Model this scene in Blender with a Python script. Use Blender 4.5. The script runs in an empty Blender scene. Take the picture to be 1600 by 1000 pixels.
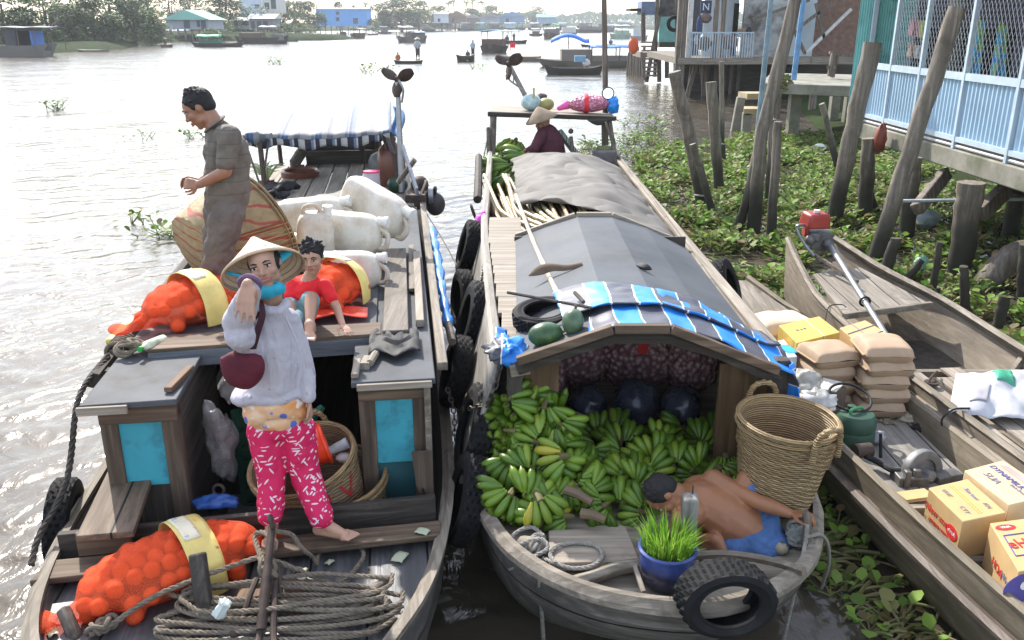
import bpy, bmesh, math, random
from mathutils import Vector as V, Matrix as M, noise
R = math.radians
S = bpy.context.scene
C = S.collection
random.seed(7)
# ---------------------------------------------------------------- camera, sky, sun, exposure
FPX, PITCH, CAMH = 1350.0, R(19), 3.3
cam = bpy.data.objects.new('camera', bpy.data.cameras.new('camera')); C.objects.link(cam)
cam.location = (0, 0, CAMH); cam.rotation_euler = (R(90)-PITCH, 0, 0)
cam.data.sensor_width = 36; cam.data.lens = FPX/1600*36
cam.data.clip_start = 0.05; cam.data.clip_end = 6000
S.camera = cam
SUN_EL, SUN_AZ = R(40), R(-27)          # azimuth from +Y, negative = left
sd = V((math.sin(SUN_AZ)*math.cos(SUN_EL), math.cos(SUN_AZ)*math.cos(SUN_EL), math.sin(SUN_EL)))
wd = bpy.data.worlds.new('World'); S.world = wd; wd.use_nodes = True
wn = wd.node_tree; bg = wn.nodes['Background']
sky = wn.nodes.new('ShaderNodeTexSky'); sky.sky_type = 'NISHITA'; sky.sun_disc = False
sky.sun_elevation = SUN_EL; sky.sun_rotation = SUN_AZ; sky.air_density = 1.0; sky.dust_density = 1.1; sky.ozone_density = 1.0
vm = wn.nodes.new('ShaderNodeMix'); vm.data_type = 'RGBA'; vm.blend_type = 'ADD'; vm.inputs[0].default_value = 1; vm.inputs[7].default_value = (1.9, 1.75, 1.55, 1)   # constant warm white added to the sky to lift fill, like thin cloud
wn.links.new(sky.outputs[0], vm.inputs[6]); wn.links.new(vm.outputs[2], bg.inputs[0]); bg.inputs[1].default_value = 0.15
sl = bpy.data.lights.new('sun', 'SUN'); sl.energy = 3.6; sl.angle = R(0.8); sl.color = (1.0, 0.955, 0.87)
so = bpy.data.objects.new('sun', sl); C.objects.link(so); so.location = (0, 0, 60)
so.rotation_euler = sd.to_track_quat('Z', 'Y').to_euler()
S.view_settings.view_transform = 'Standard'; S.view_settings.look = 'None'
S.view_settings.gamma = 1; S.view_settings.exposure = 1.1
S.cycles.use_denoising = True
S.cycles.max_bounces = 6; S.cycles.transparent_max_bounces = 12
S.cycles.caustics_reflective = False; S.cycles.caustics_refractive = False
S.cycles.sample_clamp_indirect = 6

# ---------------------------------------------------------------- helpers
def ray(px, py):
    u = (px-800)/FPX; v = (py-500)/FPX
    return V((u, math.cos(PITCH)-v*math.sin(PITCH), -math.sin(PITCH)-v*math.cos(PITCH)))
def at(px, py, z=0.0):                   # where the sight line of a photo point meets height z
    d = ray(px, py); return V((0, 0, CAMH)) + d*((z-CAMH)/d.z)
def ay(px, py, y):                       # ... meets the upright plane at distance y
    d = ray(px, py); return V((0, 0, CAMH)) + d*(y/d.y)
def mpp(p):                              # metres per photo pixel at a point
    return (p.y*math.cos(PITCH)+(CAMH-p.z)*math.sin(PITCH))/FPX
def frame(z, x=None):                    # rotation matrix whose local Z is z
    z = V(z).normalized(); x = V(x) if x is not None else (V((1, 0, 0)) if abs(z.x) < .9 else V((0, 1, 0)))
    y = z.cross(x).normalized(); x = y.cross(z)
    return M((x, y, z)).transposed()
def curve(pts, n=8, closed=False):       # Catmull-Rom
    p = [V(q) for q in pts]; out = []; L = len(p)
    for i in range(L if closed else L-1):
        a = p[(i-1) % L] if closed or i > 0 else p[0]*2-p[1]
        b, c = p[i], p[(i+1) % L]
        d = p[(i+2) % L] if closed or i+2 < L else c*2-b
        for k in range(n):
            t = k/n
            out.append(.5*((2*b)+(c-a)*t+(2*a-5*b+4*c-d)*t*t+(3*b-a-3*c+d)*t**3))
    if not closed: out.append(p[-1])
    return out
class B:
    def __init__(s): s.v = []; s.f = []
    def add(s, vs, fs):
        o = len(s.v); s.v += [V(q) for q in vs]; s.f += [tuple(i+o for i in f) for f in fs]; return s
    def box(s, c, d, rot=None, taper=None):
        c = V(c); vs = []
        for z in (-.5, .5):
            for y in (-.5, .5):
                for x in (-.5, .5):
                    q = V((x*d[0], y*d[1], z*d[2]))
                    if taper and z > 0: q.x *= taper; q.y *= taper
                    vs.append((rot @ q if rot else q)+c)
        return s.add(vs, [(0, 2, 3, 1), (4, 5, 7, 6), (0, 1, 5, 4), (2, 6, 7, 3), (0, 4, 6, 2), (1, 3, 7, 5)])
    def bb(s, x0, x1, y0, y1, z0, z1): return s.box(((x0+x1)/2, (y0+y1)/2, (z0+z1)/2), (x1-x0, y1-y0, z1-z0))
    def bar(s, p, q, w, h, up=(0, 0, 1)):
        p, q = V(p), V(q); z = (q-p); L = z.length; z = z/L; x = V(up).cross(z)
        if x.length < 1e-3: x = V((1, 0, 0)).cross(z)
        x.normalize(); y = z.cross(x)
        return s.box((p+q)/2, (w, h, L), M((x, y, z)).transposed())
    def slab(s, poly, t):                # polygon (top face, ccw from above) with thickness t downwards
        n = len(poly); top = [V(q) for q in poly]; bot = [q-V((0, 0, t)) for q in top]
        return s.add(top+bot, [tuple(range(n)), tuple(range(2*n-1, n-1, -1))]+[(i, i+n, (i+1) % n+n, (i+1) % n) for i in range(n)])
    def tube(s, pts, r, n=8, closed=False, flat=1.0, jit=0):
        p = [V(q) for q in pts]; L = len(p); rr = r if isinstance(r, (list, tuple)) else [r]*L
        rings = []; xp = None
        for i in range(L):
            if closed: t = p[(i+1) % L]-p[i-1]
            else: t = p[min(i+1, L-1)]-p[max(i-1, 0)]
            if t.length < 1e-9: t = V((0, 0, 1))
            t.normalize()
            if xp is None: xp = t.orthogonal().normalized()
            xp = (xp-t*xp.dot(t))
            if xp.length < 1e-6: xp = t.orthogonal()
            xp.normalize(); y = t.cross(xp)
            rings.append([p[i]+(xp*math.cos(a)+y*math.sin(a)*flat)*rr[i]*(1+(random.uniform(-jit, jit) if jit else 0)) for a in [2*math.pi*k/n for k in range(n)]])
        vs = [q for g in rings for q in g]; fs = []
        for i in range(L if closed else L-1):
            j = (i+1) % L
            for k in range(n): fs.append((i*n+k, i*n+(k+1) % n, j*n+(k+1) % n, j*n+k))
        if not closed: fs += [tuple(range(n-1, -1, -1)), tuple((L-1)*n+k for k in range(n))]
        return s.add(vs, fs)
    def lathe(s, prof, c=(0, 0, 0), n=24, rot=None, cap=(True, True), mod=None, sx=1, sy=1):
        c = V(c); vs = []
        for j, (r, z) in enumerate(prof):
            for k in range(n):
                a = 2*math.pi*k/n; rr = r+(mod(j, k) if mod else 0)
                q = V((rr*math.cos(a)*sx, rr*math.sin(a)*sy, z)); vs.append((rot @ q if rot else q)+c)
        fs = []
        for j in range(len(prof)-1):
            for k in range(n): fs.append((j*n+k, j*n+(k+1) % n, (j+1)*n+(k+1) % n, (j+1)*n+k))
        if cap[0]: fs.append(tuple(range(n-1, -1, -1)))
        if cap[1]: fs.append(tuple((len(prof)-1)*n+k for k in range(n)))
        return s.add(vs, fs)
    def torus(s, c, r0, r1, n=24, m=10, rot=None):
        pts = [(rot @ V((r0*math.cos(a), r0*math.sin(a), 0)) if rot else V((r0*math.cos(a), r0*math.sin(a), 0)))+V(c) for a in [2*math.pi*k/n for k in range(n)]]
        return s.tube(pts, r1, m, closed=True)
    def ball(s, c, r, n=12, m=8, rot=None, jit=0):
        r = (r, r, r) if isinstance(r, (int, float)) else r; c = V(c); vs = []
        for j in range(1, m):
            t = math.pi*j/m
            for k in range(n):
                a = 2*math.pi*k/n
                q = V((r[0]*math.sin(t)*math.cos(a), r[1]*math.sin(t)*math.sin(a), -r[2]*math.cos(t)))
                if jit: q *= 1+random.uniform(-jit, jit)
                vs.append((rot @ q if rot else q)+c)
        a, b = V((0, 0, -r[2])), V((0, 0, r[2]))
        vs += [(rot @ a if rot else a)+c, (rot @ b if rot else b)+c]
        fs = []; e = (m-1)*n
        for j in range(m-2):
            for k in range(n): fs.append((j*n+k, j*n+(k+1) % n, (j+1)*n+(k+1) % n, (j+1)*n+k))
        for k in range(n):
            fs.append((e, (k+1) % n, k)); fs.append((e+1, (m-2)*n+k, (m-2)*n+(k+1) % n))
        return s.add(vs, fs)
    def cap(s, p, q, r1, r2, n=14):      # tapered capsule
        p, q = V(p), V(q); s.ball(p, r1, n, 8); s.ball(q, r2, n, 8); return s.tube([p, (p+q)/2, q], [r1, (r1+r2)/2, r2], n)
    def chain(s, pts, rs, n=14):
        for i in range(len(pts)-1): s.cap(pts[i], pts[i+1], rs[i], rs[i+1], n)
        return s
    def grid(s, fn, nu, nv):
        vs = [fn(i/nu, j/nv) for j in range(nv+1) for i in range(nu+1)]
        return s.add(vs, [(j*(nu+1)+i, j*(nu+1)+i+1, (j+1)*(nu+1)+i+1, (j+1)*(nu+1)+i) for j in range(nv) for i in range(nu)])
    def obj(s, name, mat, parent=None, sp='l', smooth=True, bevel=0, solid=0, remesh=0, sm=4, sub=0, label=None, ang=40):
        vs = s.v
        if parent is not None and sp == 'w':
            inv = MW[parent.name].inverted(); vs = [inv @ q for q in vs]
        m = bpy.data.meshes.new(name); m.from_pydata([tuple(q) for q in vs], [], s.f); m.update()
        o = bpy.data.objects.new(name, m); C.objects.link(o); m.materials.append(mat)
        bm = bmesh.new(); bm.from_mesh(m); bmesh.ops.recalc_face_normals(bm, faces=bm.faces); bm.to_mesh(m); bm.free()
        if smooth:
            m.shade_smooth()
            if not remesh: m.set_sharp_from_angle(angle=R(ang))
        if solid: k = o.modifiers.new('s', 'SOLIDIFY'); k.thickness = solid; k.offset = 0
        if remesh:
            k = o.modifiers.new('r', 'REMESH'); k.mode = 'VOXEL'; k.voxel_size = remesh; k.use_smooth_shade = True
            if sm: k = o.modifiers.new('m', 'SMOOTH'); k.factor = .5; k.iterations = sm
        if bevel: k = o.modifiers.new('b', 'BEVEL'); k.width = bevel; k.segments = 2; k.limit_method = 'ANGLE'; k.angle_limit = R(40)
        if sub: k = o.modifiers.new('u', 'SUBSURF'); k.levels = sub; k.render_levels = sub
        if parent is not None: o.parent = parent; MW[o.name] = MW[parent.name].copy()
        else: MW[o.name] = M.Identity(4)
        if label: o['label'] = label
        return o
MW = {}
def thing(name, label, cat, loc=(0, 0, 0), rz=0, group=None, rot=None):
    o = bpy.data.objects.new(name, None); C.objects.link(o); o.empty_display_size = .1
    o.location = loc; o.rotation_euler = rot if rot else (0, 0, rz); o['label'] = label; o['category'] = cat
    if group: o['group'] = group
    MW[o.name] = M.Translation(V(loc)) @ o.rotation_euler.to_matrix().to_4x4(); return o
def tag(o, label, cat, group=None, kind=None):
    o['label'] = label; o['category'] = cat
    if group: o['group'] = group
    if kind: o['kind'] = kind
    return o
FT = None
def folds(o, st=.016, size=.07):
    global FT
    t = bpy.data.textures.new('folds', 'CLOUDS'); t.noise_scale = size; t.noise_depth = 1; k = o.modifiers.new('f', 'DISPLACE'); k.texture = t; k.strength = st; k.mid_level = .5; k.texture_coords = 'LOCAL'; return o
def struct(o, kind='structure', label=None, cat=None):
    o['kind'] = kind
    if label: o['label'] = label
    if cat: o['category'] = cat
    return o
def recenter(o, loc):                     # move the origin of a top-level mesh to its base
    loc = V(loc); o.data.transform(M.Translation(-loc)); o.location = loc; MW[o.name] = M.Translation(loc); return o
def dup(o, loc, rot=(0, 0, 0), sc=1, label=None, group=None, skip=()):
    r = o.copy(); C.objects.link(r); r.location = loc
    if isinstance(rot, M): r.rotation_euler = rot.to_euler()
    else: r.rotation_euler = rot
    r.scale = (sc, sc, sc) if isinstance(sc, (int, float)) else sc
    if label: r['label'] = label
    if group: r['group'] = group
    def kids(a, b):
        for ch in list(a.children):
            c = ch.copy(); C.objects.link(c); c.parent = b; kids(ch, c)
    kids(o, r); MW[r.name] = M.Translation(V(loc)) @ r.rotation_euler.to_matrix().to_4x4() @ M.Diagonal(V((*r.scale, 1)))
    return r
# ---------------------------------------------------------------- materials
MATS = {}
def nd(nt, t, ins=None, **pr):
    n = nt.nodes.new(t)
    for k, v in pr.items(): setattr(n, k, v)
    for k, v in (ins or {}).items():
        s = n.inputs[k]
        if isinstance(v, bpy.types.NodeSocket): nt.links.new(v, s)
        else: s.default_value = v
    return n
def c4(c): return (c[0], c[1], c[2], 1)
def mixc(nt, f, a, b, blend='MIX'):
    n = nt.nodes.new('ShaderNodeMix'); n.data_type = 'RGBA'; n.blend_type = blend
    for i, v in ((0, f), (6, a), (7, b)):
        if isinstance(v, bpy.types.NodeSocket): nt.links.new(v, n.inputs[i])
        else: n.inputs[i].default_value = v if i == 0 else c4(v)
    return n.outputs[2]
def ramp(nt, f, stops):
    n = nt.nodes.new('ShaderNodeValToRGB'); nt.links.new(f, n.inputs[0]); e = n.color_ramp.elements
    while len(e) < len(stops): e.new(.5)
    for i, (p, c) in enumerate(stops): e[i].position = p; e[i].color = c4(c) if isinstance(c, tuple) else (c, c, c, 1)
    return n.outputs[0]
def newmat(name):
    m = bpy.data.materials.new(name); m.use_nodes = True; return m, m.node_tree, m.node_tree.nodes['Principled BSDF']
def coords(nt, scale=(1, 1, 1), rot=(0, 0, 0), kind='Object'):
    tc = nd(nt, 'ShaderNodeTexCoord'); mp = nd(nt, 'ShaderNodeMapping', {'Vector': tc.outputs[kind], 'Scale': scale, 'Rotation': rot}); return mp.outputs[0]
def nz(nt, vec, scale, detail=4, rough=.6, dist=0):
    return nd(nt, 'ShaderNodeTexNoise', {'Vector': vec, 'Scale': scale, 'Detail': detail, 'Roughness': rough, 'Distortion': dist}).outputs[0]
def bump(nt, bs, h, st=.3, d=.01):
    b = nd(nt, 'ShaderNodeBump', {'Height': h, 'Strength': st, 'Distance': d}); nt.links.new(b.outputs[0], bs.inputs['Normal'])
def plain(name, col, rough=.6, var=.25, scale=5, spec=.4, metal=0, bst=.15, bd=.004, dirt=None, dirts=(.5, .7), dscale=2.0):
    if name in MATS: return MATS[name]
    m, nt, bs = newmat(name); v = coords(nt)
    n1 = nz(nt, v, scale); dk = tuple(c*(1-var) for c in col); lt = tuple(min(1, c*(1+var*.6)) for c in col)
    c = ramp(nt, n1, [(.3, dk), (.7, lt)])
    if dirt:
        n2 = nz(nt, v, dscale, 6, .7); f = ramp(nt, n2, [(dirts[0], 0.0), (dirts[1], 1.0)]); c = mixc(nt, f, c, dirt)
    nt.links.new(c, bs.inputs['Base Color']); bs.inputs['Roughness'].default_value = rough
    bs.inputs['Specular IOR Level'].default_value = spec; bs.inputs['Metallic'].default_value = metal
    if bst: bump(nt, bs, nz(nt, v, scale*6, 3), bst, bd)
    MATS[name] = m; return m
def wood(name, a, b, axis='y', rough=.75, dens=1.0, stain=(.03, .028, .025), st=(.55, .75), board=0, spec=.3):
    if name in MATS: return MATS[name]
    m, nt, bs = newmat(name)
    s = {'x': (1.2, 26, 26), 'y': (26, 1.2, 26), 'z': (26, 26, 1.2)}[axis]
    v = coords(nt, tuple(q*dens for q in s)); o = coords(nt)
    g = nz(nt, v, 1.0, 6, .65, .4); c = ramp(nt, g, [(.28, tuple(q*.55 for q in a)), (.48, a), (.72, b)])
    big = nz(nt, o, 2.2*dens, 5, .6); c = mixc(nt, ramp(nt, big, [(.35, .0), (.7, .5)]), c, tuple((p+q)*.36 for p, q in zip(a, b)))
    f = ramp(nt, nz(nt, o, 3.1*dens, 7, .72, .5), [(st[0], 0.0), (st[1], .85)]); c = mixc(nt, f, c, stain)
    if board:
        ax = {'x': 'Y', 'y': 'X', 'z': 'X'}[axis] if board > 0 else 'Z'; board = abs(board)
        sx = nd(nt, 'ShaderNodeSeparateXYZ', {0: o}); fr = nd(nt, 'ShaderNodeMath', {0: sx.outputs[ax], 1: board}, operation='PINGPONG')
        f2 = nd(nt, 'ShaderNodeMath', {0: fr.outputs[0], 1: .006}, operation='LESS_THAN'); c = mixc(nt, f2.outputs[0], c, (.01, .009, .008))
    nt.links.new(c, bs.inputs['Base Color']); bs.inputs['Roughness'].default_value = rough; bs.inputs['Specular IOR Level'].default_value = spec
    bump(nt, bs, g, .45, .006); MATS[name] = m; return m
def stripes(name, cols, axis, period, rough=.6, spec=.4, wob=.0, trans=0, scale3=None):   # cols: [(pos, colour)] constant ramp over one period
    m, nt, bs = newmat(name); v = coords(nt); sx = nd(nt, 'ShaderNodeSeparateXYZ', {0: v})
    k = sx.outputs[axis]
    k = nd(nt, 'ShaderNodeMath', {0: k, 1: nd(nt, 'ShaderNodeMath', {0: nz(nt, v, 3), 1: wob}, operation='MULTIPLY').outputs[0]}, operation='ADD').outputs[0]
    d = nd(nt, 'ShaderNodeMath', {0: k, 1: period}, operation='DIVIDE'); fr = nd(nt, 'ShaderNodeMath', {0: d.outputs[0]}, operation='FRACT')
    n = nt.nodes.new('ShaderNodeValToRGB'); nt.links.new(fr.outputs[0], n.inputs[0]); n.color_ramp.interpolation = 'CONSTANT'; e = n.color_ramp.elements
    while len(e) < len(cols): e.new(.5)
    for i, (p, c) in enumerate(cols): e[i].position = p; e[i].color = c4(c)
    c = mixc(nt, .25, n.outputs[0], ramp(nt, nz(nt, v, 9), [(.3, (.35, .35, .35)), (.7, (1., 1., 1.))]), 'MULTIPLY')
    nt.links.new(c, bs.inputs['Base Color']); bs.inputs['Roughness'].default_value = rough; bs.inputs['Specular IOR Level'].default_value = spec
    if trans: bs.inputs['Transmission Weight'].default_value = 0; sub = nd(nt, 'ShaderNodeBsdfTranslucent', {'Color': c}); mx = nd(nt, 'ShaderNodeMixShader', {0: trans, 1: bs.outputs[0], 2: sub.outputs[0]}); nt.links.new(mx.outputs[0], nt.nodes['Material Output'].inputs[0])
    bump(nt, bs, nz(nt, v, 14, 4), .35, .01); return m
def leafmat(name, cols, trans=.3, rough=.5):
    m, nt, bs = newmat(name); v = coords(nt)
    gm = nd(nt, 'ShaderNodeNewGeometry'); c = ramp(nt, gm.outputs['Random Per Island'], [(i/(len(cols)-1), q) for i, q in enumerate(cols)])
    nt.links.new(c, bs.inputs['Base Color']); bs.inputs['Roughness'].default_value = rough; bs.inputs['Specular IOR Level'].default_value = .22
    t = nd(nt, 'ShaderNodeBsdfTranslucent', {'Color': c}); mx = nd(nt, 'ShaderNodeMixShader', {0: trans, 1: bs.outputs[0], 2: t.outputs[0]})
    nt.links.new(mx.outputs[0], nt.nodes['Material Output'].inputs[0]); return m
def filmmat(name, col, alpha=.5, rough=.3, weave=0):    # thin plastic or net: part see-through
    m, nt, bs = newmat(name); v = coords(nt); c = ramp(nt, nz(nt, v, 8), [(.3, tuple(q*.75 for q in col)), (.7, col)])
    nt.links.new(c, bs.inputs['Base Color']); bs.inputs['Roughness'].default_value = rough
    t = nd(nt, 'ShaderNodeBsdfTransparent', {'Color': c4(tuple(min(1, q*.5+.5) for q in col))})
    f = ramp(nt, nz(nt, v, weave or 10, 2), [(.35, alpha*.7), (.65, min(1, alpha*1.3))])
    mx = nd(nt, 'ShaderNodeMixShader', {0: f, 1: t.outputs[0], 2: bs.outputs[0]}); nt.links.new(mx.outputs[0], nt.nodes['Material Output'].inputs[0])
    bump(nt, bs, nz(nt, v, 25, 3), .4, .006); return m
def text(word, size, mat, parent, mtx, name='lettering', depth=.0015, shear=0, sp='w'):
    cu = bpy.data.curves.new('t', 'FONT'); cu.body = word; cu.size = size; cu.extrude = depth; cu.align_x = 'CENTER'; cu.align_y = 'CENTER'; cu.shear = shear
    o = bpy.data.objects.new('t', cu); C.objects.link(o); dg = bpy.context.evaluated_depsgraph_get(); me = bpy.data.meshes.new_from_object(o.evaluated_get(dg))
    bpy.data.objects.remove(o); me.name = name
    q = bpy.data.objects.new(name, me); C.objects.link(q); me.materials.clear(); me.materials.append(mat)
    me.transform((MW[parent.name].inverted() if sp == 'w' else M.Identity(4)) @ mtx); q.parent = parent; MW[q.name] = MW[parent.name].copy(); return q
def mtx(o, x, y):                         # matrix from origin, x axis, y axis
    x = V(x).normalized(); z = x.cross(V(y)).normalized(); y = z.cross(x)
    m = M((x, y, z)).transposed().to_4x4(); m.translation = V(o); return m
# common materials
wGrey = wood('weathered_grey_wood', (.185, .155, .12), (.38, .335, .275))
wGreyX = wood('weathered_grey_wood_cross', (.185, .155, .12), (.38, .335, .275), 'x')
wPale = wood('pale_dry_wood', (.25, .21, .165), (.43, .38, .315), st=(.62, .85))
wPaleX = wood('pale_dry_wood_cross', (.25, .21, .165), (.43, .38, .315), 'x', st=(.62, .85))
wDark = wood('dark_wet_wood', (.045, .038, .032), (.12, .10, .085))
wDarkX = wood('dark_wet_wood_cross', (.045, .038, .032), (.12, .10, .085), 'x')
wDarkZ = wood('dark_wet_wood_upright', (.045, .038, .032), (.12, .10, .085), 'z')
wBrown = wood('brown_plank_wood', (.14, .085, .05), (.29, .19, .125))
wBrownX = wood('brown_plank_wood_cross', (.105, .072, .048), (.23, .165, .115), 'x')
wBrownZ = wood('brown_plank_wood_upright', (.08, .058, .042), (.18, .135, .10), 'z')
wPole = wood('old_pole_wood', (.12, .095, .075), (.30, .26, .215), 'z', dens=.6)
mRubber = plain('tyre_rubber', (.011, .011, .012), .8, .3, 12, .25, dirt=(.05, .047, .043), dirts=(.55, .85))
mMetal = plain('dull_steel', (.33, .34, .35), .45, .2, 9, metal=.7)
mRust = plain('rusty_iron', (.075, .052, .042), .7, .4, 14, metal=.3)
mBlack = plain('black_plastic', (.014, .014, .016), .7, .3, 8)
mRope = plain('hemp_rope', (.19, .155, .115), .9, .35, 30, bst=.6)
mRopeG = plain('grey_rope', (.28, .265, .235), .9, .3, 30, bst=.6)
# ================================================================ water, ground, floating plants
def water_mat():
    m, nt, bs = newmat('river_water'); v = coords(nt)
    c = ramp(nt, nz(nt, v, .35, 4), [(.3, (.060, .050, .036)), (.7, (.10, .084, .062))]); nt.links.new(c, bs.inputs['Base Color'])
    bs.inputs['Roughness'].default_value = .15; bs.inputs['IOR'].default_value = 1.33; bs.inputs['Specular IOR Level'].default_value = .5
    v2 = coords(nt, (1.0, .62, 1), (0, 0, R(18)))
    a = nz(nt, v2, 5.5, 4, .6, .6); b = nz(nt, v2, 1.15, 3, .55, .9); d = nz(nt, v, .22, 2, .5, .4)
    w = nd(nt, 'ShaderNodeTexWave', {'Vector': coords(nt, (1, 1, 1), (0, 0, R(62))), 'Scale': .55, 'Distortion': 9, 'Detail': 3, 'Detail Scale': 1.6}).outputs[1]
    h = nd(nt, 'ShaderNodeMath', {0: a, 1: .09}, operation='MULTIPLY').outputs[0]
    for s, k in ((b, .42), (d, 1.5), (w, .08)):
        h = nd(nt, 'ShaderNodeMath', {0: s, 1: k, 2: h}, operation='MULTIPLY_ADD').outputs[0]
    bump(nt, bs, h, 1.0, .15); return m
b = B(); xs = [-3500, -400, -60, -12, 0, 12, 60, 400, 3500]; ys = [-60, -8, 0, 6, 14, 40, 120, 500, 4500]
b.add([(x, y, 0) for y in ys for x in xs], [(j*9+i, j*9+i+1, (j+1)*9+i+1, (j+1)*9+i) for j in range(8) for i in range(8)])
struct(b.obj('river_water', water_mat(), smooth=False))
# far banks
mBank = plain('bank_soil', (.03, .04, .015), .95, .4, .8, .05, dirt=(.03, .05, .015), dirts=(.42, .6), dscale=.3)
LB = [(-420, 20), (-75, 40), (-54, 92), (-51, 118), (-58, 140), (-60, 168), (-50, 175), (-36, 178), (-33, 190), (-60, 235), (-84, 330), (-72, 390), (-42, 440), (-10, 520), (28, 640), (60, 900)]
b = B(); n = len(LB); wob = [random.uniform(-1.5, 1.5) for _ in LB]
rows = []
for off, z in ((-1.5, -.6), (0, .25), (2.5, .9), (30, 1.6), (700, 3)):
    rows.append([V((x-off, y+off*.35, z)) for x, y in LB])
for r in rows: b.v += r
for j in range(4):
    for i in range(n-1): b.f.append((j*n+i, j*n+i+1, (j+1)*n+i+1, (j+1)*n+i))
struct(b.obj('left_river_bank', mBank))
b = B(); RB = [(14, 6), (9.6, 12), (9.4, 24), (12.5, 38), (14, 52), (22, 70), (36, 110), (52, 190), (64, 330), (66, 520), (62, 900)]
n = len(RB)
for off, z in ((-2.0, -.4), (0, .12), (2.0, .5), (25, 1.2), (700, 2)): b.v += [V((x+off, y, z)) for x, y in RB]
for j in range(4):
    for i in range(n-1): b.f.append((j*n+i, j*n+i+1, (j+1)*n+i+1, (j+1)*n+i))
struct(b.obj('right_river_bank', mBank))
b = B(); b.add([(-900, 900, -.3), (900, 900, -.3), (900, 905, 1.5), (-900, 905, 1.5), (-900, 1500, 3), (900, 1500, 3)], [(0, 1, 2, 3), (3, 2, 5, 4)])
struct(b.obj('far_river_bank', mBank, smooth=False))

# water hyacinth
mHy = leafmat('hyacinth_leaves', [(.07, .13, .02), (.12, .24, .03), (.18, .33, .05), (.26, .40, .075), (.13, .25, .035), (.32, .34, .13), (.20, .14, .06), (.10, .20, .03), (.15, .11, .06), (.22, .24, .08)], .35, .55)
mStem = leafmat('hyacinth_stems', [(.10, .16, .04), (.20, .22, .08), (.16, .12, .06), (.25, .24, .12)], .15, .5)
def inpoly(x, y, P):
    r = False; j = len(P)-1
    for i in range(len(P)):
        if (P[i][1] > y) != (P[j][1] > y) and x < (P[j][0]-P[i][0])*(y-P[i][1])/(P[j][1]-P[i][1])+P[i][0]: r = not r
        j = i
    return r
def plant(b, s, x, y, sc=1.0, tall=1.0):
    n = random.randint(3, 6); a0 = random.random()*6.28
    for k in range(n):
        a = a0+k*6.28/n+random.uniform(-.5, .5); el = random.uniform(.25, 1.15); L = random.uniform(.06, .20)*sc*tall; r = random.uniform(.026, .058)*sc
        d = V((math.cos(a)*math.cos(el), math.sin(a)*math.cos(el), math.sin(el))); p = V((x, y, .0))+d*L; p.z = max(.012, p.z)
        t = V((math.cos(a), math.sin(a), random.uniform(-.15, .9))).normalized(); w = V((-math.sin(a), math.cos(a), random.uniform(-.4, .4))).normalized(); u = t.cross(w)
        c = random.uniform(.12, .35)*r
        o = len(b.v)
        b.v += [p, p+t*r*.7+w*r*.85+u*c, p+t*r*1.5+w*r*.75+u*c, p+t*r*2.05+u*c*.2, p+t*r*1.5-w*r*.75+u*c, p+t*r*.7-w*r*.85+u*c, p+t*r*1.0]
        b.f += [(o, o+6, o+1), (o+1, o+6, o+2), (o+2, o+6, o+3), (o+3, o+6, o+4), (o+4, o+6, o+5), (o+5, o+6, o)]
        if random.random() < .5: s.tube([(x, y, 0), p], [.009*sc, .006*sc], 4)
def field(polys, name_l, name_s, holes=.42, hs=1.3):
    b, s = B(), B()
    for P, dens, sc in polys:
        x0, x1 = min(p[0] for p in P), max(p[0] for p in P); y0, y1 = min(p[1] for p in P), max(p[1] for p in P)
        for _ in range(int((x1-x0)*(y1-y0)*dens)):
            x, y = random.uniform(x0, x1), random.uniform(y0, y1)
            if not inpoly(x, y, P): continue
            h = noise.noise(V((x*hs, y*hs*.8, 3)))*.5+.5+.25*noise.noise(V((x*3.1, y*3.1, 9)))
            if h < holes: 
                if random.random() < .45:
                    a = random.random()*6.28; L = random.uniform(.08, .3); s.tube([(x, y, .012), (x+math.cos(a)*L, y+math.sin(a)*L, .012+random.random()*.03)], .011*sc, 5)
                continue
            plant(b, s, x, y, sc*random.uniform(.75, 1.25), .6+h)
    struct(b.obj(name_l, mHy, smooth=True), 'stuff', 'bright green floating water hyacinth leaves around the poles by the right bank', 'water hyacinth')
    struct(s.obj(name_s, mStem), 'stuff', 'tangled green and brown hyacinth stems among the floating leaves', 'plant stems')
def wp(*px): return [(at(x, y).x, at(x, y).y) for x, y in px]
main = wp((1040, 345), (1000, 285), (985, 255), (1040, 235), (1130, 222), (1190, 205), (1270, 215), (1345, 222), (1400, 250))+[(10.5, 17), (10.5, 6.5), (5.2, 6.5)]+wp((1330, 415), (1262, 402), (1285, 470), (1200, 485), (1110, 420))
sparse = wp((925, 265), (900, 240), (915, 222), (960, 228), (1000, 205), (1035, 205), (1040, 240), (1000, 280))
gap = [(1.80, 4.9), (1.95, 4.0), (2.15, 3.55), (2.42, 3.2), (2.40, 3.9), (2.28, 4.6), (2.2, 5.9), (1.95, 6.2)]
field([(main, 120, 1.05), (sparse, 30, 1.0)], 'water_hyacinth', 'hyacinth_stems', .53)
b, s = B(), B()
for _ in range(250):
    x, y = random.uniform(1.6, 2.5), random.uniform(3.1, 6.4)
    if inpoly(x, y, gap) and y > 3.9+random.random()*.5: plant(b, s, x, y, random.uniform(.6, 1.0), .8)
for _ in range(300):
    x, y = random.uniform(1.7, 2.45), random.uniform(3.0, 5.2)
    if inpoly(x, y, gap):
        a = random.uniform(-1, 1.2); L = random.uniform(.08, .32); q = V((x+math.cos(a)*L, y+math.sin(a)*L, .01+random.random()*.06)); s.tube(curve([(x, y, .012), (V((x, y, .03))+q)/2+V((0, 0, .02)), q], 3), random.uniform(.006, .014), 6)
struct(b.obj('water_hyacinth', mHy), 'stuff', 'dark green water hyacinth squeezed between two moored boats', 'water hyacinth')
struct(s.obj('hyacinth_stems', mStem), 'stuff', 'broken green plant stems floating between the two right boats', 'plant stems')
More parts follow.
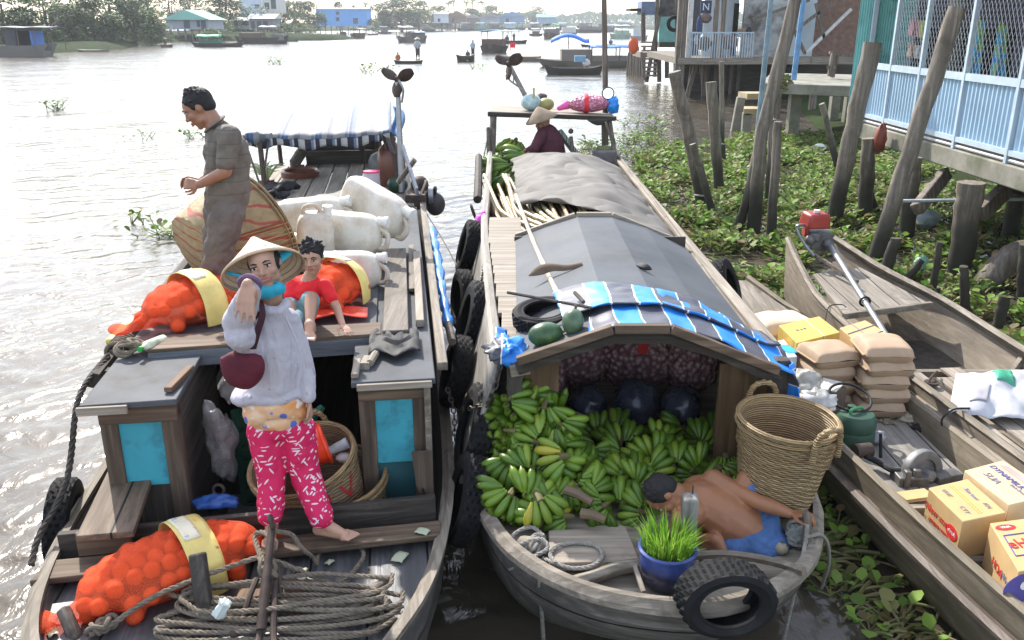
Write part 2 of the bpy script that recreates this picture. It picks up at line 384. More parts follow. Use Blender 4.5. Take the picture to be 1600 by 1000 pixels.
# small drifting clumps on the open water, each a thing
def clump(px, py, n, rad, lab, sc=1.5):
    c = at(px, py); b, s = B(), B()
    for _ in range(n):
        a = random.random()*6.28; q = random.random()**.5*rad; plant(b, s, c.x+math.cos(a)*q*1.7, c.y+math.sin(a)*q, sc, 1.5)
    for i in range(len(b.v)): b.v[i] -= V((c.x, c.y, 0))
    for i in range(len(s.v)): s.v[i] -= V((c.x, c.y, 0))
    t = thing('floating_plant', lab, 'floating plant', (c.x, c.y, 0), group='hyacinth clumps drifting on the open river')
    b.add(s.v, s.f); b.obj('leaves', mHy, t)
clump(87, 172, 9, .25, 'small green plant clump drifting alone on the bright river at far left', 1.5)
clump(306, 214, 7, .2, 'drifting green plant clump just behind the chest of the standing man', 1.2)
clump(262, 368, 14, .28, 'leafy green plant clump floating beside the big tipped basket', 1.1)
clump(222, 348, 4, .12, 'tiny plant sprig floating left of the tipped basket', 1.2)
clump(592, 113, 10, .9, 'flat dark plant raft drifting beyond the striped awning', 2.4)
clump(564, 219, 4, .15, 'tiny plant clump floating under the striped awning edge', 1.5)
clump(432, 100, 6, .6, 'thin dark plant raft in mid river far behind the standing man', 2.4)
clump(1010, 197, 16, .5, 'spread of drifting plants left of the tallest leaning posts', 1.4)
clump(980, 225, 12, .25, 'loose plants drifting beside the roof stand post of the cane boat', 1.3)
clump(694, 765, 5, .07, 'green leafy sprig caught on the right gunwale of the orange boat', .8)
clump(745, 108, 4, .5, 'dark plant bits floating below the paddled boats', 2.2)
clump(228, 218, 4, .3, 'scattered plant bits floating left of the standing man', 1.2)
# ================================================================ left boat (oranges)
def hull(st, name, mat, parent, bott=-.25, inner=.05, deck=None, bev=0):
    """st: (y, xl, xr, zg) stations; closed planked hull shell with thickness"""
    b = B(); rows = []
    for y, xl, xr, zg in st:
        c = (xl+xr)/2; w = (xr-xl)/2
        rows.append([(xl, y, zg), (c-w*.97, y, zg*.55), (c-w*.8, y, 0), (c-w*.45, y, bott), (c+w*.45, y, bott), (c+w*.8, y, 0), (c+w*.97, y, zg*.55), (xr, y, zg),
                     (xr-inner, y, zg), (c+w*.92-inner, y, zg*.5), (c+w*.6, y, .12), (c-w*.6, y, .12), (c-w*.92+inner, y, zg*.5), (xl+inner, y, zg)])
    k = len(rows[0]); b.v = [V(q) for r in rows for q in r]
    for i in range(len(rows)-1):
        for j in range(k): b.f.append((i*k+j, i*k+(j+1) % k, (i+1)*k+(j+1) % k, (i+1)*k+j))
    b.f += [tuple(range(k-1, -1, -1)), tuple((len(rows)-1)*k+j for j in range(k))]
    return b.obj(name, mat, parent, bevel=bev)
mHullL = wood('grey_painted_planks', (.085, .08, .075), (.20, .19, .18), 'y', .5, board=-.13, stain=(.04, .035, .03))
mSlate = plain('slate_sheet_roof', (.09, .095, .104), .7, .35, 2.2, .2, dirt=(.05, .048, .045), dirts=(.5, .75), dscale=3)
mTeal = plain('teal_paint', (.045, .33, .42), .55, .18, 3, dirt=(.03, .11, .13), dirts=(.48, .74), dscale=5)
mTealD = plain('worn_dark_teal_paint', (.02, .085, .10), .6, .3, 3)
LBoat = thing('wooden_boat', 'old grey wooden cargo boat with teal cabin front panels and orange bags on it', 'boat', (-1.36, 3.95, 0), R(7.7))
LM = MW[LBoat.name]
def LW(x, y, z): return LM @ V((x, y, z))
def LL(v): return LM.inverted() @ V(v)
st = [(-1.75, -.30, .30, .80), (-1.4, -.52, .52, .76), (-1.0, -.74, .70, .73), (-.6, -.92, .88, .71), (-.1, -1.02, 1.0, .69), (.6, -1.06, 1.08, .68), (2, -1.04, 1.12, .70), (4, -1.0, 1.16, .74), (6, -.92, 1.16, .82), (7.6, -.78, 1.08, .95), (8.4, -.60, .95, 1.05)]
hull(st, 'hull', mHullL, LBoat)
b = B(); b.slab([(-.26, -1.72, .70), (.26, -1.72, .70), (.66, -1.0, .66), (.84, -.6, .655), (.95, -.05, .65), (-.97, -.05, .65), (-.88, -.6, .655), (-.70, -1.0, .66)], .04)
b.obj('foredeck', wood('dark_foredeck_planks', (.085, .085, .088), (.20, .20, .205), 'y', .42, board=.15, spec=.5, stain=(.03, .027, .025)), LBoat)
for sgn in (-1, 1):                                     # gunwale rails follow the sheer
    pts = [((xl+.02 if sgn < 0 else xr-.02), y, z+.02) for y, xl, xr, z in st]; pts = curve(pts, 4)
    b = B(); b.tube(pts, .05, 6, flat=.55); b.obj('gunwale', wGrey, LBoat)
b = B(); b.slab([(-1.03, -.26, .735), (.98, -.12, .735), (.98, .02, .735), (-1.0, -.09, .735)], .035); b.obj('threshold_plank', wBrownX, LBoat, bevel=.006)
b = B(); b.bar((-.98, .02, .72), (.96, .14, .72), .20, .04, up=(0, 1, 0)); b.obj('coaming', wDarkX, LBoat, bevel=.005)
b = B(); b.bb(-.82, .88, .17, 4.9, .30, .34); b.obj('cabin_floor', wDark, LBoat)
b = B(); b.bb(-.72, .80, 4.86, 4.9, .34, 1.43); b.obj('cabin_bulkhead', wDarkX, LBoat)
for x0, x1, nm in ((-.80, -.765, 0), (.925, .96, 1)):
    b = B(); b.bb(x0, x1, .34, 7.2, .45, 1.40); b.obj('cabin_wall', wGrey, LBoat, label=None)
# cabin front boxes: posts, teal panels, head rails
def front_box(x0, x1, tx0, tx1, tz0, tz1, broken):
    n0 = len(C.objects)
    for x in (x0+.045, x1-.045):
        b = B(); b.bb(x-.045, x+.045, .27, .35, .66, 1.40); b.obj('cabin_post', wBrownZ, LBoat, bevel=.006)
    b = B(); b.bb(x0, x1, .262, .36, 1.30, 1.405); b.obj('head_rail', wBrownX, LBoat, bevel=.006)
    b = B(); b.bb(x0+.09, x1-.09, .30, .325, .66, 1.30); b.obj('lower_panel', mTealD if broken else wDarkZ, LBoat)
    b = B(); b.bb(tx0, tx1, .285, .299, tz0, tz1); b.obj('teal_panel', mTeal, LBoat)
    b = B(); b.bb(x0+.01 if x0 > 0 else x1-.03, x0+.03 if x0 > 0 else x1-.01, .36, 1.3, .5, 1.40); b.obj('inner_wall', wDark, LBoat)
    if broken:
        for o in list(C.objects)[n0:]: o.data.transform(M.Translation((0, .12, 0)))
front_box(-.78, -.38, -.69, -.47, .92, 1.298, False)
front_box(.56, .95, .65, .86, .90, 1.298, True)
b = B(); b.slab([(.845, .24, 1.03), (.955, .24, 1.03), (.955, .275, 1.03), (.845, .275, 1.03)], .24); b.slab([(.80, .245, .83), (.93, .245, .83), (.93, .27, .83), (.80, .27, .83)], .13)
for i in range(9): b.box((.86+.011*i, .258, .70+.006*(i % 3)), (.012, .02, random.uniform(.03, .1)))
b = B(); k = 14; top = [(.84+.115*i/k, .25, 1.03) for i in range(k+1)]; bot = [(.86+.095*i/k, .25, .80+random.uniform(-.025, .03)-.05*i/k) for i in range(k+1)]
b.v = [V(q) for q in top+bot]+[V((q[0], .272, q[2])) for q in top+bot]; m_ = k+1
for i in range(k): b.f += [(i, i+1, m_+i+1, m_+i), (2*m_+i, 3*m_+i, 3*m_+i+1, 2*m_+i+1), (m_+i, m_+i+1, 3*m_+i+1, 3*m_+i), (i, 2*m_+i, 2*m_+i+1, i+1)]
b.f += [(0, m_, 3*m_, 2*m_), (k, 2*m_+k, 3*m_+k, m_+k)]
b.obj('broken_board', wBrownZ, LBoat, label='splintered brown board')
# bench box on the left of the cockpit
b = B(); b.slab([LL(at(*q)) for q in ((118, 838, .90), (208, 830, .90), (241, 735, .96), (172, 728, .96))], .035); b.obj('bench_top', wood('bench_planks', (.12, .085, .058), (.25, .18, .125), 'y', .7, board=.11), LBoat, bevel=.004)
b = B(); b.bar(LL(at(121, 850, .80)), LL(at(206, 842, .80)), .13, .03, up=(0, 1, 0)); b.obj('bench_front', wBrownX, LBoat, bevel=.004)
# roof
b = B(); b.slab([(-.84, .20, 1.445), (-.36, .22, 1.445), (-.36, 5.0, 1.455), (-.82, 5.0, 1.455)], .035); b.obj('side_roof', mSlate, LBoat, bevel=.006)
b = B(); b.slab([(.53, .32, 1.445), (.99, .32, 1.445), (1.03, 5.0, 1.455), (.53, 5.0, 1.455)], .035); b.obj('side_roof', mSlate, LBoat, bevel=.006)
b = B(); b.bb(-.85, -.60, .175, .199, 1.395, 1.44); b.obj('eave_strip', wPaleX, LBoat, bevel=.004); b = B(); b.bb(.56, .97, .295, .319, 1.40, 1.437); b.obj('eave_strip', wPaleX, LBoat, bevel=.004)
b = B(); b.slab([(-.62, .90, 1.465), (.66, .98, 1.465), (.66, 5.0, 1.47), (-.62, 5.0, 1.47)], .04); b.obj('centre_roof', mSlate, LBoat, bevel=.006)
b = B(); b.bar((-.66, .86, 1.425), (.69, .955, 1.425), .10, .04, up=(0, 1, 0)); b.obj('roof_beam', wood('slate_painted_wood', (.10, .115, .135), (.17, .19, .22), 'x', .6), LBoat, bevel=.006)
b = B(); b.slab([(-.66, .85, 1.497), (.69, .95, 1.497), (.69, 1.17, 1.497), (-.66, 1.10, 1.497)], .026); b.obj('roof_edge_board', wBrownX, LBoat, bevel=.005)
for i in range(9):
    x0 = -.78+i*.2; b = B(); b.bb(x0, x0+.185, 5.0, 8.1-.05*abs(i-4), 1.44, 1.475+.004*(i % 2)); b.obj('stern_deck_plank', wPale, LBoat, bevel=.006)
b = B(); b.tube(curve([(-1.0, .9, 1.30), (-.98, 2, 1.34), (-.95, 4, 1.38), (-.86, 6.5, 1.42)], 5), .055, 8, flat=.8); b.obj('side_rail', wDark, LBoat)
for y in (1.0, 2.4, 4.0, 5.8):
    b = B(); b.bb(-1.0, -.93, y-.03, y+.03, .7, 1.33); b.obj('rail_post', wDarkZ, LBoat)
b = B(); b.bar((1.04, .5, 1.44), (1.10, 5.2, 1.46), .06, .05); b.obj('roof_rail', wGrey, LBoat, bevel=.006)
# loose planks on the roof
def plank(p, q, w, h, mat, lab, grp=None):
    p, q = V(p), V(q); o = thing('plank', lab, 'plank', LW(*((p+q)/2)), group=grp); b = B(); b.bar(LW(*p), LW(*q), w, h); b.obj('board', mat, o, 'w', bevel=.006); return o
PL = wood('loose_plank_wood', (.13, .11, .09), (.27, .23, .19), 'y', .75)
plank((.78, .96, 1.485), (.80, 3.0, 1.49), .16, .05, PL, 'wide dark loose plank lying along the right roof of the orange boat')
plank((.935, 1.15, 1.48), (.965, 2.9, 1.485), .055, .05, wPale, 'narrow pale batten with nail holes beside the wide roof plank')
plank((.905, 1.9, 1.475), (.93, 3.2, 1.48), .05, .03, PL, 'short dark batten between the wide plank and the pale batten')
plank((.55, .36, 1.465), (.56, .60, 1.465), .04, .03, wPale, 'short pale block lying on the right roof corner of the orange boat')
plank((-.42, .30, 1.465), (-.37, .62, 1.465), .045, .03, wBrown, 'short brown block lying on the left roof corner beside the dark opening')
b = B(); b.bar(LW(.60, .5, 1.465), LW(.62, .62, 1.465), .05, .04); b.tube([LW(.63, .52, 1.475), LW(.66, .66, 1.478)], .022, 8); o = b.obj('wood_stub', wPale); tag(o, 'pale wooden stub lying near the black scrap on the right roof corner', 'wood piece')
# black plastic scrap
b = B()
def fscrap(u, v): return LW(.62+.30*u, .62+.35*v+.05*math.sin(9*u), 1.475+.045*abs(noise.noise(V((u*4, v*4, 1))))+.01)
b.grid(fscrap, 14, 10); o = b.obj('plastic_scrap', mBlack, solid=.004); tag(o, 'crumpled black plastic scrap on the right front roof of the orange boat', 'plastic sheet')

# ---------------------------------------------------------------- bags of oranges
mNet = filmmat('red_mesh_net', (.92, .12, .035), .45, .9, 260)
mNetP = filmmat('pink_loose_net', (.95, .10, .05), .7, .4, 120)
mOr = plain('orange_peel', (.92, .31, .09), .75, .22, 9, .2, bst=.3)
mBand = plain('yellow_label_band', (.80, .62, .20), .4, .25, 5, dirt=(.60, .12, .05), dirts=(.64, .68), dscale=9)
mBandW = plain('pale_label_print', (.80, .72, .52), .4, .1, 5, dirt=(.30, .34, .55), dirts=(.56, .62), dscale=16)
mOrange0 = None
def orange_bag(lab, loc, rz, L, W, Hh, band, tail, seed, rows=6):
    global mOrange0
    random.seed(seed); t = thing('orange_bag', lab, 'bag of oranges', loc, rz, group='net bags of oranges')
    nb = B(); pts = []; r = .040
    for layer, k in ((0, 1.0), (1, .86)):
        for i in range(int(L/.082)):
            for j in range(int(W/.078)):
                x = -L/2+.05+i*.082+(j % 2)*.04+random.uniform(-.01, .01); y = -W/2+.045+j*.078+random.uniform(-.01, .01)
                e = (abs(x)/(L/2))**2.4+(abs(y)/(W/2))**2.4
                if e > .93: continue
                h = Hh*(1-e)**.45
                if layer == 0: z = max(r, h-r*.9)
                else:
                    if h > .13: continue
                    z = r
                pts.append((x, y, z+random.uniform(-.008, .008)))
    nb.ball((0, 0, Hh*.44), (L*.49, W*.49, Hh*.54), 20, 12)
    if len(pts) > 92: pts = sorted(pts, key=lambda q: -q[2])[:92]
    for p in pts:
        nb.ball(p, r*1.3, 10, 7)
        if mOrange0 is None:
            ob = B(); ob.ball((0, 0, 0), r*1.0, 14, 10); o = ob.obj('orange', mOr, t); mOrange0 = o; o.location = p
        else:
            o = mOrange0.copy(); C.objects.link(o); o.parent = t; o.location = p
    for s_ in (1, -1):
        if tail & (1 if s_ > 0 else 2): nb.cap((s_*L*.42, 0, .06), (s_*(L*.5+.09), .02, .03), .055, .03); nb.ball((s_*(L*.5+.13), .05, .03), (.07, .10, .03))
    nb.obj('net', mNet, t, remesh=.012, sm=14)
    bx, bw = band; bb_ = B(); k = 16; n_ = 26
    def fb(u, v):
        x = bx+bw*(u-.5); a = math.pi*(v*1.12-.06); ex = (abs(x)/(L/2))**2.4; f = max(.05, 1-ex)**.45
        return V((x, (W/2*f+.03)*math.cos(a)*.98, max(.01, (Hh*f+.05)*max(0, math.sin(a))**.6+.006*noise.noise(V((x*16, a*4, seed))))))
    bb_.grid(fb, 8, n_); lb = bb_.obj('label_band', mBand, t, solid=.003)
    pr = B()
    def fp(u, v): return fb(.12+.5*u, .34+.3*v)+V((0, 0, .004))
    pr.grid(fp, 6, 10); po = pr.obj('label_print', mBandW, lb, solid=.002); 
    random.seed(seed+50); return t
orange_bag('net bag of oranges with a pale yellow label on the foredeck beside the rope coil', LW(-.36, -.25, .655), R(40), .92, .46, .25, (.10, .16), 3, 3)
orange_bag('net bag of oranges with a yellow band on the left roof edge behind the woman', LW(-.50, 1.50, 1.475), R(48), .74, .48, .26, (.0, .16), 2, 5)
orange_bag('net bag of oranges with a yellow band behind the crouching boy', LW(.34, 1.66, 1.475), R(68), .62, .42, .27, (.12, .16), 2, 9)
# loose net tail of the boy's bag
b = B()
def fnet(u, v): return LW(.20+.40*u, 1.26+.20*v, 1.50+.035*abs(math.sin(3*u+2*v))*(1-abs(2*u-1)))
b.grid(fnet, 14, 8); o = b.obj('net_flap', mNetP, solid=.006); tag(o, 'flattened empty red net flap on the roof board by the boy\'s feet', 'net')

# ---------------------------------------------------------------- jerrycans
def canmat():
    m, nt, bs = newmat('milky_plastic'); v = coords(nt)
    c = mixc(nt, ramp(nt, nz(nt, v, 5, 6, .7), [(.40, 0.0), (.66, .85)]), (.66, .63, .56), (.40, .29, .17)); nt.links.new(c, bs.inputs['Base Color'])
    bs.inputs['Roughness'].default_value = .42; bs.inputs['Subsurface Weight'].default_value = .25; bs.inputs['Subsurface Radius'].default_value = (.06, .05, .04)
    sx = nd(nt, 'ShaderNodeTexWave', {'Vector': v, 'Scale': 14, 'Distortion': 1.0}, bands_direction='Y'); bump(nt, bs, sx.outputs[1], .12, .004); return m
mCan = canmat(); mCanCap = plain('white_cap', (.75, .74, .70), .4)
def jerry0():
    t = thing('jerrycan', 'x', 'jerrycan'); b = B(); w, d, h = .26, .20, .40
    for z, k in ((.02, .90), (.05, 1), (.30, 1), (.36, .9), (.40, .55)):
        pass
    vs = []; fs = []; n = 28
    prof = [(.0, 0), (.86, .0), (.97, .02), (1, .06), (.985, .12), (1, .16), (.985, .22), (1, .28), (.96, .35), (.82, .40), (.5, .43), (.0, .435)]
    for r, z in prof:
        for k in range(n):
            a = 2*math.pi*k/n; ca, sa = math.cos(a), math.sin(a); q = (abs(ca)**4+abs(sa)**4)**-.25
            vs.append((w/2*r*ca*q, d/2*r*sa*q, z))
    for j in range(len(prof)-1):
        for k in range(n): fs.append((j*n+k, j*n+(k+1) % n, (j+1)*n+(k+1) % n, (j+1)*n+k))
    b.add(vs, fs); b.obj('body', mCan, t, sub=1, ang=80)
    b = B(); b.tube(curve([(-.08, 0, .40), (-.07, 0, .46), (.0, 0, .475), (.05, 0, .42)], 5), .016, 8); b.obj('handle', mCan, t)
    b = B(); b.lathe([(.03, .41), (.03, .45), (.036, .452), (.036, .475), (.0, .478)], (.085, 0, 0), 14); b.obj('cap', mCanCap, t); return t
def euler(zdir, xdir): return frame(zdir, xdir)
J = jerry0(); G_ = 'white jerrycans heaped on the roof'
jl = [((-.02, 3.15, 1.63), (1, .15, .12), (0, .2, 1), 1.25, 'white jerrycan lying lowest behind the boy, nearest the pointing woman'),
      ((.10, 3.72, 1.80), (.97, -.2, .1), (0, 0, 1), 1.3, 'clean white jerrycan lying at the back of the heap under the grey tarpaulin'),
      ((.40, 3.20, 1.78), (.95, -.3, -.05), (0, .1, 1), 1.3, 'stained jerrycan with ribbed base lying across the middle of the heap'),
      ((.62, 3.75, 1.86), (.75, -.65, -.35), (.3, 0, 1), 1.45, 'largest white jerrycan tilting down at the right end of the heap'),
      ((.42, 2.60, 1.63), (.97, -.2, .02), (0, .1, 1), 1.15, 'brown stained jerrycan lying at the foot of the heap with ribbed base out'),
      ((.22, 2.98, 1.62), (.3, -.95, .1), (1, 0, .1), 1.1, 'yellowed jerrycan standing up right behind the boy\'s head')]
Rz = M.Rotation(R(7.7), 3, 'Z')
for i, (p, zd, xd, s_, lab) in enumerate(jl):
    rot = Rz @ frame(zd, xd); q = LW(p[0], p[1]-.45, p[2]-.06)-rot @ V((0, 0, .2*s_))
    if i == 5: rot = Rz @ frame((.05, -.1, 1), (1, 0, 0)); q = LW(.18, 2.55, 1.475)
    if i == 0: J.location = q; J.rotation_euler = rot.to_euler(); J.scale = (s_,)*3; J['label'] = lab; J['group'] = G_
    else: dup(J, q, rot, s_, lab, G_)

# ---------------------------------------------------------------- baskets
def weave(name, a, b_, p=.013):
    m, nt, bs = newmat(name); v = coords(nt); sx = nd(nt, 'ShaderNodeSeparateXYZ', {0: v}); z = nd(nt, 'ShaderNodeMath', {0: nz(nt, v, 7), 1: .012, 2: sx.outputs['Z']}, operation='MULTIPLY_ADD').outputs[0]
    k = nd(nt, 'ShaderNodeMath', {0: z, 1: p}, operation='DIVIDE').outputs[0]; fr = nd(nt, 'ShaderNodeMath', {0: k}, operation='FRACT').outputs[0]; row = nd(nt, 'ShaderNodeMath', {0: k}, operation='FLOOR').outputs[0]
    wn_ = nd(nt, 'ShaderNodeTexWhiteNoise', {'W': row}, noise_dimensions='1D').outputs[0]; c = mixc(nt, wn_, a, b_); c = mixc(nt, ramp(nt, nz(nt, coords(nt, (6, 6, 60)), 4, 4), [(.45, 0.0), (.7, .7)]), c, tuple(q*.35 for q in a))
    c = mixc(nt, ramp(nt, fr, [(.0, .9), (.16, 0.0), (.86, 0.0), (1, .9)]), c, (.05, .033, .018)); nt.links.new(c, bs.inputs['Base Color']); bs.inputs['Roughness'].default_value = .6
    h = ramp(nt, fr, [(0, 0.0), (.5, 1.0), (1, 0.0)]); bump(nt, bs, h, .8, .008); MATS[name] = m; return m
mWick = weave('split_bamboo', (.28, .175, .075), (.48, .345, .175))
mWickD = weave('brown_split_bamboo', (.24, .145, .07), (.42, .29, .16))
def redwick(name, th, base, f=3.2):
    m, nt, bs = newmat(name); v = coords(nt)
    c = ramp(nt, nz(nt, v, 14), [(.3, tuple(q*.6 for q in base)), (.7, base)]); w = nd(nt, 'ShaderNodeTexWave', {'Vector': coords(nt, (1, 1, 1), (.6, .5, 0)), 'Scale': f, 'Distortion': 5, 'Detail': 2}).outputs[1]
    c = mixc(nt, ramp(nt, w, [(th, 0.0), (th+.05, .8)]), c, (.36, .035, .03)); nt.links.new(c, bs.inputs['Base Color']); bs.inputs['Roughness'].default_value = .7; return m
def basket(name, lab, loc, rot, rt, rb, h, mat, rows=34, segs=88, group=None, handles=(0, 180), low=None, amp=.006, rimmat=None):
    t = thing(name, lab, 'basket', loc, rot=rot, group=group); b = B(); vs = []; n = segs
    for j in range(rows+1):
        z = h*j/rows; q = j/rows; r = rb+(rt-rb)*(q**.8)
        for k in range(n):
            s_ = 1 if ((k//2)+j) % 2 else -1
            a = 2*math.pi*k/n; rr = r+amp*s_*.5+random.uniform(-.0015, .0015); vs.append((rr*math.cos(a), rr*math.sin(a), z+random.uniform(-.002, .002)))
    o = len(vs)
    for j in range(0, rows+1, 3):
        z = h*j/rows+.008; r = rb+(rt-rb)*((j/rows)**.8)-.012
        for k in range(n): a = 2*math.pi*k/n; vs.append((r*math.cos(a), r*math.sin(a), z+(0 if j else .0)))
    fs = [(j*n+k, j*n+(k+1) % n, (j+1)*n+(k+1) % n, (j+1)*n+k) for j in range(rows) for k in range(n)]
    m_ = len(range(0, rows+1, 3))
    fs += [(o+j*n+k, o+(j+1)*n+k, o+(j+1)*n+(k+1) % n, o+j*n+(k+1) % n) for j in range(m_-1) for k in range(n)]
    fs += [tuple(range(n-1, -1, -1)), tuple(o+k for k in range(n))]
    fs += [(rows*n+k, rows*n+(k+1) % n, o+(m_-1)*n+(k+1) % n, o+(m_-1)*n+k) for k in range(n)]
    b.add(vs, fs); b.obj('woven_wall', mat, t, ang=60)
    b = B(); b.torus((0, 0, h), rt, .013, 60, 8); b.torus((0, 0, h-.035), rt+.006, .009, 60, 6); b.obj('rim', rimmat or mWick, t)
    for a in handles:
        a = R(a); c = V((math.cos(a)*rt, math.sin(a)*rt, h)); tn = V((-math.sin(a), math.cos(a), 0)); ou = V((math.cos(a), math.sin(a), 0))
        pts = curve([c+tn*.09-V((0, 0, .10))+ou*.012, c+tn*.085+ou*.01, c+tn*.06+V((0, 0, .055))+ou*.015, c+V((0, 0, .075))+ou*.02, c-tn*.06+V((0, 0, .055))+ou*.015, c-tn*.085+ou*.01, c-tn*.09-V((0, 0, .10))+ou*.012], 5)
        b = B(); b.tube(pts, [.016+.003*math.sin(i*2.2) for i in range(len(pts))], 8); b.obj('handle', mWick, t)
    if low:
        a = R(low[0]); z0 = h*low[1]; r = rb+(rt-rb)*(low[1]**.8); tn = V((-math.sin(a), math.cos(a), 0)); ou = V((math.cos(a), math.sin(a), 0)); c = ou*(r+.006)+V((0, 0, z0))
        pts = curve([c+tn*.09-V((0, 0, .13))-ou*.012, c+tn*.085-V((0, 0, .02))+ou*.01, c+tn*.05+V((0, 0, .06))+ou*.02, c-tn*.05+V((0, 0, .06))+ou*.02, c-tn*.085-V((0, 0, .02))+ou*.01, c-tn*.09-V((0, 0, .13))-ou*.012], 5)
        b = B(); b.tube(pts, .013, 8); b.obj('handle', mWick, t)
    return t
mWickR = redwick('wicker_with_red_paint', .80, (.36, .245, .13), 2.0)
bk1 = basket('basket', 'woven basket with red painted letters, the outer one behind the woman\'s legs', LW(.40, .47, .33), R(0), .325, .255, .50, mWickD, handles=(), low=(-82, .62), rows=34)
bk1.rotation_euler = (R(6), R(-4), R(7)); MW[bk1.name] = M.Translation(bk1.location) @ bk1.rotation_euler.to_matrix().to_4x4()
bk2 = basket('basket', 'woven basket nested in the other one and holding a red bucket', LW(.35, .49, .45), R(0), .30, .24, .56, mWickD, handles=(80,), rows=38)
bk2.rotation_euler = (R(13), R(-13), R(7)); MW[bk2.name] = M.Translation(bk2.location) @ bk2.rotation_euler.to_matrix().to_4x4()
mRedPaint = plain('faded_red_paint', (.42, .03, .028), .7, .35, 20)
def wrapletters(word, t, rt, rb, h, z0, size, a0, mat=mRedPaint):
    q = text(word, size, mat, t, M.Identity(4), 'red_lettering', .001, sp='l')
    bm = bmesh.new(); bm.from_mesh(q.data); bmesh.ops.subdivide_edges(bm, edges=[e for e in bm.edges if e.calc_length() > .03], cuts=3); bm.to_mesh(q.data); bm.free()
    for v in q.data.vertices:
        z = z0+v.co.y; r = rb+(rt-rb)*(max(0, z/h)**.8)+.005+v.co.z; a = R(a0)+v.co.x/r; v.co = (r*math.cos(a), r*math.sin(a), z)
    return q
wrapletters('RM', bk1, .325, .255, .50, .24, .26, -50); wrapletters('LV', bk2, .30, .24, .56, .40, .20, -48)
bk3 = basket('basket', 'big basket with red woven bands lying on its side beside the standing man', LW(-.55, 3.35, 1.89), R(0), .40, .33, .54, mWick, rows=40, segs=96, handles=())
rot = Rz @ frame((.60, .50, .30), (0, 0, 1)); bk3.rotation_euler = rot.to_euler(); MW[bk3.name] = M.Translation(bk3.location) @ rot.to_4x4()
bk3.data if False else None
for ch in bk3.children:
    if ch.name.startswith('woven'): ch.data.materials[0] = redwick('basket_with_red_bands', .9, (.42, .31, .16))
bk3.location = ay(362, 372, 6.3)-rot @ V((0, 0, .27))
mStraw = plain('red_straw', (.45, .09, .06), .7, .3, 12); mStraw2 = plain('tan_straw', (.52, .38, .2), .7, .4, 12)
for mt, nm, k0 in ((mStraw, 'red_band', 0), (mStraw2, 'loose_straw', 1)):
    b = B()
    for k in range(26):
        a = R(60)+k*.11+k0*.05+random.uniform(-.04, .04)
        pts = [((.33+.07*q**.8+.010+random.uniform(0, .006))*math.cos(a+q*.35), (.33+.07*q**.8+.010)*math.sin(a+q*.35), .54*q) for q in [i/8 for i in range(9)]]
        if k % 3 != 2 or k0: b.tube(pts, .009, 5, flat=.4)
    b.obj(nm, mt, bk3)
# small basket, red cloth by the cans
b = B(); b.box(LW(-.10, 3.75, 1.53), (.26, .22, .14), Rz, taper=1.15); o = b.obj('crate', mWick, bevel=.02); tag(o, 'small open weave tray between the big basket and the jerrycans', 'basket')
b = B(); b.ball(LW(-.02, 3.5, 1.52), (.13, .09, .06), 14, 9, jit=.2); o = b.obj('cloth', plain('red_cloth', (.75, .03, .05), .7), smooth=True); tag(o, 'crumpled bright red cloth left of the jerrycan heap', 'cloth')
# bucket and cups in the nested basket
t = thing('bucket', 'bright orange red plastic bucket lying in the nested basket', 'bucket', LW(.25, .42, 1.0), rot=(Rz @ frame((.93, .18, .26), (0, 0, 1))).to_euler())
b = B(); b.lathe([(.0, -.11), (.088, -.11), (.095, -.10), (.112, .10), (.118, .105), (.118, .12), (.108, .12), (.088, -.09), (0, -.095)], n=36, cap=(False, False)); b.obj('pail', plain('red_orange_plastic', (.95, .07, .02), .35, .08, 5, .5, bst=0), t)
b = B(); b.torus((0, 0, .108), .119, .006, 36, 6); b.obj('rim', plain('red_orange_plastic', (.95, .07, .02)), t)
mClear = filmmat('clear_plastic', (.75, .78, .80), .55, .2)
for i, (p, lab) in enumerate((((.10, .65, 1.03), 'clear plastic cup lying behind the red bucket'), ((.38, .44, .98), 'small clear plastic cup at the right end of the red bucket'))):
    b = B(); rot = Rz @ frame((.8, .1, .3), (0, 0, 1)); b.lathe([(.025, 0), (.035, .11), (.033, .11), (.022, .005)], LW(*p), 18, rot, cap=(True, False)); o = b.obj('plastic_cup', mClear); tag(o, lab, 'cup')
b = B(); b.ball(LW(.46, .43, .935), (.05, .04, .03), 12, 8, jit=.1); o = b.obj('wrapper', plain('white_paper', (.75, .74, .72), .5)); tag(o, 'crumpled white wrapper in the nested basket', 'wrapper')
b = B(); b.tube(curve([LW(.32, .82, 1.09), LW(.26, .78, 1.02), LW(.31, .76, .94), LW(.38, .72, .90)], 5), [.02, .026, .03, .028, .026, .024, .022, .02, .024, .028, .025, .022, .018, .014, .01, .008], 7); o = b.obj('cloth_strip', plain('dark_green_cloth', (.02, .13, .09), .7)); tag(o, 'dark green cloth strip tied to the nested basket handle', 'cloth')
# hanging plastic bags in the dark cabin, crates, tarp floor
def bag_blob(name, lab, c, r, mat, cat='plastic bag', jit=.1, seed=1, neck=None):
    random.seed(seed); b = B(); n, m_ = 26, 18; c = V(c); vs = []
    b.ball(c, r, n, m_)
    for i, q in enumerate(b.v):
        d = q-c; f = 1+jit*1.6*noise.noise(d*(5.5/max(r))*.45+V((seed*3, 0, 0)))+jit*noise.noise(d*(15/max(r))*.4+V((0, seed, 0))); b.v[i] = c+d*f
    if neck: b.tube(curve([c+V((0, 0, r[2]*.85)), c+V((neck[0]*.5, neck[1]*.5, r[2]+neck[2]*.5)), c+V((neck[0], neck[1], r[2]+neck[2]))], 4), [max(r)*.3]+[max(r)*.14]*7+[max(r)*.25], 9)
    o = b.obj(name, mat, ang=80); tag(o, lab, cat); recenter(o, (c.x, c.y, c.z-r[2])); return o
mBagW = filmmat('white_bag_film', (.40, .39, .39), .40, .3); 
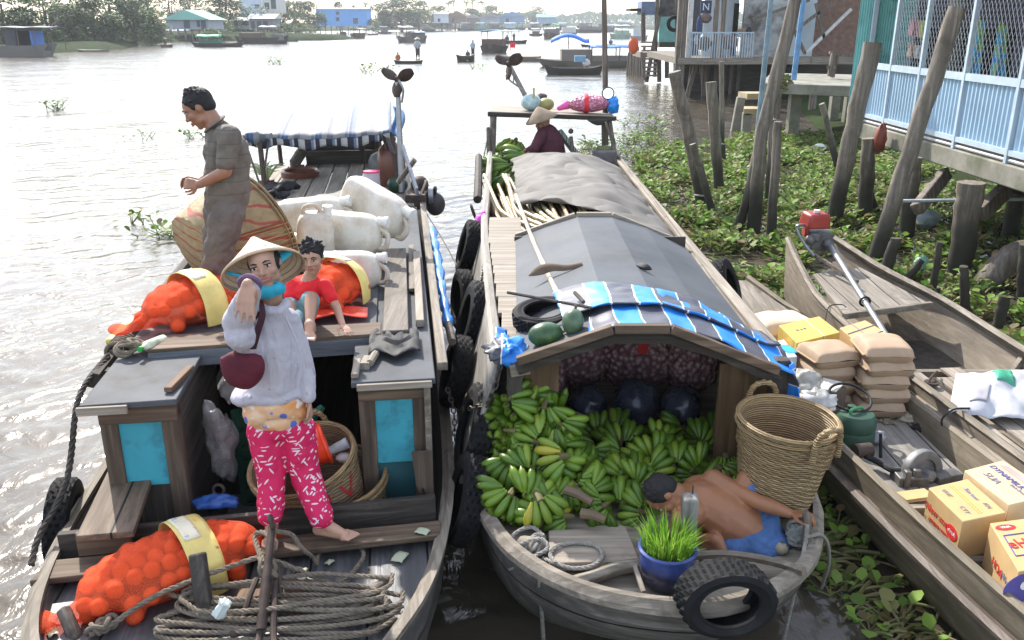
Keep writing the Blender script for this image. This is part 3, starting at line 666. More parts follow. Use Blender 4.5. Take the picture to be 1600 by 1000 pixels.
bag_blob('plastic_bag', 'pale plastic bag hanging inside the left cabin opening', LW(-.24, .55, 1.0), (.08, .09, .24), mBagW, jit=.34, seed=4)
bag_blob('plastic_bag', 'small white bag hanging highest in the left cabin opening', LW(-.17, .62, 1.32), (.05, .05, .09), mBagW, jit=.25, seed=6)
bag_blob('plastic_bag', 'blue plastic bag on the cockpit edge below the white hanging bag', LW(-.25, .30, .78), (.12, .06, .035), filmmat('blue_bag_film', (.05, .15, .5), .85, .3), jit=.2, seed=8)
t = thing('crate', 'dark green plastic crate in the shadow of the left cabin', 'crate', LW(-.02, 1.0, .34), R(7.7)); mGc = plain('dark_green_plastic', (.012, .06, .035), .5)
b = B()
for z in range(7): b.bb(-.2, .2, -.15, -.13, .03+z*.1, .09+z*.1); b.bb(.18, .2, -.13, .15, .03+z*.1, .09+z*.1)
for x in (-.19, .19): b.bb(x-.02, x+.02, -.155, -.125, 0, .74)
b.bb(-.19, .19, -.12, .14, 0, .7); b.obj('slatted_side', mGc, t)
b = B()
def fsh(u, v): return LW(-.30+.62*u, .20+.75*v, .40+.06*noise.noise(V((u*4, v*4, 2)))+.05*v)
b.grid(fsh, 24, 22); o = b.obj('tarpaulin', plain('grey_cockpit_sheet', (.10, .10, .105), .4, .35, 6, .5), solid=.005); tag(o, 'crumpled grey plastic sheet on the cockpit floor behind the woman', 'tarpaulin')
b = B(); b.torus(LW(-.24, .36, .82), .03, .009, 18, 7, frame((0, -1, .2))); o = b.obj('mooring_ring', mRust); tag(o, 'small iron ring lying left of the woman\'s legs', 'ring')
# cabbage leaf scraps on deck
mLf = leafmat('cabbage_scrap', [(.30, .40, .16), (.50, .55, .33), (.62, .66, .48), (.22, .34, .10)], .25, .5)
SC_ = [((470, 905), 'on the deck left of the orange bag tail post'), ((515, 880), 'just right of the anchor shank'), ((432, 862), 'beside the knotted rope'), ((625, 872), 'on the wet pale patch of deck'), ((660, 832), 'at the right end of the threshold plank'), ((470, 893), 'next to the brown hatch board'), ((95, 893), 'at the far left end of the threshold'), ((228, 845), 'on the threshold plank left of the orange bag'), ((185, 895), 'small one left of the orange bag'), ((82, 990), 'at the bow corner by the wooden stub')]
for i, ((px, py), lab) in enumerate(SC_):
    p = at(px, py, .662 if py > 850 else .74); b = B(); s_ = random.uniform(.02, .045); a = random.random()*6
    def fl(u, v): return V((math.cos(a)*(u-.5)*2*s_-math.sin(a)*(v-.5)*1.4*s_, math.sin(a)*(u-.5)*2*s_+math.cos(a)*(v-.5)*1.4*s_, .006+.02*abs(noise.noise(V((u*3, v*3, i))))))+p
    b.grid(fl, 5, 4); o = b.obj('leaf_scrap', mLf, solid=.002); tag(o, 'pale green leaf scrap '+lab, 'leaf', 'leaf scraps on the foredeck'); recenter(o, p)

# ---------------------------------------------------------------- bow gear: hatch board, posts, ropes, anchor
def rope(pts, r, mat, n=7, pitch=None, fine=10):
    c = curve(pts, fine); out = B(); L = [0]
    for i in range(1, len(c)): L.append(L[-1]+(c[i]-c[i-1]).length)
    pitch = pitch or r*7; tot = L[-1]; step = pitch/7; k = max(4, int(tot/step)); cc = []; j = 0
    for i in range(k+1):
        d = tot*i/k
        while j < len(L)-2 and L[j+1] < d: j += 1
        f = (d-L[j])/max(1e-9, L[j+1]-L[j]); cc.append(c[j].lerp(c[j+1], min(1, f)))
    for s_ in range(3):
        pts2 = []
        for i, p in enumerate(cc):
            t = (cc[min(i+1, k)]-cc[max(i-1, 0)]).normalized(); x = t.cross(V((0.1, .2, 1))).normalized(); y = t.cross(x); a = 2*math.pi*(i*step/pitch+s_/3)
            pts2.append(p+(x*math.cos(a)+y*math.sin(a))*r*.48)
        out.tube(pts2, r*.56, 5)
    return out
b = B(); b.slab([LW(-.04, -.62, .69), LW(.30, -.62, .69), LW(.34, -.36, .69), LW(-.02, -.34, .69)], .03); o = b.obj('hatch_board', wBrown, bevel=.005); tag(o, 'brown square board lying on the foredeck under the rope', 'board')
def stub(name, lab, p, q, w, d, mat, cat='bollard'):
    o = thing(name, lab, cat, p); b = B(); b.bar(p, q, w, d, up=(0, 1, 0)); k = b.obj('post', mat, o, 'w', bevel=.012); return o
stub('mooring_post', 'dark square timber post rising through the orange bag side of the foredeck', at(324, 985, .64), at(306, 868, .94)+V((0, .02, 0)), .075, .055, wDarkZ)
stub('mooring_post', 'low worn timber stub with nail holes at the bow corner', at(120, 1000, .64), at(98, 950, .74), .055, .05, wPole)
b = B(); p, q = at(545, 958, .71), at(604, 908, .73); b.tube(curve([p, (p+q)/2+V((0, 0, .015)), q], 4), [.034, .04, .04, .038, .036, .034, .034, .032, .030], 10, flat=.8); o = b.obj('wooden_cleat', wPole, bevel=.004); tag(o, 'thick wooden cleat bar lying on the rope coil', 'cleat'); recenter(o, p)
random.seed(11)
b = B(); cx = at(452, 955, .66)
for k in range(10):                                     # loose flaked coil: long flattened loops
    rx = random.uniform(.40, .54); ry = random.uniform(.06, .13); a0 = random.uniform(-.10, .16); z = .675+k*.010; ox, oy = random.uniform(-.03, .03), -.17+k*.021+random.uniform(-.02, .02)
    pts = []
    for i in range(12):
        a = 2*math.pi*i/12+.3; s_ = 1+random.uniform(-.13, .13); x = rx*math.cos(a)*s_; y = ry*math.sin(a)*s_
        pts.append(cx+V((x*math.cos(a0)-y*math.sin(a0)+ox, x*math.sin(a0)+y*math.cos(a0)+oy, z-.66+random.uniform(0, .01))))
    pts.append(pts[0]+V((.01, .015, .012))); q = rope(pts, .0125, mRope, fine=6); b.add(q.v, q.f)
o = b.obj('rope_coil', mRope); tag(o, 'thick brown rope flaked in long loops on the foredeck under the anchor', 'rope'); recenter(o, cx)
A1 = at(425, 822, .98); A0 = at(408, 985, .72)
anchor = thing('grapnel_anchor', 'rusty iron grapnel anchor leaning across the rope coil', 'anchor', at(410, 1000, .66))
b = B(); b.tube([A1, A1.lerp(A0, .5), A0], [.018, .021, .024], 10); b.obj('shank', mRust, anchor, 'w')
for px, py, ex, ey in ((395, 905, 375, 985), (408, 900, 404, 1000), (424, 905, 428, 1002), (428, 880, 440, 945)):
    b = B(); s0 = at(px+6, py, .80); e = at(ex, ey, .70); b.tube(curve([s0, s0.lerp(e, .5)+V((0, 0, .02)), e, e+V((-.03 if ex < 410 else .04, -.05, .02))], 4), [.015]*9+[.017]*3+[.008], 8); b.obj('fluke', mRust, anchor, 'w')
b = B(); b.torus(A1+V((0, 0, .02)), .032, .011, 18, 8, frame((1, .3, .2))); b.obj('shackle_ring', mRust, anchor, 'w')
def tagrope(pts, r, lab, mat=mRope, fine=10):
    b = rope(pts, r, mat, fine=fine); o = b.obj('rope', mat); tag(o, lab, 'rope'); recenter(o, pts[0]); return o
tagrope([at(140, 992, .70), at(175, 975, .72), at(235, 935, .78), at(305, 905, .82), at(360, 885, .82), at(405, 870, .84)], .0135, 'brown rope running from the bow corner over the foredeck bag to the anchor')
tagrope([at(405, 872, .84), at(440, 880, .80), at(500, 905, .74), at(560, 930, .72), at(600, 950, .70), at(640, 1002, .5), at(655, 1030, .3)], .0135, 'brown rope leading from the anchor over the right bow into the water')
tagrope([at(425, 830, .93), at(455, 835, .88), at(470, 855, .82), at(490, 872, .72), at(495, 882, .69), at(500, 862, .68), at(530, 850, .68), at(558, 852, .68), at(568, 870, .68), at(545, 900, .68), at(510, 922, .68), at(480, 935, .69)], .0125, 'brown rope loop lying on the wet deck right of the anchor')
tagrope([at(412, 880, .86), at(398, 840, .86), at(412, 832, .90), at(428, 850, .90), at(420, 870, .86)], .014, 'knot of brown rope tied around the anchor shank top')
b = B()
for k in range(5): b.torus(at(412+k*3, 880+k*4, .83), .03+.006*math.sin(k), .013, 16, 7, frame((random.uniform(-1, 1), random.uniform(-1, 1), .5)))
o = b.obj('rope_knot', mRope); tag(o, 'big fist of rope knotted round the anchor shank', 'rope'); recenter(o, at(412, 890, .80))
b = B()
for k in range(8): b.torus(at(145+k*4, 985-k*2, .70+.008*(k % 3)), .028, .012, 16, 7, frame((random.uniform(-1, 1), random.uniform(-1, 1), .6)))
o = b.obj('rope_knot', mRope); tag(o, 'frayed rope knot at the bow corner under the orange bag', 'rope'); recenter(o, at(150, 990, .68))
b = B(); b.lathe([(.0, 0), (.026, .0), (.03, .02), (.022, .05), (.028, .08), (.018, .085), (0, .08)], at(340, 962, .76), 12, frame((.5, .1, .8)), mod=lambda j, k: .006*math.sin(k*2.7+j)); o = b.obj('bottle_piece', plain('white_green_plastic', (.60, .66, .62), .4, .2)); tag(o, 'cut white plastic bottle piece beside the square mooring post', 'plastic piece')
# side ropes, tyres
tread = lambda j, k: 0
def tyre0(lab, loc, rot, ro=.27, w=.15, mat=None, name='tyre', grp=None, chain=True):
    t = thing(name, lab, 'tyre', loc, rot=rot.to_euler() if isinstance(rot, M) else rot, group=grp); b = B(); ri = ro*.60
    prof = [(ri, -w*.36), (ri+.02*1.0, -w*.46), (ro*.82, -w*.52), (ro*.95, -w*.45), (ro, -w*.36), (ro, -w*.20), (ro, -w*.06), (ro, w*.06), (ro, w*.20), (ro, w*.36), (ro*.95, w*.45), (ro*.82, w*.52), (ri+.02, w*.46), (ri, w*.36), (ri+.015, w*.30), (ro*.90, w*.34), (ro*.90, -w*.34), (ri+.015, -w*.30), (ri, -w*.36)]
    b.lathe(prof, n=80, cap=(False, False), mod=lambda j, k: (-.017 if 4 <= j <= 9 and ((k+(j % 2)*2) % 4 < 2) else 0)); b.obj('tread', mat or mRubber, t, ang=18)
    b = B(); b.torus((0, 0, w*.40), ri+.012, .009, 40, 6); b.torus((0, 0, -w*.40), ri+.012, .009, 40, 6); b.obj('bead', mat or mRubber, t); return t
TG = 'old tyres hung as fenders'
tyre0('black tyre hanging on a rope off the right side of the orange boat', LW(1.36, 3.2, .98), Rz @ frame((1, .12, -.12), (0, 1, 0)), .27, .12, grp=TG)
tyre0('dark tyre half hidden behind the bench on the left hull of the orange boat', LW(-1.12, .45, .62), Rz @ frame((-1, -.1, .1), (0, 1, 0)), .26, .13, grp=TG)
tagrope([LW(1.12, 4.6, 1.46), LW(1.25, 4.0, 1.32), LW(1.33, 3.4, 1.24)], .007, 'thin grey rope holding the tyre off the right side of the orange boat', mRopeG)
tagrope([LW(-.98, 1.15, 1.36), LW(-1.02, .7, 1.28), LW(-1.0, .30, .98), LW(-1.08, .05, .80), LW(-1.08, -.1, .72)], .018, 'dark rope hanging along the left cabin corner down to the bow', wDark)
b = B()
for k in range(7): b.torus(LW(-.80+.012*k, .88+.012*k, 1.49+.012*(k % 3)), .045, .013, 18, 7, frame((random.uniform(-.6, .6), random.uniform(-.6, .6), 1)))
o = b.obj('rope_knot', mRope); tag(o, 'grey brown rope knot on the left roof edge before the orange bag', 'rope'); recenter(o, LW(-.78, .9, 1.46))
b = B()
for k in range(6): b.torus(LW(-.96, 1.25+.035*k, 1.34), .065, .014, 18, 7, Rz @ frame((0, 1, .1*random.uniform(-1, 1))))
o = b.obj('rope_wrap', mRope); tag(o, 'rope wound round the left side rail of the orange boat', 'rope'); recenter(o, LW(-.96, 1.3, 1.3))
tagrope([LW(-.94, 1.35, 1.38), LW(-.86, 1.1, 1.44), LW(-.78, .95, 1.47), LW(-.60, 1.02, 1.49)], .010, 'thin rope leading from the side rail knot to the roof beam')
# bottles by the roof beam, yellow cover
t = thing('plastic_bottle', 'plastic bottle with a green cap wedged by the left end of the roof beam', 'bottle', LW(-.66, .92, 1.47), R(7.7)); rb_ = frame((-.3, -.9, .1), (0, 0, 1))
b = B(); b.lathe([(0, -.14), (.03, -.14), (.032, -.05), (.032, .03), (.014, .07), (.014, .08)], (0, 0, .03), 14, rb_); b.obj('body', filmmat('pale_bottle', (.75, .82, .62), .8, .2), t)
b = B(); b.lathe([(.016, .081), (.016, .105), (0, .106)], (0, 0, .03), 14, rb_, cap=(True, False)); b.obj('cap', plain('green_cap', (.02, .35, .06), .4), t)
b = B(); b.bar(LW(-1.08, 1.55, 1.30), LW(-1.04, 1.95, 1.33), .10, .05); o = b.obj('float', plain('yellow_plastic', (.62, .52, .08), .5), bevel=.02); tag(o, 'yellow tube float tucked outside the left rail', 'float')
# blue tarp roll at right side
b = B(); pts = curve([LW(1.14, 1.6, 1.30), LW(1.13, 2.2, 1.38), LW(1.14, 3.0, 1.42), LW(1.14, 3.9, 1.45)], 8); b.tube(pts, [.035+.016*math.sin(i*1.7)*random.random() for i in range(len(pts))], 10, jit=.2); o = b.obj('tarpaulin', plain('blue_tarp_plastic', (.03, .20, .62), .4, .3, 7)); tag(o, 'rolled blue plastic tarpaulin lashed along the right roof edge', 'tarpaulin'); recenter(o, pts[0])
b = B(); b.tube([LW(1.15, 1.35, 1.27), LW(1.14, 1.62, 1.31)], .028, 10); o = b.obj('pole_end', wPole); tag(o, 'dark pole end sticking out of the blue tarpaulin roll', 'pole')
# grey canvas on the roof
b = B()
def fcv(u, v): 
    h = max(0, math.sin(math.pi*u))**.7*max(0, math.sin(math.pi*min(1, v*1.02)))**.8
    return LW(-.12+1.02*u, 4.25+1.2*v, 1.50+.17*h+.03*noise.noise(V((u*5, v*5, 5))))
b.grid(fcv, 30, 26); o = b.obj('tarpaulin', plain('grey_canvas', (.20, .19, .17), .85, .2, 4, bst=.4), solid=.006); tag(o, 'grey canvas heap on the stern planks behind the jerrycans', 'tarpaulin')
# stern things
mClay = plain('red_brown_clay', (.16, .055, .035), .35, .3, 6, .5)
t = thing('water_jar', 'tall dark red gas bottle shaped jar standing at the stern', 'jar', LW(.78, 6.2, 1.475)); b = B(); b.lathe([(0, 0), (.15, 0), (.165, .03), (.165, .32), (.14, .43), (.07, .50), (.045, .53), (.04, .545), (0, .55)], n=32, cap=(False, False)); b.obj('body', mClay, t)
b = B(); b.ball((0, .0, .53), (.07, .07, .05), 12, 8, jit=.2); b.tube([(.0, 0, .5), (.1, -.02, .42), (.13, -.03, .3)], .02, 7); b.obj('cloth_cover', wGrey, t)
t = thing('plastic_jug', 'pink and white plastic jug standing before the dark red jar', 'jug', LW(.56, 5.6, 1.475)); mPk = plain('pink_plastic', (.80, .09, .22), .4)
b = B(); b.lathe([(0, 0.03), (.085, .03), (.088, .04), (.08, .25), (.082, .255)], n=24, cap=(True, True), sx=1.1); b.obj('body', plain('pale_plastic', (.66, .60, .66), .4), t)
b = B(); b.lathe([(.0, 0), (.09, 0), (.092, .03), (.0, .031)], n=24, sx=1.1, cap=(0, 0)); b.obj('base', mPk, t); b = B(); b.lathe([(.084, .256), (.086, .275), (.03, .285), (.0, .29)], n=24, sx=1.1, cap=(0, 0)); b.obj('lid', mPk, t)
b = B(); b.ball(LW(.84, 5.75, 1.56), (.12, .11, .10), 18, 12); o = b.obj('melon', plain('dark_green_rind', (.02, .07, .035), .4, .4, 6)); tag(o, 'dark green melon beside the pink and white jug', 'melon'); recenter(o, LW(.84, 5.75, 1.46))
t = thing('clay_ring', 'red brown clay stove ring set in the stern planks', 'clay pot', LW(-.36, 7.0, 1.46)); b = B(); b.lathe([(.20, 0), (.23, .0), (.24, .08), (.22, .10), (.19, .09), (.185, .0)], n=40, cap=(0, 0)); b.obj('ring', mClay, t); b = B(); b.lathe([(0, -.02), (.185, -.02), (.186, .01), (0, .0)], n=30, cap=(0, 0)); b.obj('ash_bed', plain('ash', (.12, .11, .10), .9), t)
t = thing('stern_bin', 'dark open timber bin at the stern under the striped awning', 'bin', LW(.1, 7.9, 1.05), R(7.7))
b = B(); b.box((.0, .35, .52), (1.0, .04, .46), M.Rotation(R(-3), 3, 'Y')); b.obj('back_board', wDarkX, t, bevel=.006)
b = B(); b.box((.02, .03, .46), (.95, .04, .30)); b.obj('front_board', wDarkX, t, bevel=.006)
b = B(); b.bar((-.5, .35, .62), (-.62, -.35, .45), .04, .20); b.obj('side_board', wGrey, t, bevel=.006); b = B(); b.bb(.25, .33, .0, .02, .3, .72); b.obj('batten', wDarkZ, t)
t = thing('tap_post', 'charred wooden post with a small tap at the stern', 'post', LW(.62, 8.1, 1.1)); b = B(); pts = [(0, 0, 0), (-.01, 0, .3), (-.02, 0, .55), (-.03, .0, .78)]; b.tube(pts, [.065, .06, .055, .045], 9, jit=.12); b.obj('post', wDarkZ, t); b = B(); b.tube([(-.14, 0, .72), (.06, 0, .80)], .012, 6); b.ball((-.14, 0, .71), .03); b.obj('tap', mRust, t)
b = B(); b.lathe([(0, 0), (.19, 0), (.19, .10), (.15, .18), (.06, .22), (0, .225)], LW(.66, 7.6, 1.46), 22, cap=(0, 0)); o = b.obj('fuel_tank', plain('grey_tank', (.22, .23, .23), .5)); tag(o, 'rounded grey tank end showing above the stern planks', 'tank')
b = B()
for k in range(14): b.ball(LW(-.46+random.uniform(-.16, .16), 5.7+random.uniform(-.3, .3), 1.52+random.random()*.05), (.09, .07, .03), 8, 6, rot=frame((random.random()-.5, random.random()-.5, .6)))
o = b.obj('plastic_scrap', mBlack, smooth=False); tag(o, 'heap of black plastic scraps left of the stern planks', 'plastic sheet')
t = thing('potted_plant', 'small dry potted plant at the left foot of the striped awning', 'plant', LW(-.66, 6.2, 1.46)); b = B(); b.lathe([(0, 0), (.07, 0), (.09, .12), (0, .12)], n=14, cap=(0, 0)); b.obj('pot', mClay, t)
b = B()
for k in range(34): a = random.random()*6.28; L = random.uniform(.12, .28); b.tube([(0, 0, .1), (math.cos(a)*L*.5, math.sin(a)*L*.5, .1+L*.7), (math.cos(a)*L, math.sin(a)*L, .1+L*.75)], [.008, .012, .002], 4)
b.obj('leaves', mLf, t)
b = B()
for k in range(4): b.bar(LW(.20+k*.12, 6.3+.02*k, 1.49), LW(.32+k*.12, 6.32, 1.50+.012*(k % 2)), .05, .02)
o = b.obj('rag', wDarkX); tag(o, 'dark twisted rag on the stern planks left of the jug', 'rag')
# awning
awn = thing('awning', 'blue and white striped tarpaulin awning on poles over the stern', 'awning', LW(.25, 6.4, 1.46), R(7.7))
mAwn = stripes('striped_awning', [(0, (.21, .213, .215)), (.10, (.085, .125, .19)), (.18, (.21, .213, .215)), (.22, (.03, .065, .14)), (.29, (.085, .125, .19)), (.33, (.045, .09, .19)), (.42, (.21, .213, .215)), (.58, (.10, .105, .125)), (.76, (.18, .20, .24)), (.82, (.21, .213, .215))], 'X', .38, .6, trans=.06, wob=.03)
P0, P1, P2, P3 = ay(385, 213, 9.9), ay(612, 207, 9.9), ay(612, 158, 12.4), ay(425, 168, 12.4)
def faw(u, v):
    p = P0.lerp(P1, u).lerp(P3.lerp(P2, u), v); p.z += .12*math.sin(math.pi*v)*.6+.012*math.sin(u*40)*(1-v)*.6-.05*math.sin(math.pi*u)*(1 if v < .05 else .3); return p
b = B(); b.grid(faw, 44, 14); b.obj('canopy', mAwn, awn, 'w', solid=.008)
b = B()
def fval(u, v): p = faw(u, 0); return p+V((0, .01+.02*v, -.10*v*(1+.25*math.sin(u*19))-.004))
b.grid(fval, 44, 3); b.obj('valance', stripes('striped_valance', [(0, (.50, .50, .48)), (.2, (.03, .03, .05)), (.5, (.16, .22, .32)), (.62, (.5, .52, .52)), (.7, (.03, .03, .05)), (.9, (.4, .42, .43))], 'X', .24, trans=.1), awn, 'w', solid=.006)
b = B(); b.tube(curve([ay(382, 212, 9.9), ay(405, 216, 9.95), ay(425, 212, 9.95)], 6), [.03, .05, .06, .07, .08, .08, .07, .06, .06, .05, .05, .04, .04], 10); b.obj('rolled_edge', mAwn, awn, 'w')
for (a, y0, c, y1) in (((405, 214), 9.95, (416, 312), 9.6), ((612, 210), 9.95, (625, 305), 9.7), ((600, 162), 12.3, (622, 255), 12.0), ((430, 170), 12.3, (440, 262), 12)):
    b = B(); b.tube([ay(*a, y0), ay(*c, y1)], .030, 8); b.obj('pole', mRust, awn, 'w')
for (a, y0, c, y1) in (((380, 212), 9.9, (414, 312), 9.2), ((420, 214), 9.95, (414, 262), 9.6), ((385, 230), 9.8, (388, 285), 9.5)):
    b = B(); b.tube([ay(*a, y0), ay(*c, y1)], .012, 6); b.obj('stay_line', wDark, awn, 'w')
b = B()
def frag(u, v): return ay(594+14*u+10*v, 208+26*v+8*u, 9.8+.05*math.sin(u*6))
b.grid(frag, 8, 10); o = b.obj('hanging_cloth', plain('grey_rag', (.10, .09, .085), .9), solid=.01); tag(o, 'grey rag hanging under the right corner of the striped awning', 'cloth'); 
b = B()
def frag2(u, v): return ay(613+16*u+4*math.sin(v*5), 165+45*v+6*u, 10.3-.2*v+.08*math.sin(u*7))
b.grid(frag2, 8, 12); b.obj('loose_flap', plain('blue_white_flap', (.30, .45, .70), .5, .6, 6), awn, 'w', solid=.008)
# long tail propeller shaft standing up
def propeller(lab, base, top, r, rots, nblade=3, extra=None):
    t = thing('long_tail_propeller', lab, 'boat propeller', base); d = (top-base).normalized(); b = B(); b.tube([base, base.lerp(top, .5), top], [r*.2, r*.18, r*.15], 10); b.obj('shaft', mMetal, t, 'w')
    F = frame(rots, (1, 0, 0))
    for k in range(nblade):
        a = 2*math.pi*k/nblade+.5; bl = B(); u = F @ V((math.cos(a), math.sin(a), 0)); w = F @ V((-math.sin(a), math.cos(a), .9)); w.normalize(); nn = u.cross(w)
        def fb(s_, q): 
            wd = r*.55*math.sin(math.pi*(.12+.80*s_))**.7; return top+u*(r*.12+r*s_)+w*(q-.5)*2*wd*.8+nn*r*.18*math.sin(math.pi*q)*s_
        bl.grid(fb, 9, 8); bl.obj('blade', mRust, t, 'w', solid=.012)
    b = B(); b.ball(top, r*.22); b.obj('hub', mRust, t, 'w')
    if extra:
        b = B(); b.tube(curve(extra, 6), r*.07, 7); b.obj('guard_bar', mMetal, t, 'w')
    return t
propeller('three bladed propeller on an upright shaft beside the striped awning', ay(628, 300, 9.6), ay(621, 124, 9.7), .17, (.1, -1, .25), extra=[ay(623, 125, 9.62), ay(630, 140, 9.6), ay(628, 160, 9.65)])
b = B(); b.bar(ay(630, 232, 9.5), ay(652, 300, 8.9), .10, .03, up=(1, 0, 0)); o = b.obj('board', wood('blue_grey_board', (.16, .18, .22), (.30, .33, .38), 'z')); tag(o, 'blue grey board leaning by the upright propeller shaft', 'board')
b = B(); b.tube([ay(622, 285, 9.3), ay(648, 250, 9.2)], .028, 8); o = b.obj('tiller_handle', wPole); tag(o, 'tilted wooden handle beside the propeller shaft', 'handle')
t = thing('engine_block', 'small dark engine at the right stern corner of the orange boat', 'engine', LW(1.05, 5.4, 1.40)); b = B(); b.bb(-.10, .12, -.3, .3, 0, .16); b.ball((.02, .1, .2), (.10, .12, .1)); b.obj('block', mRust, t, bevel=.01); b = B(); b.lathe([(0, 0), (.10, 0), (.10, .05), (0, .05)], (.14, -.1, .12), 20, frame((1, 0, 0)), cap=(0, 0)); b.obj('flywheel', mMetal, t); b = B(); b.tube(curve([(0, .2, .15), (.1, 0, .25), (.05, -.3, .1)], 5), .02, 7); b.obj('pipe', mRust, t)
b = B(); b.ball(LW(1.24, 5.3, 1.42), (.11, .10, .13), 14, 10); b.tube([LW(1.24, 5.3, 1.5), LW(1.24, 5.2, 1.62)], .02, 6); o = b.obj('float', plain('dark_float', (.05, .045, .045), .5)); tag(o, 'dark round float hanging at the right stern corner', 'float')
b = B()
def fwall(u, v): return LW(1.0+.02*v, .2+5*u, .75+.6*v)
o = None
# ================================================================ right boat (bananas)
RBoat = thing('wooden_boat', 'long wooden boat with an arched slate cabin roof and bananas heaped at its bow', 'boat', (.75, 4.4, 0))
mHullR = wood('worn_grey_hull_planks', (.135, .125, .112), (.29, .275, .25), 'x', .55, stain=(.04, .038, .036), dens=.6, board=-.14, st=(.48, .68))
OUT = [(at(x, y, .76).x, at(x, y, .76).y) for x, y in ((745, 765), (757, 800), (775, 832), (803, 864), (850, 897), (905, 922), (970, 940), (1060, 952), (1130, 950), (1205, 925), (1255, 890), (1276, 850), (1278, 800))]
OUT = [(p.x, p.y) for p in curve([(x, y, 0) for x, y in OUT], 3)]
AFT_R = [(1.78, 4.8), (1.86, 5.6), (1.92, 7), (1.9, 9), (1.78, 11), (1.6, 13), (1.3, 14.6)]; AFT_L = [(.1, 14.6), (-.25, 13), (-.40, 11), (-.46, 9), (-.46, 7), (-.40, 5.6), (-.30, 4.8)]
loop = OUT+AFT_R+AFT_L; nL = len(loop)
def hz(y): return .76+max(0, (y-9))*.03
def ring(k, z, push, dz=0): return [V((.75+(x-.75)*k, y+push*max(0, (4.6-y)/1.3), (hz(y)+dz) if z is None else z)) for x, y in loop]
b = B(); rings = [ring(1, None, 0), ring(.985, .54, .10), ring(.94, .30, .32), ring(.85, .06, .66), ring(.6, -.3, 1.05)]
inn = [ring(.955, None, .045), ring(.94, .60, .06)]
for r in rings: b.v += r
for r in inn: b.v += r
for j in range(4):
    for i in range(nL): b.f.append((j*nL+i, j*nL+(i+1) % nL, (j+1)*nL+(i+1) % nL, (j+1)*nL+i))
for i in range(nL):
    k = (i+1) % nL; b.f.append((i, 5*nL+i, 5*nL+k, k)); b.f.append((5*nL+i, 6*nL+i, 6*nL+k, 5*nL+k))
b.f.append(tuple(4*nL+i for i in range(nL)))
b.obj('hull', mHullR, RBoat, 'w', ang=50)
b = B(); pts = [V((x, y, hz(y)+.01)) for x, y in loop]; b.tube(pts[:-1], .045, 6, flat=.5); b.obj('gunwale', wGreyX, RBoat, 'w')
b = B(); b.slab([V((.75+(x-.75)*.95, y+.05*max(0, (4.6-y)/1.3), .70)) for x, y in OUT]+[V((1.66, 5.0, .70)), V((1.66, 7.3, .70)), V((-.25, 7.3, .70)), V((-.25, 5.0, .70))], .03)
b.obj('foredeck', wood('pale_grey_deck', (.28, .24, .19), (.48, .425, .35), 'x', .7, stain=(.10, .09, .08), dens=.6), RBoat, 'w')
b = B(); pts = [at(x, y, .80) for x, y in ((1085, 868), (1130, 866), (1180, 872), (1225, 882), (1256, 893))]; b.tube(curve(pts, 4), .022, 6, flat=2.4); b.obj('bulwark_rail', wGreyX, RBoat, 'w')
# crooked knee timber, pale bars, hatch board
b = B(); b.tube(curve([at(892, 912, .74), at(930, 900, .75), at(965, 888, .76), at(1000, 882, .76)], 4), [.035]*13, 6, flat=1.5); b.obj('knee_timber', wGreyX, RBoat, 'w', bevel=.005)
o = thing('board', 'wide weathered hatch board in front of the banana heap', 'board', at(925, 850, .70)); b = B(); b.slab([at(858, 880, .775), at(1000, 876, .775), at(978, 822, .775), at(857, 828, .775)], .05); b.obj('panel', wood('hatch_board_wood', (.30, .25, .195), (.46, .40, .325), 'x', .75, stain=(.08, .07, .06)), o, 'w', bevel=.006)
o = thing('batten', 'short pale batten leaning off the hatch board beside the blue pot', 'batten', at(1000, 900, .70)); b = B(); b.bar(at(988, 874, .79), at(1006, 926, .745), .022, .02); b.obj('strip', wPale, o, 'w', bevel=.003)
b = B(); b.slab([at(1005, 868, .72), at(1092, 862, .72), at(1085, 838, .72), at(1000, 842, .72)], .02); b.obj('hold_shade_panel', plain('painted_darkness', (.012, .011, .01), .9), RBoat, 'w')  # near-black slab on the deck; the hold's darkness is put into its colour
# side wall boards, shelf, cabin
XT = lambda y: -.05-.17*min(1, max(0, (y-4.6)/2.9))-.05*max(0, (y-7.5))/4
b = B()
def fwl(u, v):
    y = 4.55+8.4*u; x0 = XT(y)-.03; x1 = -.30-.12*min(1, max(0, (y-4.6)/2)); return V((x0+(x1-x0)*v, y, 1.46+(.70-1.46)*v-.03*(1-v)*u))
b.grid(fwl, 24, 5); b.obj('side_wall', wood('side_wall_planks', (.23, .215, .19), (.40, .38, .345), 'y', .7, stain=(.07, .065, .06)), RBoat, 'w', solid=.03)
b = B()
def fwr(u, v): y = 4.55+8.4*u; return V((1.50+.12*u-.1*max(0, u-.6)+.22*v, y, 1.44+(.72-1.44)*v))
b.grid(fwr, 20, 4); b.obj('side_wall', wGrey, RBoat, 'w', solid=.03)
b = B(); pts = [V((XT(y)-.03, y, 1.49)) for y in (4.62, 6, 8, 10, 12.9)]; b.tube(curve(pts, 4), .035, 6, flat=1.2); b.obj('wale_beam', wood('pale_wale', (.30, .27, .23), (.48, .44, .39), 'y', .75, stain=(.12, .11, .1)), RBoat, 'w')
b = B(); b.bar((1.60, 5.0, 1.42), (1.56, 12.6, 1.40), .09, .04); b.obj('wale_beam', wPale, RBoat, 'w', bevel=.006)
y = 4.72
for L in (.62, .34, .33, .26, .22, .22, .20, .30, .5, .5):
    b = B(); xa = XT(y+L/2)+.01; b.box((xa+.15, y+L/2, 1.50+.004*math.sin(y*9)), (.30, L-.012, .035), M.Rotation(R(1.5), 3, 'X')); b.obj('shelf_plank', wPaleX, RBoat, 'w', bevel=.004); y += L
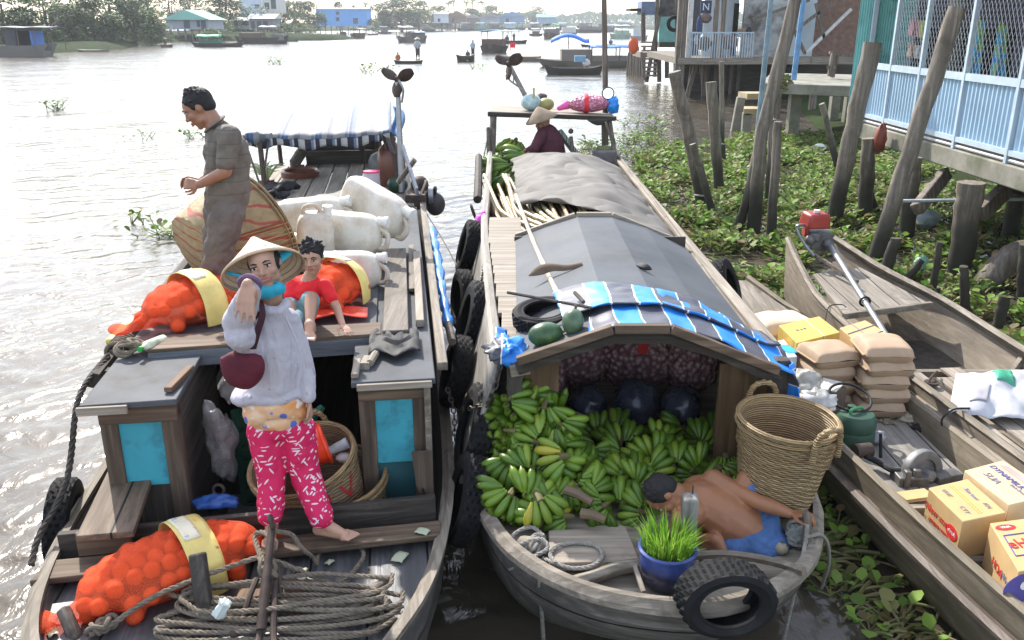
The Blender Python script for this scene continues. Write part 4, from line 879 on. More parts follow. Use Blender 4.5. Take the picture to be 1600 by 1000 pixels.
RX = [(.03, 1.525), (.30, 1.63), (.56, 1.715), (.86, 1.715), (1.16, 1.62), (1.50, 1.46)]
def roofz(x):
    x = min(max(x, RX[0][0]), RX[-1][0])
    for (a, za), (c, zc) in zip(RX, RX[1:]):
        if x <= c: return za+(zc-za)*(x-a)/(c-a)
    return RX[-1][1]
b = B(); n = len(RX)
for y in (4.47, 7.35): b.v += [V((x, y, z)) for x, z in RX]
for y in (4.47, 7.35): b.v += [V((x, y, z-.035)) for x, z in RX]
for i in range(n-1): b.f += [(i, i+1, n+i+1, n+i), (2*n+i, 3*n+i, 3*n+i+1, 2*n+i+1), (i, 2*n+i, 2*n+i+1, i+1), (n+i, n+i+1, 3*n+i+1, 3*n+i)]
b.f += [(0, n, 3*n, 2*n), (n-1, 3*n-1+0*n+0, 4*n-1, 2*n-1)]
b.f[-1] = (n-1, 2*n-1+0, 3*n-1+n, 3*n-1); b.f[-1] = (n-1, 3*n-1, 4*n-1, 2*n-1)
mSlateR = plain('blue_grey_roof_sheet', (.092, .10, .112), .7, .3, 1.6, .2, dirt=(.115, .115, .11), dirts=(.48, .8), dscale=2.6)
b.obj('cabin_roof', mSlateR, RBoat, 'w', smooth=False)
for (xa, za), (xc, zc) in zip(((.03, 1.525), (.56, 1.715), (.87, 1.715)), ((.55, 1.713), (.86, 1.715), (1.48, 1.47))):
    b = B(); b.bar((xa, 4.445, za+.005), (xc, 4.445, zc+.005), .05, .05, up=(0, 1, 0)); b.obj('front_trim', wBrownX, RBoat, 'w', bevel=.005)
    b = B(); b.bar((xa, 7.37, za+.01), (xc, 7.37, zc+.01), .045, .05, up=(0, 1, 0)); b.obj('back_trim', wPaleX, RBoat, 'w', bevel=.005)
b = B(); pts = [V((x, 4.50, z-.06)) for x, z in RX]; b.tube(pts, .045, 6); b.obj('roof_beam', wDarkX, RBoat, 'w')
b = B(); b.bar((-.01, 4.52, 1.45), (.10, 4.52, 1.47), .09, .07); b.obj('eave_block', wGreyX, RBoat, 'w', bevel=.006)
for x0, x1 in ((-.03, .06), (1.49, 1.57)):
    b = B(); b.bb(x0, x1, 4.52, 4.60, .70, 1.50); b.obj('cabin_post', wDarkZ, RBoat, 'w', bevel=.006)
for x0, x1 in ((.06, .27), (1.20, 1.49)):
    b = B(); b.bb(x0, x1, 4.62, 4.645, .70, roofz((x0+x1)/2)-.09); b.obj('front_panel', wood('brown_cabin_panel', (.10, .06, .03), (.19, .12, .065), 'z', .7), RBoat, 'w')
b = B(); b.bb(.02, 1.5, 7.28, 7.31, .7, 1.55); b.obj('cabin_bulkhead', wDarkX, RBoat, 'w')
b = B(); b.bb(-.0, .02, 4.65, 7.28, .7, 1.5); b.obj('inner_wall', wDark, RBoat, 'w')
b = B(); b.bb(-.2, 1.62, 7.40, 13.6, .95, .99); b.obj('hold_floor', wDark, RBoat, 'w')
b = B(); b.slab([(-.2, 12.4, 1.12), (1.55, 12.4, 1.12), (1.25, 14.5, 1.16), (.15, 14.5, 1.16)], .05); b.obj('stern_deck', wPaleX, RBoat, 'w')
# striped tarpaulin laid over the roof front
BL, GR, WH = (.035, .26, .80), (.085, .085, .105), (.80, .82, .85)
mTarp = stripes('blue_grey_striped_tarpaulin', [(0, BL), (.47, WH), (.50, GR), (.97, WH)], 'X', .285, .42, wob=.05)
t = thing('striped_tarpaulin', 'blue and grey striped tarpaulin folded over the front of the arched cabin roof', 'tarpaulin', (.9, 4.5, 1.7))
b = B()
def ft1(u, v):
    x = .42+1.16*u; y = 4.455+(.62+.1*math.sin(u*5))*v-.02*math.sin(u*9); s_ = -.10*(1-v) if False else 0
    return V((x+.06*v, y, roofz(min(x, 1.5))+.018+.012*noise.noise(V((x*9, y*9, 1)))+.010*math.sin(y*24+3*math.sin(x*4))*v+(-.4*max(0, x-1.5))))
b.grid(ft1, 60, 22); b.obj('front_fold', mTarp, t, 'w', solid=.006)
mTarp2 = stripes('blue_grey_striped_tarpaulin_back', [(0, GR), (.52, WH), (.56, BL), (.96, WH)], 'X', .285, .42, wob=.06)
b = B()
def ft2(u, v):
    x = .30+1.28*u; y = 4.75+.46*v+.08*math.sin(u*8+1)*v-.55*max(0, u-.6)*v; return V((x-.04*v, y, roofz(min(x, 1.5))+.034+.018*abs(noise.noise(V((x*7, y*8, 4)))) + (.02 if v < .05 else 0)))
b.grid(ft2, 60, 16); b.obj('back_fold', mTarp2, t, 'w', solid=.006)
b = B()
def ft3(u, v):
    y = 4.48+.16*u; z = 1.49-.50*v; x = 1.55+.05*math.sin(v*3)+.02*noise.noise(V((u*4, v*7, 2))); return V((x+.03*math.sin(u*6+v*4), y, z))
b.grid(ft3, 8, 22); b.obj('hanging_end', stripes('tarpaulin_side_stripes', [(0, BL), (.47, WH), (.50, GR), (.97, WH)], 'Z', .22, .42, wob=.03), t, 'w', solid=.008)
bag_blob('tarpaulin_scrap', 'crumpled blue and grey tarpaulin scrap on the left front roof corner by the chain', (-.03, 4.62, 1.53), (.12, .13, .06), mTarp, 'tarpaulin', .3, 12)
b = B()
def ft4(u, v): return V((-.10+.07*u, 4.72+.22*v, 1.555-.03*u+.01*math.sin(v*8)))
b.grid(ft4, 4, 8); o = b.obj('tarpaulin_strip', plain('blue_tarp_plastic', (.03, .20, .62)), solid=.004); tag(o, 'narrow blue tarpaulin strip lying on the left wale beam', 'tarpaulin')
# things on the roof
tyre0('small worn tyre lying flat on the left roof shelf beside the melons', (.20, 5.02, 1.60), frame((-.10, -.12, 1), (1, 0, 0)), .20, .10, grp=None)
def melon(lab, c, r, rot, col, seed):
    t = thing('melon', lab, 'melon', c); b = B(); n, m_ = 26, 16; b.ball((0, 0, 0), r, n, m_, rot)
    mt, nt, bs = newmat('melon_rind'); v = coords(nt); w = nz(nt, v, 9, 5, .6, .5); c_ = ramp(nt, w, [(.35, col), (.6, tuple(q*2.1 for q in col)), (.75, (.30, .24, .05))]); nt.links.new(c_, bs.inputs['Base Color']); bs.inputs['Roughness'].default_value = .35
    b.obj('fruit', mt, t); s = B(); e = rot @ V((0, 0, r[2])); s.tube([e*.98, e*1.15+V((0, 0, .01))], .008, 6); s.obj('stem', wPole, t)
melon('long green melon with a yellow patch on the roof corner', (.19, 4.60, 1.63), (.07, .075, .10), frame((1, .1, .1), (0, 0, 1)), (.022, .055, .018), 1)
melon('rounder pale green melon right of the pole tip on the roof', (.345, 4.62, 1.70), (.062, .062, .075), frame((.2, .3, 1), (1, 0, 0)), (.05, .085, .045), 2)
o = thing('bamboo_pole', 'long pale bamboo pole slanting down the arched roof to the melons', 'pole', (.3, 4.55, 1.66)); b = B(); p, q = ay(899, 513, 4.60), ay(806, 305, 8.6); pts = [p.lerp(q, i/20)+V((0, 0, -.06*math.sin(math.pi*i/20))) for i in range(21)]; b.tube(pts, [.017+.002*(i % 4 == 0) for i in range(21)], 8); b.obj('culm', plain('bamboo_culm', (.52, .44, .32), .5, .25, 4), o, 'w')
o = thing('palm_sheath', 'dry brown palm sheath lying across the roof under the pole', 'palm sheath', (.4, 5.9, 1.65)); b = B(); p, q = at(826, 431, 1.64), at(910, 413, 1.70); pts = curve([p, p.lerp(q, .35)+V((0, .03, .02)), p.lerp(q, .7), q], 5); b.tube(pts, [.004, .018, .03, .038, .04, .038, .034, .03, .028, .026, .024, .022, .02, .02, .02, .018][:len(pts)], 8, flat=.35); b.obj('sheath', wBrownX, o, 'w')
b = B(); b.tube(curve([at(994, 413, 1.72), at(1005, 416, 1.73), at(1018, 421, 1.72)], 5), [.004, .012, .018, .022, .025, .026, .026, .024, .02, .014, .006], 7, flat=.6); o = b.obj('pod', mBlack); tag(o, 'small black seed pod on the middle of the arched roof', 'pod')
b = B(); b.tube([at(793, 457, 1.74)*1, at(925, 481, 1.74)], .01, 6); o = b.obj('stick', wDark); tag(o, 'thin dark stick tucked under the tarpaulin edge', 'stick')
b = B(); b.tube([at(898, 457, 1.75), at(912, 472, 1.75)], .012, 6); o = b.obj('stick', wDark); tag(o, 'short dark stick stub beside the pole on the roof', 'stick')
# tyres and chains on the left side, right tyre
for px, py, yy, z, lab, s_ in ((731, 386, 8.2, .9, 'top tyre fender on the left side of the banana boat next to the pink bag', .27), (737, 500, 6.1, .85, 'big tyre fender in the middle of the left side of the banana boat', .30), (742, 672, 4.75, .78, 'tyre fender hung on the chain near the banana boat\'s front left post', .29), (728, 780, 4.35, .45, 'lowest wet tyre fender between the two boats', .27), (712, 580, 5.6, .5, 'tyre fender half hidden in the dark gap between the boats', .26)):
    p = ay(px, py, yy); tyre0(lab, p, frame((-1, -.14, .28), (0, 1, 0)), s_, .13, grp=TG)
tyre0('tyre fender behind the right roof edge above the grey plank boat', ay(1135, 448, 6.9), frame((.9, -.4, .4), (0, 1, 0)), .24, .12, grp=TG)
tyre0('large tyre draped over the rounded bow beside the blue pot', ay(1133, 934, 3.27), frame((.10, -.98, .06), (1, 0, 0)), .225, .17, grp=TG).scale = (1, .74, 1)
mChain = plain('rusty_chain_steel', (.09, .075, .065), .55, .3, 20, metal=.5)
def chain(lab, pts):
    c = curve(pts, 14); b = B(); d = 0; last = c[0]; k = 0
    for i in range(1, len(c)):
        if (c[i]-last).length > .034:
            t_ = (c[i]-last).normalized(); s_ = V((0, 0, 1)).cross(t_); s_ = s_.normalized() if s_.length > .01 else V((1, 0, 0))
            if k % 2: s_ = t_.cross(s_)
            m_ = (c[i]+last)/2; nrm = t_.cross(s_)
            ring_ = [m_+t_*.026*math.cos(a)+s_*.014*math.sin(a) for a in [2*math.pi*q/10 for q in range(10)]]; b.tube(ring_, .005, 5, closed=True); last = c[i]; k += 1
    o = b.obj('chain', mChain); tag(o, lab, 'chain'); recenter(o, pts[0])
chain('rusty chain down the front left cabin corner to the chained tyre', [ay(790, 530, 4.66), ay(782, 570, 4.55), ay(772, 610, 4.52), ay(760, 632, 4.55), ay(745, 636, 4.6), ay(730, 640, 4.68)])
chain('rusty chain along the side wall above the middle tyre', [ay(766, 382, 7.3), ay(758, 400, 7.0), ay(754, 430, 6.6), ay(748, 455, 6.3), ay(741, 462, 6.15)])
chain('short rusty chain hanging beside the dark gunwale of the orange boat', [LW(1.10, 1.2, 1.0), LW(1.13, 1.05, .9), LW(1.12, .85, .78)])
bag_blob('plastic_bag', 'bright pink plastic bag tied on the left wale near the cane', ay(753, 356, 8.4), (.07, .07, .17), plain('pink_bag_film', (.85, .12, .62), .4, .25, 8), jit=.15, seed=21)
b = B(); b.torus(ay(739, 330, 9.0), .07, .012, 20, 6, frame((1, .2, .3))); o = b.obj('rope_ring', mRust); tag(o, 'dark rope ring on a peg behind the pink bag', 'rope')
b = B(); b.tube([ay(748, 245, 12.4), ay(747, 300, 10.0), ay(746, 312, 9.8)], .05, 8); o = b.obj('mooring_peg', wDarkZ); tag(o, 'dark upright peg on the left side of the cane boat stern', 'peg')
# sugar cane
def canemat():
    m, nt, bs = newmat('sugar_cane_skin'); v = coords(nt); oi = nd(nt, 'ShaderNodeObjectInfo'); sx = nd(nt, 'ShaderNodeSeparateXYZ', {0: v})
    c = ramp(nt, oi.outputs['Random'], [(0, (.30, .22, .10)), (.35, (.50, .42, .22)), (.65, (.40, .26, .14)), (1, (.56, .50, .30))])
    p = nd(nt, 'ShaderNodeMath', {0: nd(nt, 'ShaderNodeMath', {0: sx.outputs['Y'], 1: .14}, operation='DIVIDE').outputs[0]}, operation='FRACT'); c = mixc(nt, ramp(nt, p.outputs[0], [(.0, 1.0), (.10, 1.0), (.16, 0.0)]), c, (.14, .09, .06))
    c = mixc(nt, ramp(nt, nz(nt, v, 18, 4), [(.5, 0.0), (.7, .6)]), c, (.12, .08, .05)); nt.links.new(c, bs.inputs['Base Color']); bs.inputs['Roughness'].default_value = .5; return m
mCane = canemat(); CP = []
for s_ in range(3):
    b = B(); pts = []; rr = []
    for i in range(43):
        y = i*.07; bend = (.0, .22, .45)[s_]*max(0, 1-y/1.3)**2; pts.append((bend, y, .012*math.sin(y*2+s_))); rr.append(.019+(.004 if i % 2 == 0 else 0))
    b.tube(pts, rr, 7); CP.append((b.v, b.f))
random.seed(3); canes = []; cm = []
for v_, f_ in CP:
    q = B(); q.add(v_, f_); o = q.obj('sugar_cane', mCane); cm.append(o)
used = [False]*3; GC = 'sugar cane stalks stacked behind the cabin roof'
for i in range(78):
    row = i % 6; j = i//6; x = -.10+j*.098+random.uniform(-.03, .03); z = 1.10+row*.066+random.uniform(-.012, .012)+.10*math.exp(-((x-.75)/.5)**2); y = 7.46+random.uniform(0, .22)+row*.03; k = (2 if j < 4 else (1 if j < 6 else 0))
    o = cm[k] if not used[k] else cm[k].copy()
    if used[k]: C.objects.link(o)
    used[k] = True; o.location = (x+(.10 if k == 2 else .05 if k == 1 else 0), y, z); o.rotation_euler = (random.uniform(-.01, .02)+.01, random.random()*.3*(k == 0), R(4)+random.uniform(-.035, .035)+.02*(k == 2)); MW[o.name] = M.Translation(o.location)
    side = ('at the drooping left end of the stack' if j < 4 else 'in the middle of the stack' if j < 9 else 'at the right end under the canvas'); lay = ('in the bottom layers', 'in the middle layers', 'on the top layers')[row//2]
    tag(o, 'sugar cane stalk '+lay+' '+side, 'sugar cane', GC)
b = B()
def fgt(u, v):
    yf = 8.9-1.15*min(1, u*1.3)**.8+.10*math.sin(u*9); y = yf+(12.3-yf)*v; xl = .05-.05*v; xr = 1.62-.02*v; x = xl+(xr-xl)*u
    h = 1.40+.34*math.sin(math.pi*min(1, u*.95+.10))**.9*(.55+.45*math.sin(math.pi*min(1, v*.9+.15)))-.05*u
    if v < .06: h -= .0
    f = .055*noise.noise(V((x*2.2, y*1.2, 3)))+.034*math.sin(9*x+2.5*y+2*noise.noise(V((x, y, 0))))*(.4+.6*abs(noise.noise(V((x*1.5, y*.7, 7)))))
    return V((x, y, max(1.36-.1*u, h+f)))
b.grid(fgt, 60, 60); o = b.obj('tarpaulin', plain('grey_canvas_cover', (.165, .152, .135), .8, .18, 3, bst=.3), solid=.008); folds(o, .13, .42); tag(o, 'large grey canvas tarpaulin stretched over the sugar cane stack', 'tarpaulin')
b = B()
for k in range(3): b.bar(at(1005+14*k, 366+5*k, 1.35), at(1042+4*k, 366+8*k, 1.36), .05, .02)
o = b.obj('board_scraps', wPaleX); tag(o, 'pale board scraps in the gap right of the cabin roof', 'board')

# ---------------------------------------------------------------- bananas
def banmat():
    m, nt, bs = newmat('banana_skin'); v = coords(nt); oi = nd(nt, 'ShaderNodeObjectInfo'); sx = nd(nt, 'ShaderNodeSeparateXYZ', {0: v})
    c = ramp(nt, oi.outputs['Random'], [(0, (.06, .125, .010)), (.5, (.105, .195, .014)), (.85, (.155, .25, .02)), (1, (.21, .28, .026))])
    tip = nd(nt, 'ShaderNodeMapRange', {0: sx.outputs['Y'], 1: .150, 2: .160}); c = mixc(nt, tip.outputs[0], c, (.035, .03, .012))
    c = mixc(nt, ramp(nt, nz(nt, v, 30, 4), [(.62, 0.0), (.75, .55)]), c, (.045, .05, .015)); nt.links.new(c, bs.inputs['Base Color']); bs.inputs['Roughness'].default_value = .38; return m
def yelmat():
    m, nt, bs = newmat('ripening_banana_skin'); v = coords(nt); oi = nd(nt, 'ShaderNodeObjectInfo'); c = ramp(nt, oi.outputs['Random'], [(0, (.10, .20, .02)), (.65, (.17, .24, .025)), (1, (.38, .32, .03))]); c = mixc(nt, ramp(nt, nz(nt, v, 22, 4), [(.6, 0.0), (.75, .6)]), c, (.10, .06, .02)); nt.links.new(c, bs.inputs['Base Color']); bs.inputs['Roughness'].default_value = .4; return m
mBan, mBanY = banmat(), yelmat()
b = B(); pts = [V((0, .010+.150*math.sin(1.25*i/10)/.95, .085*(1-math.cos(1.25*i/10)))) for i in range(11)]; rr = [.009, .013, .020, .0245, .0265, .0270, .0262, .024, .019, .011, .006]
b.tube(pts, rr, 6); BV, BF = b.v, b.f
def hand0(name, mat, counts, spread, curl):
    t = thing('banana_bunch', 'x', 'bananas'); first = None
    for row, (n, el, sc) in enumerate(counts):
        for i in range(n):
            a = (-spread+2*spread*i/(n-1) if n > 1 else 0)+random.uniform(-.06, .06)
            if first is None:
                q = B(); q.add(BV, BF); o = q.obj('banana', mat, t, ang=70); first = o
            else: o = first.copy(); C.objects.link(o); o.parent = t
            o.rotation_euler = (M.Rotation(-a, 3, 'Z') @ M.Rotation(el+random.uniform(-.08, .08), 3, 'X')).to_euler(); k = sc*random.uniform(.93, 1.07); o.scale = (k*1.02, k, k); o.location = (.030*math.sin(a)*2, 0, .022*row)
    b = B(); b.tube([(0, -.035, .05), (0, -.01, .02), (0, .025, .0)], [.014, .018, .022], 7); b.obj('crown', plain('banana_stalk', (.14, .12, .05), .7), t); return t
random.seed(5)
HP = [hand0('a', mBan, ((7, .0, 1.0), (7, .50, .95)), .95, 0), hand0('b', mBan, ((6, .1, 1.05), (6, .60, .95), (4, 1.1, .8)), .72, 0), hand0('c', mBan, ((9, 0, .95), (7, .5, .9)), 1.35, 0)]
HY = hand0('y', mBanY, ((5, .1, .95), (4, .6, .9)), .7, 0)
hl = [(795, 622, 4.50), (824, 613, 4.62), (850, 634, 4.50), (874, 662, 4.45), (800, 672, 4.42), (838, 692, 4.36), (868, 690, 4.42), (797, 722, 4.28), (832, 735, 4.22), (862, 722, 4.26), (884, 738, 4.22), (800, 770, 4.08), (828, 778, 4.05), (862, 775, 4.10), (897, 757, 4.18), (885, 806, 3.98), (851, 800, 4.0), (915, 712, 4.6), (936, 702, 4.72), (952, 730, 4.52), (926, 747, 4.45), (970, 692, 4.8), (992, 728, 4.5), (1000, 760, 4.32), (966, 757, 4.35), (975, 788, 4.17), (946, 790, 4.12), (1003, 800, 4.1), (1012, 692, 4.8), (1036, 702, 4.7), (1052, 730, 4.5), (1045, 682, 4.9), (1076, 702, 4.7), (1102, 692, 4.8), (1110, 716, 4.6), (1086, 737, 4.5), (1126, 730, 4.5), (1137, 712, 4.58), (1106, 682, 4.95), (958, 674, 5.0), (1140, 742, 4.42), (1212, 815, 4.02), (930, 682, 4.95), (987, 672, 5.05), (1072, 672, 5.02), (1020, 740, 4.45), (905, 690, 4.9), (820, 650, 4.5), (1010, 775, 4.25), (1060, 755, 4.4), (975, 715, 4.6), (1020, 715, 4.6), (1065, 718, 4.58), (945, 765, 4.25), (985, 745, 4.4), (1030, 690, 4.85), (925, 775, 4.15), (1000, 700, 4.75), (905, 730, 4.4), (1030, 760, 4.35)]
def place_word(px, py):
    if px < 890: return ('at the top of the left column by the cabin post' if py < 680 else 'in the middle of the left column' if py < 745 else 'at the foot of the left column by the gunwale')
    if py < 685: return 'in the shaded back row of the heap'
    if px > 1060: return 'behind the crouching man\'s back'
    return 'in the front of the middle heap' if py > 750 else 'on the middle heap before the dark cabin'
GB = 'green banana bunches heaped on the bow'
usedh = [False]*3
def put(h, i, p, rot, lab, grp, sc=1.0):
    if not usedh[i]:
        usedh[i] = True; o = h[i]; o.location = p; o.rotation_euler = rot.to_euler(); o.scale = (sc,)*3; o['label'] = lab; o['group'] = grp
    else: dup(h[i], p, rot, sc, lab, grp)
for k, (px, py, yy) in enumerate(hl):
    p = ay(px, py, yy); i = k % 3; a = random.uniform(-2.2, 2.2); tilt = random.uniform(-1.15, -.45)
    rot = frame((random.uniform(-.45, .45), .85, -.6+random.uniform(-.35, .35)), (math.cos(a*1.4), 0, math.sin(a*1.4)))
    put(HP, i, p+V((0, .02, -.01)), rot, 'green banana bunch '+place_word(px, py), GB, random.uniform(.86, 1.0))
    if p.z > .90:
        for dz in ((.15,) if p.z < 1.1 else (.15, .30)):
            dup(HP[(i+1) % 3], p+V((random.uniform(-.04, .04), .12, -dz)), M.Rotation(R(50), 3, 'X') @ M.Rotation(random.uniform(-3, 3), 3, 'Z'), 1.05, 'buried green banana bunch '+place_word(px, py), GB)
HY.location = at(846, 815, .78); HY.rotation_euler = frame((.2, .8, -.6), (-1, 0, .3)).to_euler(); HY['label'] = 'small yellow ripening banana bunch at the front corner of the heap'; HY['group'] = GB
dup(HY, ay(880, 712, 4.2), frame((0, .8, -.6), (.2, 0, -1)), 1.0, 'yellow tipped banana bunch in the middle of the left column', GB)
dup(HY, ay(842, 777, 4.0), frame((0, .8, -.6), (1, 0, .6)), 1.0, 'speckled yellowish banana bunch above the yellow one', GB)
for (a, ya, c, yc, lab) in (((872, 645), 4.5, (915, 655), 4.75, 'cut banana stalk poking from the left column into the dark cabin'), ((885, 765), 4.1, (925, 785), 4.02, 'cut banana stalk in the gap left of the middle heap'), ((908, 802), 3.97, (945, 812), 3.93, 'brown cut banana stalk lying in front of the heap')):
    o = thing('banana_stalk', lab, 'banana stalk', ay(*c, yc)); b = B(); b.tube([ay(*a, ya), ay(*a, ya).lerp(ay(*c, yc), .5)+V((0, 0, .01)), ay(*c, yc)], [.03, .026, .022], 9); b.obj('stem', plain('banana_stalk_brown', (.16, .115, .07), .7), o, 'w')
# stern bananas
for k, (px, py, yy, sc) in enumerate(((790, 245, 12.6, 1.2), (812, 232, 12.9, 1.25), (830, 250, 12.5, 1.3), (800, 262, 12.2, 1.2), (822, 265, 12.1, 1.2), (782, 262, 12.2, 1.1), (806, 218, 13.2, 1.2), (786, 232, 12.8, 1.1), (825, 240, 12.6, 1.2), (795, 276, 11.9, 1.1))):
    p = ay(px, py, yy); rot = frame((random.uniform(-.4, .4), .85, -.6), (1, random.uniform(-.8, .8), random.uniform(-1, 1)))
    dup(HY if k == 6 else HP[k % 3], p, rot, sc*1.55, ('ripe yellow banana bunch on top of the stern heap' if k == 6 else 'dark green banana bunch in the stern heap beside the seated vendor'), 'banana bunches heaped at the stern')
b = B(); b.ball((.0, 13.1, .95), (.42, .8, .35), 16, 10, jit=.06); o = b.obj('sacking', wDark); tag(o, 'dark sacking under the stern banana heap', 'sacking')

# ---------------------------------------------------------------- inside the dark cabin
mOnion = None
def onionmat(name, c1, c2):
    m, nt, bs = newmat(name); v = coords(nt); vo = nd(nt, 'ShaderNodeTexVoronoi', {'Vector': v, 'Scale': 24}); c = ramp(nt, vo.outputs['Distance'], [(.15, c1), (.6, c2)]); nt.links.new(c, bs.inputs['Base Color']); bs.inputs['Roughness'].default_value = .5
    bb = nd(nt, 'ShaderNodeBump', {'Height': vo.outputs['Distance'], 'Strength': 1, 'Distance': .03}); bb.invert = True; nt.links.new(bb.outputs[0], bs.inputs['Normal']); return m
mOnion = onionmat('shallots_in_net', (.62, .42, .40), (.22, .10, .11))
for i, (c, r, lab) in enumerate((((.45, 6.0, 1.0), (.30, .2, .30), 'left net sack of shallots in the shade under the arched roof'), ((.95, 5.95, 1.02), (.32, .2, .32), 'middle net sack of shallots with a red tag under the arched roof'), ((1.30, 5.85, .98), (.20, .2, .27), 'right net sack of shallots under the arched roof'), ((.22, 5.6, 1.02), (.16, .2, .34), 'upright net sack of shallots behind the left cabin panel'))):
    o = bag_blob('onion_sack', lab, c, r, mOnion, 'onion sack', .10, 30+i); o['group'] = 'shallot sacks in the cabin'
b = B()
b.box((.93, 5.73, 1.12), (.07, .012, .09), M.Rotation(.2, 3, 'Y')); o = b.obj('red_tag', plain('red_tag', (.6, .03, .03), .5)); tag(o, 'small red tag hanging on the middle shallot sack', 'tag')
mDk = filmmat('dark_sack_film', (.06, .065, .09), .9, .22)
for i, (c, r, lab) in enumerate((((.84, 5.35, .86), (.15, .15, .17), 'dark blue plastic sack standing in the middle of the cabin'), ((.52, 5.4, .82), (.13, .15, .14), 'dark plastic sack left of the blue one in the cabin'), ((1.14, 5.35, .83), (.14, .15, .15), 'dark plastic sack at the right side of the cabin'))):
    o = bag_blob('plastic_sack', lab, c, r, mDk, 'plastic sack', .14, 40+i); o['group'] = 'plastic sacks in the cabin'

# ---------------------------------------------------------------- tall baskets, pot, bow gear
bt = basket('basket', 'tall bamboo basket on the right bow, the lower one of two nested baskets', at(1212, 785, .71), R(0), .24, .165, .42, mWick, rows=34, handles=(), low=(-35, .90))
bt2 = basket('basket', 'wide rimmed bamboo basket standing inside the other tall basket on the right bow', at(1214, 783, .84)+V((0, .06, 0)), R(0), .262, .19, .48, mWick, rows=38, handles=(105, -62))
bt2.rotation_euler = (R(3), R(3), 0)
t = thing('plant_pot', 'blue glazed pot of bright green grass on the bow deck', 'plant pot', at(1040, 908, .715)); t.scale = (1.14, 1.14, .98); mGl, nt, bs = newmat('blue_glaze'); v = coords(nt); sx = nd(nt, 'ShaderNodeSeparateXYZ', {0: v}); f = nd(nt, 'ShaderNodeMapRange', {0: nd(nt, 'ShaderNodeMath', {0: nz(nt, v, 14), 1: .07, 2: sx.outputs['Z']}, operation='MULTIPLY_ADD').outputs[0], 1: .14, 2: .20}); c = mixc(nt, f.outputs[0], (.022, .024, .045), (.045, .075, .26)); nt.links.new(c, bs.inputs['Base Color']); bs.inputs['Roughness'].default_value = .2
b = B(); b.lathe([(0, 0), (.09, 0), (.105, .02), (.118, .08), (.118, .13), (.108, .165), (.112, .175), (.124, .185), (.126, .198), (.116, .205), (.104, .195), (.10, .165), (0, .16)], n=44, cap=(0, 0)); b.obj('pot', mGl, t)
b = B(); b.lathe([(0, .17), (.10, .168)], n=20, cap=(0, 0)); b.obj('soil', plain('dark_soil', (.03, .022, .015), .9), t)
random.seed(17); b = B()
for k in range(420):
    a = random.random()*6.28; q = random.random()**.5*.095; x, y = math.cos(a)*q, math.sin(a)*q; L = random.uniform(.07, .19); dx, dy = math.cos(a)*random.uniform(0, .10), math.sin(a)*random.uniform(0, .10)
    w = V((-math.sin(a*7), math.cos(a*7), 0))*.0028; p0, p1, p2 = V((x, y, .165)), V((x+dx*.4, y+dy*.4, .165+L*.65)), V((x+dx, y+dy, .165+L)); o_ = len(b.v); b.v += [p0-w, p0+w, p1+w, p1-w, p2]; b.f += [(o_, o_+1, o_+2, o_+3), (o_+3, o_+2, o_+4)]
b.obj('grass', leafmat('pot_grass', [(.10, .26, .02), (.20, .40, .04), (.34, .48, .08), (.14, .33, .03)], .4, .5), t)
post = stub('bow_post', 'square grey timber post with a nail standing at the bow behind the blue pot', at(1072, 872, .70), at(1079, 775, 1.09)+V((0, .0, 0)), .075, .075, wood('bow_post_wood', (.20, .19, .175), (.36, .345, .32), 'z', .75)); b = B(); b.tube([at(1082, 772, 1.09), at(1083, 758, 1.14)], .004, 5); b.obj('nail', mRust, post, 'w')
st_ = thing('stem_post', 'weathered stem post with a rag at the right bow corner', 'post', at(1262, 860, .70)); b = B(); b.tube(curve([at(1268, 880, .66), at(1262, 850, .78), at(1262, 815, .90), at(1258, 800, .96)], 4), [.05, .05, .048, .046, .042, .04, .036, .034, .032, .030, .028, .026, .02], 8, flat=.6, jit=.08); b.obj('post', wPole, st_, 'w')
bag_blob('rag', 'pale green and grey rag bundled at the foot of the stem post', at(1246, 838, .76), (.055, .05, .06), plain('grey_green_rag', (.30, .33, .31), .7, .5, 14, dirt=(.08, .30, .30), dirts=(.6, .63), dscale=9), 'rag', .22, 61)
b = B()
for k in range(4): b.torus(at(1246, 842-k*6, .74+.02*k), .06-.004*k, .010, 20, 6, frame((random.uniform(-.3, .3), random.uniform(-.3, .1), 1)))
o = b.obj('rope_coil', mRopeG); tag(o, 'small grey rope coil round the rag at the stem post', 'rope'); recenter(o, at(1246, 845, .72))
for px, py, r, lab in ((1222, 857, .036, 'small pale coconut with a brown top on the bow deck'),):
    b = B(); b.ball(at(px, py, .735), (r, r, r*.9), 14, 10); o = b.obj('coconut', plain('pale_husk', (.40, .36, .26), .7, .3, 8, dirt=(.08, .05, .03), dirts=(.55, .6), dscale=14)); tag(o, lab, 'coconut')
tagrope([at(1262, 820, .92), at(1258, 850, .82), at(1250, 890, .74), at(1240, 930, .5), at(1222, 1010, .0), at(1215, 1030, -.1)], .011, 'grey rope hanging from the stem post into the water at the right bow', mRopeG)
tagrope([at(1262, 838, .84), at(1282, 836, .80), at(1293, 850, .68), at(1295, 880, .45), at(1288, 905, .25), at(1284, 918, .1)], .011, 'thick rope loop beside the stem post above the floating stems', mRopeG)
tagrope([at(836, 868, .80), at(842, 900, .72), at(846, 950, .4), at(850, 1020, -.1)], .0125, 'grey rope hanging straight down the front left bow into the water', mRopeG)
tagrope([at(848, 872, .76), at(868, 880, .78), at(895, 888, .78), at(925, 884, .79), at(942, 868, .79), at(930, 852, .79), at(900, 848, .79), at(872, 853, .79), at(860, 866, .785), at(868, 880, .79)], .0115, 'loop of grey rope lying on the weathered hatch board', mRopeG)
